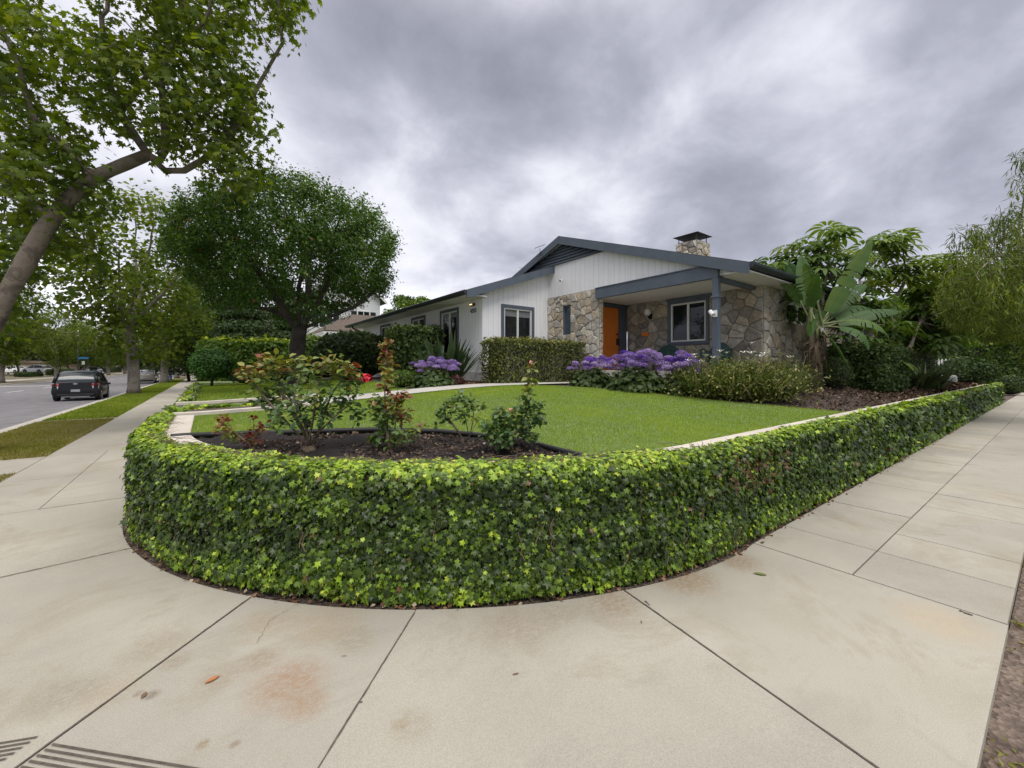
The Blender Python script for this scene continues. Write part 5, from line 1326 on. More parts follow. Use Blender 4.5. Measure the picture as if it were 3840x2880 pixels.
# ------------------------------------------------------------------ shrubs and hedges
def hedge_box(name, label, cx, cy, rz, sx, sy, z0, z1, n, lsize, lm, seed, rnd=.12, cat='hedge', group=None, tone0=.45, twigs=0, wav=.04, rough=.04, tpl=LEAF, round_=False, top_tone=.2):
    g = np.random.default_rng(seed)
    root = empty(name, (cx, cy, z0), rz, label, cat, group)
    h = z1 - z0
    core = bpy.data.meshes.new('branches'); bm = bmesh.new()
    if round_: bmesh.ops.create_icosphere(bm, subdivisions=3, radius=1.)
    else: bmesh.ops.create_cube(bm, size=2.); bmesh.ops.subdivide_edges(bm, edges=bm.edges[:], cuts=6, use_grid_fill=True)
    for v in bm.verts:
        s = .86 + .05 * float(vnoise(np.array([v.co.to_tuple()]), 3, seed)[0])
        v.co = Vector((v.co.x * sx / 2 * s, v.co.y * sy / 2 * s, h / 2 + v.co.z * h / 2 * (s if v.co.z > 0 else .98)))
    bm.to_mesh(core); bm.free(); link_mesh('branches', core, M_core, root)
    if round_:
        u = nrm(g.normal(0, 1, (n, 3))); u[:, 2] = np.where(u[:, 2] < -.6, -u[:, 2], u[:, 2])
        rr = 1 + rough * 1.5 * vnoise(u, 4, seed) + g.normal(0, rough, n)
        P = u * rr[:, None] * [sx / 2, sy / 2, h / 2] + [0, 0, h / 2]; nn = u
        P[:, 2] = np.maximum(P[:, 2], .03)
    else:
        areas = np.array([sx * h, sx * h, sy * h, sy * h, sx * sy]); f = g.choice(5, n, p=areas / areas.sum())
        a, b_ = g.uniform(-1, 1, n), g.uniform(-1, 1, n)
        P = np.zeros((n, 3)); nn = np.zeros((n, 3))
        for k, (ax, s) in enumerate(((1, -1), (1, 1), (0, -1), (0, 1))):
            q = f == k
            P[q, ax] = s; P[q, 1 - ax] = a[q]; P[q, 2] = b_[q]; nn[q, ax] = s
        q = f == 4; P[q, 0] = a[q]; P[q, 1] = b_[q]; P[q, 2] = 1; nn[q, 2] = 1
        # round the edges
        ex = np.array([sx / 2, sy / 2, h / 2]); Q = P * ex; lim = ex - rnd; inner = np.clip(Q, -lim, lim); dlt = Q - inner; L_ = np.linalg.norm(dlt, axis=1, keepdims=True)
        Q = inner + dlt / np.maximum(L_, 1e-6) * np.minimum(L_, rnd); nn = nrm(nn + dlt / np.maximum(L_, 1e-6) * .6)
        Q += nn * (wav * vnoise(Q, 3.0, seed)[:, None] + g.normal(0, rough, (n, 1)))
        P = Q + [0, 0, h / 2]; P[:, 2] = np.maximum(P[:, 2], .02)
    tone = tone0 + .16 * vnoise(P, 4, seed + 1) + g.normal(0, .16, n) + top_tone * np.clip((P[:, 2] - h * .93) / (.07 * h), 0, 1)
    leaves('foliage', P, nn, lsize * np.clip(g.normal(1, .3, n), .5, 1.6), tpl, lm, root, tone, None, .55, g)
    if twigs:
        mb = MB()
        for _ in range(twigs):
            x = g.uniform(-sx / 2, sx / 2) * .95; zt = g.uniform(.02, h * .6); p = Vector((x, -sy / 2 * .97 - .02, zt)); pts = [p.copy()]
            for k in range(4): p = p + Vector((g.normal(0, .04), g.normal(0, .012), g.uniform(.03, .09))); pts.append(p.copy())
            mb.tube(pts, [.006, .005, .004, .003, .002], 3)
        mb.build('twigs', M_bark_lt, root)
    return root
z1_ = float(gz(8, 9.3))
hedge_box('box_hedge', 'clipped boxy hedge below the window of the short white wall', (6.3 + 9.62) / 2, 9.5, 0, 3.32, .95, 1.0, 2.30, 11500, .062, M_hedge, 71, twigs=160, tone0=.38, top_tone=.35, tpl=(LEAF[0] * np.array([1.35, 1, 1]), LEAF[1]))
hedge_box('shrub', 'tall clipped leafy shrub below the small wing windows', 6.05, 14.3, R(90), 2.7, 1.3, 1.0, 2.95, 7000, .11, M_shrub, 72, .35, 'shrub', tpl=LW, tone0=.5, wav=.10)
hedge_box('shrub', 'dark rounded shrub farther along the wing, left of the clipped shrub', 5.4, 19.3, 0, 3.4, 3.2, .9, 3.05, 7500, .13, M_shrubdk, 73, .4, 'shrub', tpl=LW, round_=True, rough=.05)
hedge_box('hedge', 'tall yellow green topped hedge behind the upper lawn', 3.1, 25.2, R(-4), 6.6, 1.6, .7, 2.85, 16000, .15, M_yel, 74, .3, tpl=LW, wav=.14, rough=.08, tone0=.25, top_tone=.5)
hedge_box('shrub', 'bright green bushy shrub right behind the dark tree trunk', 4.6, 23.2, 0, 2.6, 2.0, 1.0, 3.0, 4500, .14, M_yel, 75, .4, 'shrub', tpl=LW, round_=True, rough=.09, tone0=.3)
# small clipped conifer on a stem
ctx, cty = .2, 20.3
root = empty('clipped_conifer', (ctx, cty, .9), 0, 'small dark green clipped conifer on a short stem beside the pavement', 'tree')
mb = MB(); mb.tube([(0, 0, -.1), (.02, 0, .3), (0, 0, .7)], [.05, .045, .04], 8); mb.build('trunk', M_bark_dk, root, True)
g = np.random.default_rng(9); n = 9000; u = nrm(g.normal(0, 1, (n, 3))); P = u * (1 + .22 * vnoise(u, 3.5, 1) + g.normal(0, .09, n))[:, None] * [.70, .70, .58] * (.55 + .45 * g.random((n, 1)) ** .3) + [0, 0, .78]
P[:, 0] *= 1 + .15 * np.clip((.9 - P[:, 2]), -.5, 1); leaves('crown', P, u + [0, 0, .6], .09, LEAF, leafmat('conifer_spray', [(0, (.015, .06, .012)), (.6, (.035, .12, .02)), (1, (.08, .22, .03))], .6, .2, .3), root, None, u + [0, 0, 1.2], .4, g)
hedge_box('shrub', 'small low green shrub beside the clipped conifer', 1.45, 20.0, 0, 1.3, 1.0, .85, 1.35, 1800, .08, M_shrub, 76, .2, 'shrub', round_=True)
hedge_box('shrub', 'small low dark shrub at the foot of the tall hedge', 2.9, 21.2, 0, 1.6, 1.0, .85, 1.5, 1800, .09, M_shrubdk, 77, .2, 'shrub', round_=True)
# right-hand bed
hedge_box('box_hedge', 'big dark clipped hedge at the corner of the stone house', 14.5, 3.25, R(-8), 1.6, 1.25, .88, 2.10, 11000, .065, M_shrubdk, 81, .22, tpl=LW, tone0=.5)
hedge_box('box_hedge', 'small dark round clipped shrub left of the big dark hedge', 12.75, 3.5, 0, .75, .75, .92, 1.75, 2800, .055, M_shrubdk, 82, .2, round_=True, tone0=.5, group=None)
hedge_box('hedge', 'flat topped clipped hedge behind the strap leaved clump', 20.8, 3.4, 0, 4.4, .8, .8, 2.08, 7000, .075, M_shrub, 83, .12, tone0=.4, top_tone=.5)
hedge_box('shrub', 'domed grey green shrub behind the flat topped hedge', 26.0, 4.3, 0, 3.6, 1.4, .8, 2.6, 5000, .09, M_shrubdk, 84, .3, 'shrub', round_=True, tone0=.6)
hedge_box('shrub', 'wide dark domed shrub near the far end of the ivy wall', 26.9, 2.95, -TH, 3.1, 1.7, .76, 1.92, 7500, .10, M_shrubdk, 85, .3, 'shrub', round_=True, rough=.05, tpl=LW, tone0=.45)
hedge_box('shrub', 'round clipped shrub standing beyond the end of the ivy wall', 36.0, 1.85, 0, 1.3, 1.2, 0, 1.05, 3500, .09, M_shrub, 86, .3, 'shrub', round_=True, tone0=.5)
hedge_box('hedge', 'bright green hedge far behind the wide dark shrub', 43, 3.2, -TH, 5.5, 2.2, -.05, 3.2, 9000, .16, M_yel, 87, .2, tpl=LW, tone0=.22, top_tone=.6)
hedge_box('shrub', 'dark bushy shrub between the picket gate and the far hedge', 34, 5.0, 0, 4, 3, .1, 3.3, 5000, .14, M_shrubdk, 88, .3, 'shrub', round_=True, rough=.10, tpl=LW)
for k, (x, y, s, lab) in enumerate(((46, 6, 1.0, 'dark tree behind the bright far hedge'), (62, -6, 1.1, 'tall tree beyond the far end of the pavement'), (52, 14, 1.1, 'tree behind the far gardens, right of the house'), (78, 6, 1.4, 'distant tree closing the view past the wall end'), (34, 12, .75, 'dark tree between the far wing and the bright hedge'), (95, -4, 1.5, 'farthest tree at the end of the pavement'))):
    c = copy_tree(d1 if k % 2 == 0 else d2, None, (x, y, 0), k * 1.3, (s, s, s * .62), lab); c['group'] = 'trees at the far end of the side pavement'

def straps(name, mat, parent, n, L, wd, c, spread_r, g, arch=1.0, up=1.0, seg=5, fold=.0, tonec=.5, tonev=.2, loc=True):
    """arching strap leaves out of a clump centre c"""
    V = []; FC = []; T = []
    for i in range(n):
        a = g.uniform(0, 6.283); r0_ = spread_r * math.sqrt(g.random()); p = np.array([c[0] + r0_ * math.cos(a), c[1] + r0_ * math.sin(a), c[2]])
        a2 = a + g.normal(0, .5); l = L * g.uniform(.55, 1.1); el = g.uniform(.75, 1.5) * up; el = min(el, 1.5); d = np.array([math.cos(a2) * math.cos(el), math.sin(a2) * math.cos(el), math.sin(el)])
        side = np.array([-math.sin(a2), math.cos(a2), 0]); w_ = wd * g.uniform(.7, 1.2); b0 = len(V)
        for k in range(seg + 1):
            t = k / seg; ww = w_ * (1 - t ** 3) * (.55 + .9 * t * (1 - t) * 2); V += [p - side * ww / 2, p + side * ww / 2]
            p = p + d * l / seg; d = d + np.array([0, 0, -arch * .34 * (t + .15) * (1.2 if el < 1.1 else .8)]) / 1.0; d = d / np.linalg.norm(d)
        FC += [(b0 + 2 * k, b0 + 2 * k + 1, b0 + 2 * k + 3, b0 + 2 * k + 2) for k in range(seg)]
        T += [np.clip(g.normal(tonec, tonev), 0, 1)] * (2 * seg + 2)
    return np_mesh(name, np.array(V), np.array(FC), mat, parent, np.array(T))
g = np.random.default_rng(91)
e = empty('bird_of_paradise_plant', (5.75, 11.0, 1.05), 0, 'dark green fan of stiff pointed leaves in front of the wing corner', 'plant'); straps('leaves', M_strap, e, 130, 1.55, .13, (0, 0, 0), .45, g, .28, .95)
e = empty('agapanthus', (18.1, 2.8, float(gz(18.1, 2.8)) - .02), 0, 'glossy strap leaved clump in front of the flat topped hedge', 'plant'); straps('leaves', M_strap, e, 260, 1.05, .07, (0, 0, 0), .55, g, 1.3, .8, tonec=.85)
# grassy clumps with white flowers in front of the porch
M_petal = simple('white_petal', (.85, .85, .80), .7, var=.03)
def grassy(x, y, r, L, n, lab, flowers, seed, tonec=.5):
    g = np.random.default_rng(seed); z = float(gz(x, y)); e = empty('flowering_grass_clump', (x, y, z), 0, lab, 'plant', 'grassy flowering clumps before the stone house')
    straps('leaves', M_diet, e, n, L * 1.05, .030, (0, 0, 0), r, g, 1.5, .92, tonec=tonec, tonev=.27)
    n2 = int(n * 7); P = g.normal(0, 1, (n2, 3)) * [r * .75, r * .75, .22] + [0, 0, .22]; P[:, 2] = np.abs(P[:, 2]); leaves('undergrowth', P, np.array([[0, 0, 1.]] * n2), .07, LEAF, M_hedge, e, None, None, .8, g)
    if flowers:
        mb = MB(); stm = MB()
        for _ in range(flowers):
            a = g.uniform(0, 6.28); q = r * 1.1 * math.sqrt(g.random()); cx, cy, cz_ = q * math.cos(a), q * math.sin(a), L * g.uniform(.8, 1.12)
            stm.tube([(cx * .6, cy * .6, 0), (cx, cy, cz_)], .004, 3)
            fm_ = MB()
            for k in range(6):
                b_ = k * 1.047 + a; fm_.add([(cx, cy, cz_), (cx + .06 * math.cos(b_ - .4), cy + .06 * math.sin(b_ - .4), cz_ + .03), (cx + .08 * math.cos(b_), cy + .08 * math.sin(b_), cz_ + .045), (cx + .06 * math.cos(b_ + .4), cy + .06 * math.sin(b_ + .4), cz_ + .03)], [(0, 1, 2, 3)])
            fm_.build('flower', M_petal, e)
        stm.build('stems', M_twig, e)
grassy(8.35, 4.45, .45, .80, 330, 'tall grassy clump with white flowers beside the purple flowers', 6, 1)
grassy(8.5, 3.9, .42, .85, 360, 'tall grassy clump with white flowers in the middle of the row', 4, 2, .6)
grassy(8.75, 3.5, .38, .82, 330, 'grassy clump with white flowers at the end of the row by the bare mulch', 4, 3)
grassy(9.3, 4.2, .45, .95, 300, 'dull grassy clump behind the others against the stone wall', 2, 4, .35)
grassy(10.2, 3.75, .4, .8, 200, 'grassy clump at the foot of the banana like plant', 1, 5, .45)

# purple statice
def statice(x, y, r, hgt, nb, label, seed, deep=.2):
    g = np.random.default_rng(seed); z = float(gz(x, y)); e = empty('statice_plant', (x, y, z), 0, label, 'plant', 'purple flowering statice clumps')
    n = int(1500 * r); u = nrm(g.normal(0, 1, (n, 3))); u[:, 2] = np.abs(u[:, 2]); P = u * [r, r, hgt * .55] * (.6 + .4 * g.random((n, 1))); leaves('leaves', P, u + [0, 0, .5], .13, LW, M_shrub, e, .4 + .25 * g.random(n), u + [0, 0, -.3], .4, g)
    for nm, frac, mat_ in (('blooms', 1 - deep, M_purp), ('dark_blooms', deep, M_purp2)):
        k = int(nb * frac)
        if k < 1: continue
        Ps = []; Ts = []; Ns = []
        for i in range(k):
            a = g.uniform(0, 6.28) if nm == 'blooms' else g.normal(.6, .5); q = r * 1.05 * math.sqrt(g.random()); c_ = np.array([q * math.cos(a), q * math.sin(a), hgt * (.62 + .36 * g.random()) * (1 - .18 * (q / r) ** 2)])
            m = 190; v = nrm(g.normal(0, 1, (m, 3))); v[:, 2] = np.abs(v[:, 2]) * .8 - .1; Ps.append(c_ + v * g.uniform(.07, .12) * np.array([1, 1, .75])); Ns.append(v); Ts += list(np.clip(g.normal(g.uniform(.2, .9), .15, m), 0, 1))
        leaves(nm, np.concatenate(Ps), np.concatenate(Ns), .026, LW, mat_, e, np.array(Ts), None, .5, g)
    mb = MB()
    for i in range(30):
        a = g.uniform(0, 6.28); q = r * math.sqrt(g.random()); mb.tube([(q * .3 * math.cos(a), q * .3 * math.sin(a), 0), (q * math.cos(a), q * math.sin(a), hgt * .75)], .006, 3)
    mb.build('stems', M_twig, e)
statice(4.75, 9.75, .62, .80, 46, 'purple flowering clump below the fan of pointed leaves at the wing corner', 1, .12)
statice(8.0, 7.3, .55, .82, 40, 'darker purple flowering clump beside the orange door', 2, .35)
statice(8.25, 4.95, .45, .92, 34, 'deep violet flowering clump between the lilac clump and the grassy clumps', 4, .6)
statice(8.0, 5.9, .72, .98, 70, 'wide lilac flowering clump in front of the porch window', 3, .25)
e = hedge_box('shrub', 'small bright green cushion plant left of the purple clump at the wing corner', 4.05, 10.15, 0, .8, .7, 1.0, 1.42, 1500, .06, M_yel, 92, .2, 'shrub', round_=True, tone0=.3)
e = hedge_box('shrub', 'low dark red leaved cushion at the foot of the purple clump', 5.15, 9.45, 0, .55, .4, 1.0, 1.28, 700, .06, leafmat('red_cushion', [(0, (.03, .05, .02)), (.5, (.10, .03, .03)), (1, (.2, .06, .05))]), 93, .1, 'shrub', round_=True)

# giant bird of paradise with banana-like leaves
def big_leaf(mb_V, FC, T, base, d0, petiole, L, W, droop, g, tone, roll=0., rips=7):
    base = np.array(base, float); d = nrm(np.array(d0, float)); p = base.copy()
    # petiole
    pet = [p.copy()]
    for k in range(4): p = p + d * petiole / 4; d = nrm(d + [0, 0, -droop * .04]); pet.append(p.copy())
    side0 = nrm(np.cross(d, iv_)); upv = nrm(np.cross(side0, d)); side = side0 * math.cos(roll) + upv * math.sin(roll)
    seg = 14; tears = set(g.integers(3, seg - 1, rips).tolist()); prev = None
    for sgn in (-1, 1):
        q = p.copy(); dd = d.copy(); rows = []
        for k in range(seg + 1):
            t = k / seg; w = W * (math.sin(math.pi * min(1, (t * .93 + .07)) ** .8)) ** .6 * (1 if t < .97 else .4)
            nrm_ = nrm(np.cross(dd, side)) 
            e1 = q + side * sgn * w * .5 + nrm_ * w * .12; e2 = q + side * sgn * w + nrm_ * w * .05 + np.array([0, 0, -.22 * w * abs(side[0] + side[1] + .2)])
            rows.append((q.copy(), e1, e2)); q = q + dd * L / seg; dd = nrm(dd + [0, 0, -droop * (.03 + .16 * t)])
        for k in range(seg):
            a, b_ = rows[k], rows[k + 1]; b0 = len(mb_V); sh = .012 if (k in tears) else 0
            mb_V += [a[0], a[1], a[2], b_[0], b_[1] - (b_[1] - a[1]) * (.25 if k in tears else 0), b_[2] - (b_[2] - a[2]) * (.45 if k in tears else 0)]
            FC += [(b0, b0 + 1, b0 + 4, b0 + 3), (b0 + 1, b0 + 2, b0 + 5, b0 + 4)]; T += [np.clip(tone + (.08 if sgn > 0 else -.05) + .03 * ((k % 2) * 2 - 1), 0, 1)] * 6
    return pet
g = np.random.default_rng(95)
bpx, bpy_ = 11.9, 3.65
e = empty('giant_bird_of_paradise', (bpx, bpy_, .95), 0, 'tall plant with huge banana like leaves at the corner of the stone house', 'plant')
V, FC, T = [], [], []; stalks = MB()
iu = np.array([CT, -ST, 0]); iv_ = np.array([ST, CT, 0]); zz1 = np.array([0, 0, 1.])
specs = [ # (right, depth, up) direction, petiole, length, width, droop, tone, roll
    ((.52, -.1, 1.0), .60, 1.95, .19, .05, .62, .45), ((.0, .2, 1), .70, 1.35, .23, .12, .45, .2), ((-.30, -.1, 1), .65, .95, .17, .5, .6, .7), ((-.32, .1, .9), .95, .65, .13, 1.1, .45, .9),
    ((.70, .2, .72), .70, 1.35, .19, .45, .35, .5), ((1.0, -.1, .44), .55, 1.5, .19, .38, .28, .75), ((1.0, .3, .62), .6, 1.45, .18, .6, .35, .9), ((.8, -.4, .20), .5, 1.0, .15, 1.3, .6, .9),
    ((-.3, -.4, .2), .45, .8, .15, 2.0, .45, .7), ((.35, -.5, .0), .5, .8, .16, 1.7, .4, .8), ((.1, -.4, -.45), .35, .9, .15, .5, .35, 1.0), ((-.1, .4, 1), .95, 1.1, .18, .3, .25, .9), ((.35, .4, .9), .9, 1.2, .18, .6, .3, .8), ((-.12, -.35, .9), .5, .9, .14, .8, .5, 1.1), ((.55, .5, .5), .7, 1.3, .18, .8, .25, .3)]
for (dr, pe, Lf, Wf, drp, tn, rl) in specs:
    d0 = iu * dr[0] + iv_ * dr[1] + zz1 * dr[2]; b0_ = np.array([g.normal(0, .06), g.normal(0, .06), 1.45 + g.uniform(-.15, .15)])
    pet = big_leaf(V, FC, T, b0_, d0, pe, Lf, Wf, drp, g, tn, rl); stalks.tube([b0_ * [1, 1, .85]] + pet, [.035, .032, .028, .024, .02, .016], 6)
o = np_mesh('leaves', np.array(V), np.array(FC), M_ban, e, np.array(T)); stalks.build('stalks', simple('stalk_green', (.14, .17, .06), .6, var=.3), e, True)
mb = MB(); mb.tube([(0, 0, -.05), (.05, 0, .7), (0, .02, 1.5)], [.17, .15, .11], 10)
for k in range(26):
    a = g.uniform(0, 6.28); z = g.uniform(.5, 1.5); mb.tube([(.1 * math.cos(a), .1 * math.sin(a), z), (.22 * math.cos(a), .22 * math.sin(a), z - .05), (.25 * math.cos(a), .25 * math.sin(a), z - .5)], [.03, .02, .006], 4)
mb.build('trunk', simple('fibre_trunk', (.10, .075, .045), .95, var=.5, bump=.8), e, True)
fl = MB()
for k in range(9): a = g.uniform(-.6, .6); d_ = iu * math.sin(a) - iv_ * .4 + zz1 * (.8 + .2 * g.random()); p0 = np.array([.0, -.15, 1.35]); sd_ = iu * .02; tp = p0 + d_ * .22; fl.add([p0 - sd_, p0 + sd_, tp], [(0, 1, 2)])
fl.build('flowers', M_petal, e)

# umbrella trees (palmate drooping leaflets)
def rosettes(name, cs, mat, parent, R0, g, nl=11, tonec=.5):
    V = []; FC = []; T = []
    for c_, sc_, tn in cs:
        ax = nrm(np.array([g.normal(0, .3), g.normal(0, .3), 1.0]) + np.array(c_) * .08)
        e1 = nrm(np.cross(ax, [1, .2, .1])); e2 = np.cross(ax, e1); a0 = g.uniform(0, 6.28)
        for k in range(nl):
            a = a0 + 6.283 * k / nl; rd = e1 * math.cos(a) + e2 * math.sin(a); side = np.cross(ax, rd); L_ = R0 * sc_ * g.uniform(.85, 1.1); W_ = L_ * .135; b0 = len(V); p = np.array(c_) + rd * L_ * .28; d = nrm(rd + ax * .15)
            for q in range(6):
                t = q / 5; w = W_ * (math.sin(math.pi * (.08 + .9 * t))) ** .7; mid = p - ax * w * .28
                V += [p - side * w, mid * 1.0 + ax * w * .5, p + side * w]; p = p + d * L_ * .2; d = nrm(d + np.array([0, 0, -.28 - .12 * t]))
            for q in range(5): FC += [(b0 + 3 * q, b0 + 3 * q + 1, b0 + 3 * q + 4, b0 + 3 * q + 3), (b0 + 3 * q + 1, b0 + 3 * q + 2, b0 + 3 * q + 5, b0 + 3 * q + 4)]
            T += [np.clip(tn + g.normal(0, .08), 0, 1)] * 18
    return np_mesh(name, np.array(V), np.array(FC), mat, parent, np.array(T))
def umbrella(bx, by, label, trunks, px_list, seed, R0=.36, z0=.9):
    g = np.random.default_rng(seed); e = empty('umbrella_tree', (bx, by, z0), 0, label, 'tree', 'umbrella trees beside the stone house'); b0 = np.array([bx, by, z0])
    wood = MB(); cs = []
    ends = [np.array(t[-1]) for t in trunks]
    for t in trunks:
        pts = dense([Vector(p) for p in t], .3); wood.tube([p for p in pts], [.085 * (1 - .65 * i / len(pts)) for i in range(len(pts))], 8)
    allp = [np.array(p) for t in trunks for p in dense([Vector(q) for q in t], .3)[3:]]
    for (px, py, Yd, sc_, tn) in px_list:
        p = np.array(atY(px, py, Yd)) - b0; j = min(range(len(allp)), key=lambda i: np.linalg.norm(allp[i] - p) + .5 * max(0, allp[i][2] - p[2])); q = allp[j]; mid = (q + p) / 2 + [0, 0, -.12]
        wood.tube([q, mid, p], [.03, .022, .012], 5)
        for r_ in range(5): pp = p + g.normal(0, .21, 3) * [1, 1, .8]; cs.append((pp, sc_ * g.uniform(.8, 1.1), tn + g.normal(0, .12))); wood.tube([p, pp], [.01, .006], 4)
    wood.build('trunk', M_bark_lt, e, True); rosettes('crown', cs, M_umb, e, R0, g); return e
g = np.random.default_rng(97)
lst = []
for (px, py) in ((2935, 985), (2990, 935), (2960, 1040), (3050, 905), (2900, 1010), (3110, 930), (3150, 890), (3080, 985), (3030, 1010), (3200, 960), (3120, 1020), (2985, 1090), (2965, 1150), (3180, 1050), (3240, 1010), (3110, 1120), (3190, 1150), (3270, 1130), (3240, 1210), (3310, 1190), (3170, 1230), (3330, 1260), (3260, 1280)): lst.append((px, py, g.uniform(11.2, 12.2), 1.15, .55 if py < 960 else .35))
umbrella(14.0, 4.15, 'umbrella tree with drooping fans of leaflets, rising above the house eave', [[(-.7, -.1, -.1), (-.65, -.05, 1.2), (-.3, -.05, 2.2), (-.6, 0, 3.2)], [(-.1, 0, 0), (.1, .0, 1.5), (.3, .05, 2.6), (.5, 0, 3.3)]], lst, 3, .36)
lst = []
for (px, py) in ((3290, 920), (3340, 900), (3310, 970), (3250, 1070), (3360, 960), (3400, 1000), (3380, 890), (3290, 1030), (3460, 1000), (3540, 990), (3440, 1040), (3500, 1045)): lst.append((px, py, g.uniform(12.8, 14.2), 1.15, .7))
umbrella(16.6, 3.9, 'leaning umbrella tree with bare pale branches beyond the banana like plant', [[(0, 0, -.1), (.25, -.1, 1.0), (1.0, -.3, 2.1), (1.8, -.6, 3.1), (2.4, -.7, 3.7)], [(.0, 0, .1), (-.2, .05, 1.4), (-.1, 0, 2.6), (.1, 0, 3.5)]], lst, 4, .38)
lst = []
for (px, py) in ((3560, 1030), (3600, 1055), (3480, 1090), (3540, 1095), (3430, 1110), (3500, 1190), (3560, 1210), (3450, 1220), (3400, 1190), (3600, 1160), (3520, 1240), (3460, 1150), (3580, 1260), (3420, 1260), (3640, 1100), (3500, 1280), (3380, 1240)): lst.append((px, py, g.uniform(14, 15.6), 1.25, .3 if py > 1150 else .5))
umbrella(18.2, 3.3, 'low spreading umbrella tree with the darkest drooping fans', [[(-.5, 0, -.1), (.2, -.1, .7), (1.0, -.2, 1.5), (1.6, -.3, 2.2)], [(0, 0, .0), (-.1, .1, 1.2), (.2, .1, 2.4)]], lst, 5, .44)

# weeping acacia by the far pavement
g = np.random.default_rng(99)
aw = (17.0, 3.2)
e_init = poly_init([(None, dense([(18.6, -.7, -.05), (18.5, -.6, 1.6), (18.0, -.2, 3.2), (17.3, .6, 4.6)], .35)), ((0, 7), dense([(18.2, -.3, 2.6), (17.4, .4, 3.5), (16.4, 1.0, 4.4)], .35))])
A = np.concatenate([ellipsoid_pts(280, (17.4, .8, 4.6), (2.1, 1.3, 1.35), g, .2), ellipsoid_pts(190, (15.8, 1.25, 3.7), (1.6, .9, .9), g, .2), ellipsoid_pts(260, (18.0, .6, 3.3), (2.4, 1.0, 1.4), g, .2), ellipsoid_pts(24, (17.3, .6, 6.9), (.6, .5, .7), g, .2)])
nodes, par = colonize(e_init, A, .24, 2.0, .36, 90, 5)
rad, kids = tree_radii(par, .006, 2.3, .13)
root = empty('weeping_tree', (18.6, -.7, 0), 0, 'weeping yellow green tree with hanging narrow leaves over the pavement', 'tree')
reparent(tree_wood('trunk', nodes, par, rad, kids, M_bark_lt, None), root)
cand = np.where(rad < .011)[0]; per = 66; P0 = np.repeat(nodes[cand], per, 0); hang = g.random(len(P0)) ** 1.0 * .65; rep = np.repeat(g.normal(0, .12, (len(cand) * (per // 11), 3)), 11, 0)[:len(P0)]
P = P0 + rep * [1, 1, .4] + g.normal(0, .035, P0.shape) + np.stack([0 * hang, 0 * hang, -hang], 1); P = P[P[:, 2] > np.where(P[:, 1] > .7, 2.35, 1.75)]
n = len(P); o = leaves('crown', P, g.normal(0, 1, (n, 3)), .19 * np.clip(g.normal(1, .2, n), .5, 1.5), (NARROW[0] * np.array([.85, 1, 1]), NARROW[1]), M_acacia, None, .5 + .22 * vnoise(P, 1.2, 3) + g.normal(0, .14, n), g.normal(0, .2, (n, 3)) + [0, 0, -1.3], .3, g, .28); reparent(o, root)

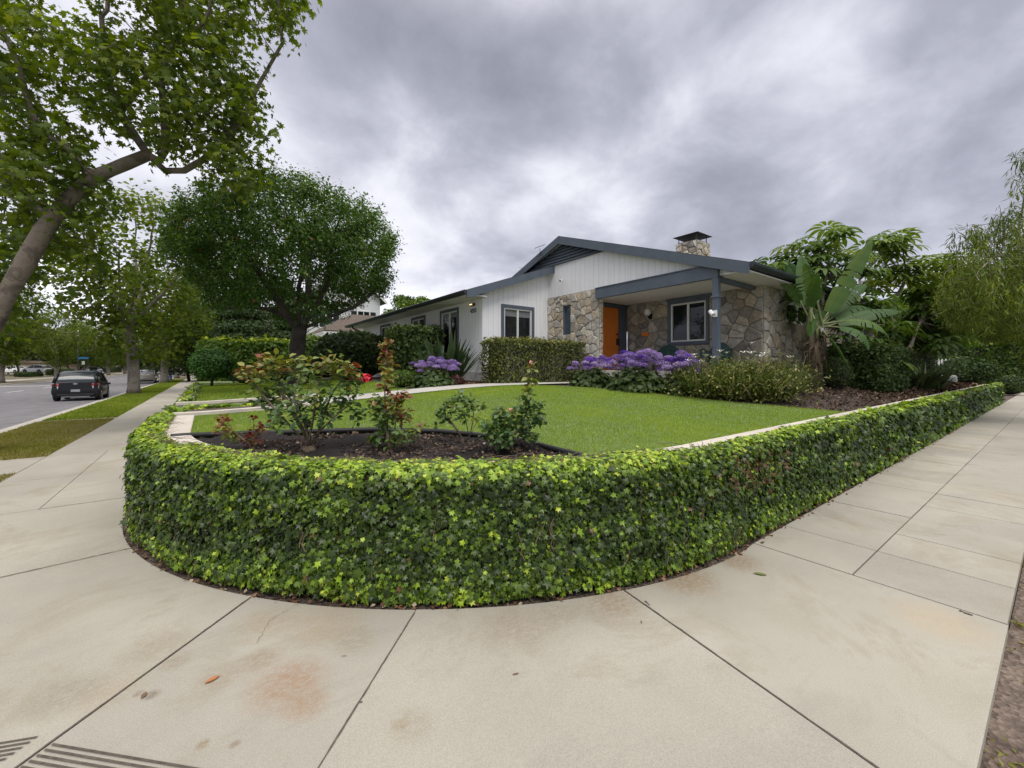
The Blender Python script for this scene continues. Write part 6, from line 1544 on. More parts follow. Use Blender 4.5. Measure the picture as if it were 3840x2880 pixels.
# ------------------------------------------------------------------ roses
def rose(px, py, pts, label, seed, nst=5, leafn=1250, sz=.055, tone_top=.7, flowers=(), buds=(), red=False, thick=.016):
    """pts: crown clumps given as (px, py, radius m, leaf share, tone)"""
    g = np.random.default_rng(seed); b = G(px, py); Yb = ST * b.x + CT * b.y
    e = empty('rose_bush', tuple(b), 0, label, 'rose bush', 'rose bushes in the front bed')
    wood = MB(); P = []; T = []; tot = sum(q[3] for q in pts)
    cl = []
    for (cx, cy, r, sh_, tn) in pts:
        c = np.array(atY(cx, cy, Yb + g.uniform(-.12, .12))) - np.array(b); cl.append(c)
    A = np.concatenate([c + nrm(g.normal(0, 1, (26, 3))) * g.random((26, 1)) ** .5 * q[2] for c, q in zip(cl, pts)])
    A = A[A[:, 2] > .12]
    init = [((0, 0, -.02), -1), ((0, 0, .03), 0)]
    for k in range(nst): a = g.uniform(0, 6.28); init.append(((.05 * math.cos(a), .05 * math.sin(a), .07), 1))
    nodes, par = colonize(init, A, .045, .9, .06, 120, seed)
    rad, kids = tree_radii(par, .0022, 2.1, thick * 1.6)
    w = tree_wood('canes', nodes, par, rad, kids, M_cane, e, 0., .25, .6)
    for c, q in zip(cl, pts):
        n = int(leafn * q[3] / tot); u = nrm(g.normal(0, 1, (n, 3))) * g.random((n, 1)) ** .4 * q[2]; pp = c + u; P.append(pp); T += list(np.clip(g.normal(q[4], .13, n) + .04 * (u[:, 2] > q[2] * .3), 0, 1))
    P = np.concatenate(P); T = np.array(T); k = P[:, 2] > .05; P = P[k]; T = T[k]
    # snap each leaf near a twig so that none floats
    d = np.linalg.norm(P[:, None] - nodes[None], axis=2); j = d.argmin(1); dv = P - nodes[j]; dl = np.linalg.norm(dv, axis=1, keepdims=True); P = nodes[j] + dv / np.maximum(dl, 1e-6) * np.minimum(dl, .07)
    yel = g.random(len(P)) < .03; T = np.where(yel, .72, T)
    leaves('foliage', P, dv * 2 + [0, 0, .8], sz * np.clip(g.normal(1, .22, len(P)), .5, 1.5), ROSE, M_rose, e, T, dv * 4 + [0, 0, -.1], .35, g)
    for (fx, fy, fr, col) in flowers:
        c = np.array(atY(fx, fy, Yb)) - np.array(b); fm = MB()
        for ring in range(4):
            m = (3, 5, 6, 7)[ring]; rr = fr * (.25, .5, .78, 1.)[ring]; tilt = (.95, .75, .5, .2)[ring]
            for k in range(m):
                a = 6.283 * k / m + ring * .5 + g.uniform(-.2, .2); rd = np.array([math.cos(a), math.sin(a), 0]); sd_ = np.array([-math.sin(a), math.cos(a), 0]); w_ = rr * .75
                b1 = c + rd * rr * .15 - [0, 0, fr * .3]; t1_ = c + rd * rr * (1 - tilt * .55) + [0, 0, fr * (tilt - .25)]; m1 = (b1 + t1_) / 2 + rd * rr * .28
                fm.add([b1 - sd_ * w_ * .3, b1 + sd_ * w_ * .3, m1 - sd_ * w_, m1 + sd_ * w_, t1_ - sd_ * w_ * .7 + rd * .004, t1_ + sd_ * w_ * .7 + rd * .004, t1_ + rd * rr * .12], [(0, 1, 3, 2), (2, 3, 5, 4), (4, 5, 6)])
        m = 46; u = nrm(g.normal(0, 1, (m, 3))); u[:, 2] = np.where(u[:, 2] < -.7, -u[:, 2], u[:, 2]); rr = fr * g.uniform(.55, 1.0, (m, 1))
        leaves('flower', c + u * rr - u * 0 - np.array([0, 0, fr * .2]), u + [0, 0, .5], fr * 1.15, (LEAF[0] * np.array([2.0, 1, 1]) - [0, .45, 0], LEAF[1]), col, e, None, None, .35, g)
        j = np.linalg.norm(nodes - c, axis=1).argmin(); st2_ = MB(); st2_.tube([nodes[j], (nodes[j] + c) / 2 + [0, 0, .0], c - [0, 0, fr * .3]], .003, 4); st2_.build('flower_stem', M_cane, e)
    return e
M_red = simple('red_petal', (.62, .010, .03), .5, var=.12, scale=30); M_peach = simple('peach_petal', (.75, .42, .28), .6, var=.1); M_wilt = simple('wilted_petal', (.35, .10, .09), .8, var=.2)
rose(1156, 1693, [(1010, 1380, .14, 1.2, .64), (1120, 1370, .12, .7, .60), (960, 1440, .12, .6, .55), (1060, 1470, .16, 1.2, .3), (1180, 1450, .17, 1.2, .42), (1260, 1370, .13, .9, .58), (1310, 1420, .12, .8, .3), (1300, 1500, .12, .8, .2), (1200, 1540, .17, 1.4, .15), (1080, 1560, .17, 1.2, .2), (1000, 1500, .10, .5, .25), (1340, 1560, .07, .3, .2), (925, 1400, .07, .3, .76), (1000, 1345, .06, .25, .86), (1215, 1370, .08, .3, .75), (1330, 1390, .07, .3, .82)],
     'largest rose bush with a thick gnarled base and one bright red bloom', 1, 6, 1250, .062, flowers=((1378, 1415, .040, M_red),), thick=.030)
rose(1472, 1693, [(1450, 1290, .05, .35, .85), (1448, 1330, .055, .4, .86), (1455, 1370, .055, .4, .8), (1462, 1410, .06, .35, .7), (1440, 1450, .05, .2, .78), (1420, 1520, .10, .9, .4), (1480, 1510, .09, .8, .75), (1515, 1480, .05, .25, .95), (1440, 1570, .09, .7, .35), (1500, 1560, .08, .6, .82), (1440, 1640, .10, .8, .35), (1500, 1640, .09, .5, .4), (1550, 1620, .06, .2, .5), (1380, 1660, .05, .2, .5)],
     'tall slender rose bush with a bronze leaved upright shoot', 2, 3, 850, .055, flowers=((1402, 1512, .018, M_peach),), thick=.014)
rose(940, 1686, [(840, 1600, .09, .8, .82), (870, 1640, .07, .4, .6), (965, 1610, .06, .35, .95), (940, 1650, .10, .8, .95), (830, 1570, .03, .1, .95), (950, 1565, .03, .1, .9), (990, 1600, .04, .2, .96)],
     'low rose bush with dark red young leaves, nearest the pale wall cap', 3, 3, 330, .042, thick=.010)
rose(1738, 1674, [(1720, 1490, .06, .4, .3), (1690, 1520, .08, .7, .28), (1760, 1510, .07, .5, .3), (1740, 1550, .07, .5, .3), (1800, 1530, .04, .2, .4), (1650, 1550, .05, .3, .28), (1670, 1570, .05, .3, .25), (1790, 1570, .04, .2, .5), (1640, 1600, .03, .05, .4)],
     'open rose bush with bare pruned canes, left of the fuller one', 4, 4, 380, .048, thick=.014)
rose(1905, 1700, [(1990, 1385, .03, .15, .62), (1985, 1430, .045, .3, .6), (1975, 1470, .035, .2, .55), (1970, 1500, .07, .5, .35), (2010, 1530, .08, .6, .28), (1950, 1560, .10, .9, .3), (1870, 1560, .08, .6, .35), (1840, 1620, .10, 1.0, .22), (1890, 1650, .10, .9, .22), (1960, 1610, .09, .7, .25), (2020, 1570, .06, .4, .3), (2000, 1640, .05, .3, .3), (1900, 1600, .09, .7, .25)],
     'bushy green rose with a pale bud on a tall shoot', 5, 4, 850, .056, flowers=((1991, 1357, .014, M_peach), (1965, 1540, .022, M_wilt), (1915, 1538, .02, M_peach)), thick=.014)
rose(1590, 1690, [(1570, 1600, .03, .3, .9), (1600, 1590, .035, .3, .6), (1545, 1640, .05, .5, .4)], 'tiny sparse rose between the tall slender bush and the bare caned one', 6, 2, 46, .04, thick=.006)
# ------------------------------------------------------------------ more of the far planting that closes the horizon
GH = 'dense planting beyond the far gardens'
gg = np.random.default_rng(500)
kk = 0
def far_tree(x, y, s, sz, lab):
    global kk
    kk += 1; c = copy_tree(d1 if kk % 2 else d2, None, (x, y, -1.2), float(gg.uniform(0, 6)), (s, s, sz), lab); c['group'] = GH; return c

for (px, x, s_, sz_, lab) in ((-60, -38, 1.2, 1.0, 'dark tree at the very left edge, far beyond the opposite pavement'), (150, -34, 1.1, .9, 'dark tree right behind the white crossover across the street'), (220, -40, 1.3, 1.1, 'tall tree rising behind the second far house across the street'),
        (300, -32, 1.2, 1.0, 'distant dark tree behind the street name plate'), (370, -34, 1.6, 1.1, 'distant green tree left of the parked car with the roof box'), (450, -30, 1.6, 1.1, 'distant tree above the parked car with the roof box'), (530, -26, 1.7, 1.1, 'hazy far tree closing the street end, left half'), (620, -17, 1.7, 1.0, 'hazy far tree closing the street end, right half'),
        (80, -62, 2.2, 1.5, 'far dark tree mass beyond the houses across the street'), (250, -58, 2.2, 1.4, 'far tree mass beyond the side street')):
    x, y = FP(px, x); far_tree(x, y, s_, sz_, lab)
for (x, y, s_, sz_, lab) in ((14, 130, 1.6, 1.2, 'far tree beyond the neighbouring gardens'), (6, 150, 1.8, 1.2, 'far tree over the tall hedge'), (-1, 190, 1.7, 1.1, 'far tree beyond the end of the near verge row')):
    far_tree(x, y, s_, sz_, lab)
hedge_box('hedge', 'long dark hedge closing the view at the far end of the street', -20, 300, 0, 90, 6, -1, 8, 5000, 1.1, M_shrubdk, 131, .5, tpl=LW)
for (x, y, s_, sz_, lab) in ((60, 10, 1.5, .9, 'dark tree at the end of the side pavement, left of centre'), (72, -12, 1.6, .9, 'dark tree closing the side pavement on its road side'), (110, 4, 2.2, 1.0, 'far tree straight along the side pavement'), (88, 24, 2.0, 1.0, 'far tree beyond the side gardens')):
    far_tree(x, y, s_, sz_, lab)
# ================================================================== cars, street furniture, neighbours, litter
def paint(name, col, rough=.25, metal=0.): return simple(name, col, rough, metal, var=.03, coat=1.)
M_cglass = glass_mat('car_glass', (.03, .04, .045), .05); M_tyre = simple('tyre_rubber', (.014, .014, .015), .8, var=.2); M_rim = simple('alloy', (.35, .35, .36), .35, .8)
M_tail = simple('tail_light_red', (.35, .015, .015), .25, var=.1, coat=1.); M_clear = simple('clear_lens', (.60, .60, .62), .2, var=.1, coat=1.); M_trim = simple('black_trim', (.012, .012, .013), .5)
M_plate = simple('number_plate', (.30, .32, .34), .5); M_cream = simple('cream_paint_wall', (.55, .48, .38), .8)
def car(name, label, x, y, rz, L, W, Hh, mat, style='hatch', group='cars parked along the street', z=-.148, plate=True, rack=False):
    """front towards local +y, wheels on local z 0"""
    e = empty(name, (x, y, z), rz, label, 'car', group)
    if style == 'hatch': prof = [(-.5, .30, .60, .92), (-.496, .26, .74, .97), (-.49, .22, .90, .95), (-.470, .20, .955, .93), (-.3, .20, .95, .97), (0, .19, .95, 1.), (.25, .19, .92, 1.), (.38, .20, .82, .99), (.46, .22, .70, .93), (.5, .32, .55, .78)]; gh = [(-.476, .93, .955, .87), (-.395, .93, 1.40, .77), (-.3, .94, 1.49, .74), (0, .95, 1.5, .74), (.14, .93, 1.44, .72), (.32, .88, .90, .84)]
    elif style == 'sedan': prof = [(-.5, .32, .80, .86), (-.49, .26, .93, .95), (-.42, .2, .99, .98), (-.3, .2, .98, 1.), (0, .18, .95, 1.), (.2, .18, .93, 1.), (.36, .2, .84, .98), (.46, .22, .72, .92), (.5, .32, .58, .76)]; gh = [(-.40, .96, .98, .84), (-.22, .96, 1.38, .72), (-.1, .96, 1.43, .72), (.06, .95, 1.42, .72), (.25, .90, .92, .84)]
    else: prof = [(-.5, .38, .90, .88), (-.49, .3, 1.02, .96), (-.42, .24, 1.08, .99), (-.3, .22, 1.08, 1.), (0, .22, 1.05, 1.), (.2, .22, 1.03, 1.), (.38, .24, .96, .98), (.46, .26, .84, .92), (.5, .36, .66, .8)]; gh = [(-.47, 1.06, 1.08, .86), (-.38, 1.06, 1.58, .76), (-.2, 1.07, 1.68, .75), (.05, 1.06, 1.66, .74), (.28, 1.0, 1.02, .86)]
    s = Hh / max(q[2] for q in gh)
    def loft(sections, closed_bottom=True):
        V = []; Fs = []; k = len(sections[0])
        for sec in sections: V += sec
        n = len(sections)
        for i in range(n - 1):
            for j in range(k - 1): Fs.append((i * k + j, i * k + j + 1, (i + 1) * k + j + 1, (i + 1) * k + j))
            Fs.append((i * k + k - 1, i * k, (i + 1) * k, (i + 1) * k + k - 1))
        Fs += [tuple(range(k - 1, -1, -1)), tuple((n - 1) * k + j for j in range(k))]
        return V, Fs
    def interp(tab, t):
        for a, b_ in zip(tab, tab[1:]):
            if a[0] <= t <= b_[0]: f = (t - a[0]) / (b_[0] - a[0]); f2 = f; return [a[i] + (b_[i] - a[i]) * f2 for i in range(1, len(a))]
        return list(tab[-1][1:])
    secs = []; hw = W / 2; wr = .32 * s if style != 'suv' else .36
    wy = (-.31 * L, .31 * L)
    for t in sorted({*np.linspace(-.5, .5, 41).tolist(), *[q[0] for q in prof]}):
        zb, zt, wf = interp(prof, t); zb, zt = zb * s, zt * s; w = hw * wf; yy = t * L
        arch = 0
        for c_ in wy:
            d = abs(yy - c_)
            if d < wr * 1.18: arch = max(arch, math.sqrt((wr * 1.18) ** 2 - d * d) + wr)
        zl = max(zb, min(arch, zt - .1))
        mid = (zb + zt) / 2
        secs.append([(-w * .9, yy, zl), (-w * .985, yy, max(zl, zb + .1) + .001), (-w, yy, max(mid, zl + .01)), (-w * .975, yy, max(zt - .10 * s, zl + .02)), (-w * .90, yy, zt - .01), (-w * .5, yy, zt + .012), (0, yy, zt + .02), (w * .5, yy, zt + .012), (w * .90, yy, zt - .01), (w * .975, yy, max(zt - .10 * s, zl + .02)), (w, yy, max(mid, zl + .01)), (w * .985, yy, max(zl, zb + .1) + .001), (w * .9, yy, zl), (0, yy, zb)])
    V, Fs = loft(secs); b = MB(); b.add(V, Fs); body = b.build('body', mat, e, True); es = body.modifiers.new('split', 'EDGE_SPLIT'); es.split_angle = R(38)
    # cabin glass and roof
    secs = []; rsec = []
    for t in np.linspace(gh[0][0], gh[-1][0], 21):
        zb, zt, wf = interp(gh, t); zb, zt = zb * s - .03, zt * s; wb_ = hw * .9; wt = hw * wf; yy = t * L
        secs.append([(-wb_, yy, zb), (-wb_ + (wb_ - wt) * .85, yy, zb + (zt - zb) * .85), (-wt * .86, yy, zt - .012), (0, yy, zt), (wt * .86, yy, zt - .012), (wb_ - (wb_ - wt) * .85, yy, zb + (zt - zb) * .85), (wb_, yy, zb)])
    V, Fs = loft(secs); b = MB(); b.add(V, Fs); b.build('windows', M_cglass, e, True)
    ts = [q[0] for q in gh]; t0, t1 = ts[1], ts[-2]; b = MB()
    rs_ = []
    for t in np.linspace(t0 - .01, t1 + .01, 9):
        zb, zt, wf = interp(gh, t); zb, zt = zb * s, zt * s; wt = hw * wf; yy = t * L
        rs_.append([(-wt * 1.03, yy, zt - .10 * s), (-wt * .9, yy, zt - .008), (0, yy, zt + .012), (wt * .9, yy, zt - .008), (wt * 1.03, yy, zt - .10 * s), (0, yy, zt - .04)])
    V, Fs = loft(rs_); b.add(V, Fs)
    for sx in (-1, 1):   # pillars
        for (ta, tb) in ((gh[0][0], t0), (t1, gh[-1][0])):
            pa, pb = interp(gh, ta), interp(gh, tb)
            if ta == gh[0][0]: A_, B_ = (sx * hw * .89, ta * L, pa[0] * s), (sx * hw * gh[1][3] * .99, tb * L, pb[1] * s - .05)
            else: A_, B_ = (sx * hw * gh[-2][3] * .99, ta * L, pa[1] * s - .05), (sx * hw * .89, tb * L, pb[0] * s)
            b.tube([A_, B_], .045 if style != 'hatch' else .07, 6)
        p_ = interp(gh, -.05); b.tube([(sx * hw * .905, -.05 * L, p_[0] * s), (sx * hw * p_[2] * .99, -.06 * L, p_[1] * s - .06)], .03, 6)
    b.build('roof', mat, e, True)
    for sx in (-1, 1):
        for wyy in wy:
            wm = MB(); prof_w = [(wr * .62, 0), (wr * .94, 0), (wr, .03), (wr, .17), (wr * .94, .20), (wr * .6, .20)]; vs = MB().lathe(prof_w, (0, 0, 0), 20)
            vs.v = [((-1 if sx < 0 else 1) * (q[2]), q[0], q[1]) for q in vs.v]; vs.v = [(sx * (hw - .215) + q[0], wyy + q[1], wr + q[2]) for q in vs.v]
            wh = vs.build('wheel', M_tyre, e, True)
            r_ = MB(); a0 = sx * (hw - .03)
            r_.tube([(a0 - sx * .03, wyy, wr), (a0, wyy, wr)], [wr * .64, wr * .60], 20)
            for k in range(5): a = k * 1.2566; r_.tube([(a0 + sx * .006, wyy, wr), (a0 + sx * .006, wyy + wr * .55 * math.cos(a), wr + wr * .55 * math.sin(a))], .03, 5)
            o = r_.build('rim', M_rim, None, True); o.parent = wh
    zb = prof[1][2] * s
    hx = hw * prof[1][3]
    for sx in (-1, 1):
        t_ = MB(); ty = -.497 * L if style != 'hatch' else -.495 * L
        t_.prism([(sx * hx * .99, ty + .03, zb + .13 * (style == 'hatch') - .0), (sx * hx * .68, ty - .0, zb + .13 * (style == 'hatch') - .0), (sx * hx * .70, ty - .012, zb - .10 * (style != 'hatch')), (sx * hx * .99, ty + .03, zb - .10 * (style != 'hatch'))], (0, .14, 0)); t_.build('tail_light', M_tail, e, bevel=.01)
        if style == 'hatch':
            t_ = MB(); t_.prism([(sx * hx * .985, ty + .035, zb - .003), (sx * hx * .70, ty - .016, zb - .003), (sx * hx * .74, ty - .018, zb - .17), (sx * hx * .98, ty + .035, zb - .17)], (0, .1, 0)); t_.build('reversing_light', M_clear, e, bevel=.01)
        h_ = MB(); fy = .485 * L; h_.box(*sorted((sx * hw * .5, sx * hw * .86)), fy - .1, fy - .01, .60 * s, .72 * s); h_.build('headlight', M_clear, e, bevel=.01)
        m_ = MB(); m_.box(*sorted((sx * hw * .99, sx * (hw + .13))), .16 * L, .16 * L + .09, zb + .01, zb + .12); m_.tube([(sx * hw * .9, .17 * L, zb), (sx * hw * 1.0, .17 * L, zb + .05)], .02, 5); m_.build('mirror', mat if style != 'hatch' else M_trim, e, bevel=.02)
    tr = MB(); tr.box(-hw * .75, hw * .75, -.505 * L, -.47 * L, .26 * s, .36 * s); tr.box(-hw * .85, hw * .85, -.45 * L, .45 * L, .17 * s, .22 * s); tr.build('bumper_trim', M_trim, e, bevel=.01)
    if plate: pl = MB(); pl.box(-.16, .16, -.512 * L, -.49 * L, .46 * s, .58 * s); pl.build('number_plate', M_plate, e)
    if rack: rk = MB(); rk.box(-hw * .5, hw * .5, -.2 * L, .1 * L, Hh + .04, Hh + .26); rk.tube([(-hw * .7, -.1 * L, Hh + .03), (hw * .7, -.1 * L, Hh + .03)], .02, 5); rk.build('roof_box', M_trim, e, bevel=.06)
    return e
c = car('hatchback', 'small black hatchback with dark glass parked at the near kerb', -5.2, 31.0, 0, 3.05, 1.72, 1.50, simple('black_car_paint', (.006, .006, .008), .32, var=.03, coat=.25, spec=.3))
bd = MB(); bd.lathe([(.0, 0), (.075, 0), (.075, .012), (.0, .014)], (0, 0, 0), 16)
bd.v = [(q[0] * 1.1, -1.545 - q[2], .86 + q[1] * .62) for q in bd.v]; bd.build('badge', M_rim, c)
sk = MB(); sk.box(-.5, .5, -1.545, -1.45, .20, .235); sk.build('bumper_strip', M_rim, c)
car('sedan', 'beige sedan parked behind the first pale sycamore trunk', -5.2, 61.0, 0, 4.7, 1.82, 1.44, paint('beige_car_paint', (.42, .38, .31), .3, .3), 'sedan')
car('pickup', 'dark pickup like vehicle parked farther along, behind the second trunk', -5.3, 116.0, 0, 5.2, 1.95, 1.75, paint('charcoal_car_paint', (.03, .03, .035), .3), 'suv')
car('estate_car', 'dark car with a black roof box facing the camera on the far kerb', -13.9, 90.0, R(180), 4.7, 1.84, 1.55, paint('slate_car_paint', (.10, .11, .13), .3, .3), 'suv', rack=True)
car('crossover', 'white crossover parked across the street beyond the far pavement', *FP(139, -26), R(53), 4.4, 1.82, 1.62, paint('white_car_paint', (.80, .80, .80), .3), 'suv', z=.505)
car('sedan', 'white car mostly hidden by leaves at the left end of the far driveway', *FP(52, -31), R(50), 4.5, 1.80, 1.45, paint('pearl_car_paint', (.75, .75, .74), .3), 'sedan', z=.48)
car('sedan', 'dark sedan parked farthest along the near kerb', -5.3, 140.0, 0, 4.6, 1.82, 1.45, paint('navy_car_paint', (.02, .025, .05), .3), 'sedan')
# lamp posts and street name sign
def lamp(x, y, hgt, label, mat):
    e = empty('street_lamp', (x, y, 0), 0, label, 'street lamp'); b = MB()
    b.lathe([(.26, 0), (.26, .12), (.20, .16), (.19, .5), (.13, .62), (.085, .8), (.07, 1.5), (.055, hgt)], (0, 0, -.02), 12); b.build('post', mat, e, True)
    h_ = MB(); h_.lathe([(.06, hgt), (.16, hgt + .1), (.22, hgt + .5), (.12, hgt + .7), (.02, hgt + .85)], (0, 0, 0), 12); h_.build('lantern', M_globe, e, True)
M_navy = simple('navy_paint', (.02, .025, .06), .5)
lamp(-3.5, 66, 4.5, 'dark blue ornamental lamp post between the second and third sycamores', M_navy)
lamp(*FP(292, -15.9), 6.5, 'dark tall lamp post on the far verge behind the black hatchback', M_navy)
e = empty('street_sign', (*FP(313, -16.2), 0), 0, 'blue street name plate and small regulation sign on a dark pole', 'sign')
b = MB(); b.tube([(0, 0, -.05), (0, 0, 3.5)], .05, 8); b.build('pole', M_navy, e)
sx_, sy_ = CT, -ST
def plate(cx, cz, w, h, mat, nm): 
    m_ = MB(); a = Vector((cx - sx_ * w / 2, -sy_ * w / 2 - .06, cz - h / 2)); bb_ = Vector((cx + sx_ * w / 2, sy_ * w / 2 - .06, cz - h / 2)); m_.prism([a, bb_, bb_ + Vector((0, 0, h)), a + Vector((0, 0, h))], (-ST * .03, -CT * .03, 0)); return m_.build(nm, mat, e)
plate(.0, 3.15, 1.7, .32, simple('sign_blue', (.03, .16, .30), .5), 'name_plate'); plate(0, 2.35, .5, .55, simple('sign_grey', (.45, .47, .47), .5), 'regulation_plate')
# picket gate on the right
e = empty('picket_gate', (25.6, 3.45, .80), -TH, 'white picket gate panel between the strap leaved clump and the wide dark shrub', 'gate')
for k in range(6): b = MB(); b.prism([(k * .16, 0, 0), (k * .16 + .11, 0, 0), (k * .16 + .11, 0, 1.0), (k * .16 + .055, 0, 1.1), (k * .16, 0, 1.0)], (0, .02, 0)); b.build('picket', M_white, e)
b = MB(); b.box(-.04, .96, .021, .06, .2, .28); b.box(-.04, .96, .021, .06, .75, .83); b.build('rail', M_white, e)
b = MB(); b.lathe([(.02, 0), (.2, .02), (.26, .2), (.24, .36), (.2, .42), (.17, .42)], (0, 0, 0), 16); o = b.build('plant_pot', simple('pale_pot', (.33, .34, .34), .8), None, True, loc=(25.2, 2.95, .78)); tag(o, 'pale round pot at the foot of the picket gate', 'pot')

# white two storey neighbour
def clap():
    m, n, l, o = new_mat('white_clapboard'); t = n.new('ShaderNodeTexCoord'); s = n.new('ShaderNodeSeparateXYZ'); l.new(t.outputs['Object'], s.inputs[0])
    a = n.new('ShaderNodeMath'); a.operation = 'DIVIDE'; l.new(s.outputs[2], a.inputs[0]); a.inputs[1].default_value = .2; f = n.new('ShaderNodeMath'); f.operation = 'FRACT'; l.new(a.outputs[0], f.inputs[0])
    b = n.new('ShaderNodeBsdfPrincipled'); b.inputs['Roughness'].default_value = .6; l.new(ramp_node(n, l, f.outputs[0], [(0, (.42, .43, .45)), (.12, (.80, .81, .82)), (1, (.84, .84, .84))]), b.inputs['Base Color'])
    bp = N(n, 'ShaderNodeBump', inp={'Strength': .8, 'Distance': .03}); l.new(f.outputs[0], bp.inputs['Height']); l.new(bp.outputs[0], b.inputs['Normal']); l.new(b.outputs[0], o.inputs[0]); return m
M_clap = clap()
NH = empty('house', (8.5, 30, 1.0), 0, 'white two storey clapboard house behind the dark trunked tree', 'house')
def nb(mb, name, mat, parent=NH):
    o = mb.build(name, mat, None)
    if parent is NH: reparent(o, NH)
    else: o.parent = parent
    return o
nx0, nx1, ny0, ny1 = 7.0, 13.0, 38.0, 44.0
m_ = MB(); m_.box(nx0, nx1, ny0, ny1, .9, 7.9); m_.prism([(nx0, ny0, 7.9), (nx1, ny0, 7.9), ((nx0 + nx1) / 2, ny0, 10.6)], (0, ny1 - ny0, 0)); nb(m_, 'walls', M_clap)
m_ = MB(); xm = (nx0 + nx1) / 2
for a, b_ in ((nx0 - .5, xm), (nx1 + .5, xm)):
    za = 7.9 - .5 * 2.7 / 3.0; m_.prism([(a, ny0 - .5, za + .02), (b_, ny0 - .5, 10.63), (b_, ny0 - .5, 10.75), (a, ny0 - .5, za + .14)], (0, ny1 - ny0 + 1, 0))
nb(m_, 'roof', M_roofb)
m_ = MB()
for a, b_ in ((nx0 - .5, xm), (nx1 + .5, xm)): za = 7.9 - .5 * 2.7 / 3.0; m_.prism([(a, ny0 - .54, za - .12), (b_, ny0 - .54, 10.5), (b_, ny0 - .54, 10.73), (a, ny0 - .54, za + .11)], (0, .035, 0))
nb(m_, 'barge_board', M_white)
def nwin(axis, c, u0, u1, z0, z1, shutters=False):
    m_ = MB(); f = .09
    bxs = [(u0 - f, u0, z0 - f, z1 + f), (u1, u1 + f, z0 - f, z1 + f), (u0, u1, z1, z1 + f), (u0, u1, z0 - f, z0), ((u0 + u1) / 2 - .03, (u0 + u1) / 2 + .03, z0, z1)]
    for (a, b_, za, zb2) in bxs: (m_.box(c - .05, c - .004, a, b_, za, zb2) if axis == 'x' else m_.box(a, b_, c - .05, c - .004, za, zb2))
    w = nb(m_, 'window', M_white); g_ = MB(); (g_.box(c - .02, c - .003, u0, u1, z0, z1) if axis == 'x' else g_.box(u0, u1, c - .02, c - .003, z0, z1)); o = nb(g_, 'pane', M_glass, w); o.location = (0, 0, 0)
    w_ = w
    if shutters:
        for a, b_ in ((u0 - f - .5, u0 - f - .02), (u1 + f + .02, u1 + f + .5)):
            s_ = MB(); (s_.box(c - .04, c - .005, a, b_, z0, z1) if axis == 'x' else s_.box(a, b_, c - .04, c - .005, z0, z1)); nb(s_, 'shutter', M_black)
nwin('x', nx0, 39.5, 40.7, 5.0, 6.6, True); nwin('x', nx0, 42, 43, 5.0, 6.6, True); nwin('y', ny0, 7.8, 8.8, 5.0, 6.6, True); nwin('y', ny0, 11.0, 12.0, 5.0, 6.6, True)
# its single storey front part with brown roof
m_ = MB(); m_.box(6.2, 14, 26.6, 32.9, .9, 3.6); nb(m_, 'porch_room', simple('cream_render', (.66, .64, .58), .8, var=.08))
m_ = MB(); m_.prism([(5.6, 26.0, 3.62), (14.5, 26.0, 3.62), (12.5, 29.5, 5.1), (8.2, 29.5, 5.1)], (0, 0, .12)); m_.prism([(5.6, 26.0, 3.625), (8.2, 29.5, 5.105), (8.2, 32.95, 5.105), (5.6, 32.95, 3.625)], (0, 0, .12)); m_.prism([(8.2, 29.5, 5.105), (12.5, 29.5, 5.105), (12.5, 32.95, 5.105), (8.2, 32.95, 5.105)], (0, 0, .12)); nb(m_, 'lower_roof', M_roofb)
m_ = MB(); m_.box(5.55, 14.5, 25.93, 25.98, 3.50, 3.66); m_.box(5.53, 5.58, 25.99, 32.9, 3.50, 3.66); nb(m_, 'eave_board', M_white)
nwin('x', 6.2, 27.3, 28.7, 1.9, 3.2); nwin('x', 6.2, 30.0, 31.2, 1.9, 3.2)
# houses across the street
def simple_house(x, y, w, d, h, rz, label, wall, roofm, gar=True):
    e = empty('house', (x, y, 0), rz, label, 'house', 'houses across the street'); m_ = MB(); m_.box(-w / 2, w / 2, -d / 2, d / 2, -.1, h); m_.build('walls', wall, e)
    m_ = MB(); ow = .5; m_.add([(-w / 2 - ow, -d / 2 - ow, h), (w / 2 + ow, -d / 2 - ow, h), (w / 2 + ow, d / 2 + ow, h), (-w / 2 - ow, d / 2 + ow, h), (-w / 2 + d / 2, 0, h + 1.6), (w / 2 - d / 2, 0, h + 1.6)], [(0, 1, 5, 4), (2, 3, 4, 5), (1, 2, 5), (3, 0, 4), (3, 2, 1, 0)]); m_.build('roof', roofm, e)
    for k, u in enumerate(np.linspace(-w / 2 + 1.8, w / 2 - 1.8, 4)):
        f = MB(); f.box(u - .75, u + .75, -d / 2 - .06, -d / 2 - .003, .9, 2.3); wi = f.build('window', M_white, e); p = MB(); p.box(u - .65, u + .65, -d / 2 - .075, -d / 2 - .062, 1.0, 2.2); p.build('pane', M_glass, wi)
    return e
simple_house(*FP(115, -36), 16, 8, 2.8, R(90), 'low tan house behind the white parked car across the street', M_cream, M_roofb)
simple_house(*FP(250, -36), 15, 8, 2.8, R(90), 'low brown house beyond the street name sign', simple('tan_wall', (.36, .27, .20), .9), M_roofb)
simple_house(*FP(400, -34), 15, 8, 2.8, R(90), 'low pale house far down the opposite side', simple('pale_wall', (.62, .60, .55), .9), M_roof)
o = hedge_box('hedge', 'low dark hedge in front of the white crossover across the street', *FP(110, -21.8), R(90), 9, 1.0, .1, .75, 2500, .14, M_shrubdk, 101, .2, tpl=LW)
hedge_box('hedge', 'low dark hedge along the far pavement beyond the crossover', *FP(230, -21.8), R(90), 14, 1.2, .1, 1.2, 3000, .18, M_shrubdk, 102, .2, tpl=LW)
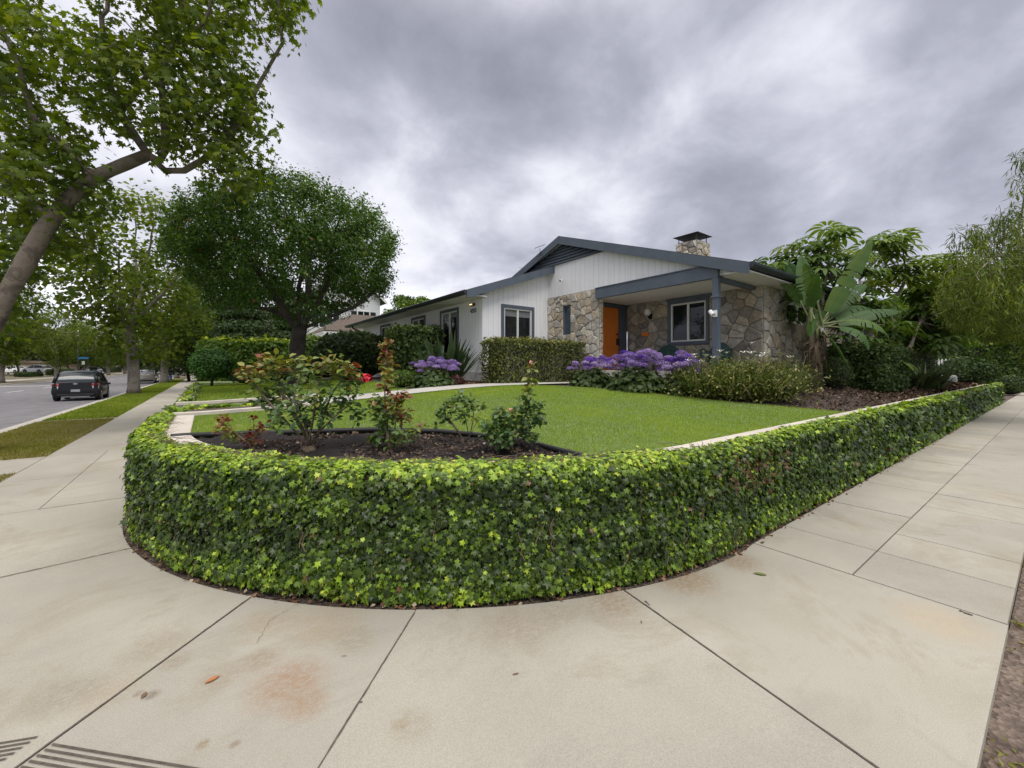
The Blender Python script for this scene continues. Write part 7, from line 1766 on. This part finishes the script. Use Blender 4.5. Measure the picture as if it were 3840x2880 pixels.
hedge_box('hedge', 'dark hedge along the far pavement past the side street', *FP(400, -22.5), R(90), 40, 1.4, 0, 1.6, 3500, .24, M_shrubdk, 103, .2, tpl=LW)

# fallen leaves and bits on the pavement
M_dry = simple('dry_leaf', (.45, .17, .06), .7, var=.2); M_dryb = simple('brown_leaf', (.18, .11, .06), .8, var=.3); M_gl = simple('green_fallen_leaf', (.16, .20, .05), .6, var=.3)
def litter(px, py, size, mat, label, a, curl=.25, wd=.28):
    x, y = at(px, py); n = 7; V = []; Fs = []
    for i in range(n):
        t = i / (n - 1); w = wd * math.sin(math.pi * (.04 + .92 * t)); z = .006 + curl * (t - .5) ** 2 * .5
        V += [((t - .5) * size, -w * size / 2, (z + .12 * w) * size + .004), ((t - .5) * size, 0, z * size + .004), ((t - .5) * size, w * size / 2, (z + .12 * w) * size + .004)]
    for i in range(n - 1): Fs += [(3 * i, 3 * i + 1, 3 * i + 4, 3 * i + 3), (3 * i + 1, 3 * i + 2, 3 * i + 5, 3 * i + 4)]
    m_ = MB(); m_.add(V, Fs); o = m_.build('fallen_leaf', mat, None, True); o.location = (x, y, 0); o.rotation_euler = (0, 0, a); tag(o, label, 'leaf', 'fallen leaves on the pavement')
litter(796, 2551, .062, M_dry, 'orange dry leaf lying on the slab with the rusty stain', R(18), wd=.42)
litter(1934, 2530, .035, M_dryb, 'tiny brown curled leaf in the middle of the wide front slab', R(-20))
litter(1290, 2462, .035, M_dryb, 'thin brown leaf sliver near the joint left of the wide slab', R(-30), wd=.12)
litter(2850, 2155, .085, M_gl, 'yellow green fallen leaf with a stalk beside the ochre stain', R(-55), wd=.45)
litter(2405, 2335, .03, M_dryb, 'small grey brown scrap beside the long right joint', R(40))
litter(540, 2610, .04, M_dryb, 'dark brown crumpled scrap left of the orange leaf', R(70), wd=.5)
litter(2865, 2020, .03, M_dryb, 'small dark scrap at the corner of the scored pavement', R(0), wd=.5)
# soil and dead leaves in the gap at the foot of the ivy
g = np.random.default_rng(120); P2 = np.array(wall_path(0)); seg = np.linalg.norm(np.diff(P2, axis=0), axis=1); S = np.concatenate([[0], np.cumsum(seg)]); t = g.random(1500) * S[-1] * .75
x = np.interp(t, S, P2[:, 0]); y = np.interp(t, S, P2[:, 1]); dx = np.interp(t + .02, S, P2[:, 0]) - x; dy = np.interp(t + .02, S, P2[:, 1]) - y; ln = np.hypot(dx, dy) + 1e-9; off = g.uniform(.08, .24, len(t))
P = np.stack([x + dy / ln * off, y - dx / ln * off, -.015 + .02 * g.random(len(t))], 1)
o = leaves('leaf_litter', P, np.array([[0, 0, 1.]] * len(P)), .035, LW, leafmat('dead_leaf', [(0, (.06, .035, .02)), (.6, (.17, .08, .04)), (.85, (.28, .17, .09)), (1, (.5, .42, .3))], .8, .1), None, None, None, .5, g); tag(o, 'dead brown leaves and soil crumbs along the foot of the ivy', 'leaf litter', kind='stuff')
# overhead wires
wr_ = MB()
for k, dz_ in enumerate((0, .5)):
    pts = [Vector((20 + 60 * i / 20 - 0, 26 - 24 * i / 20, 9.0 + dz_ - 1.2 * math.sin(math.pi * i / 20))) for i in range(21)]; wr_.tube(pts, .010, 3)
tag(wr_.build('overhead_wire', M_black), 'thin pair of utility wires high behind the house', 'wire')
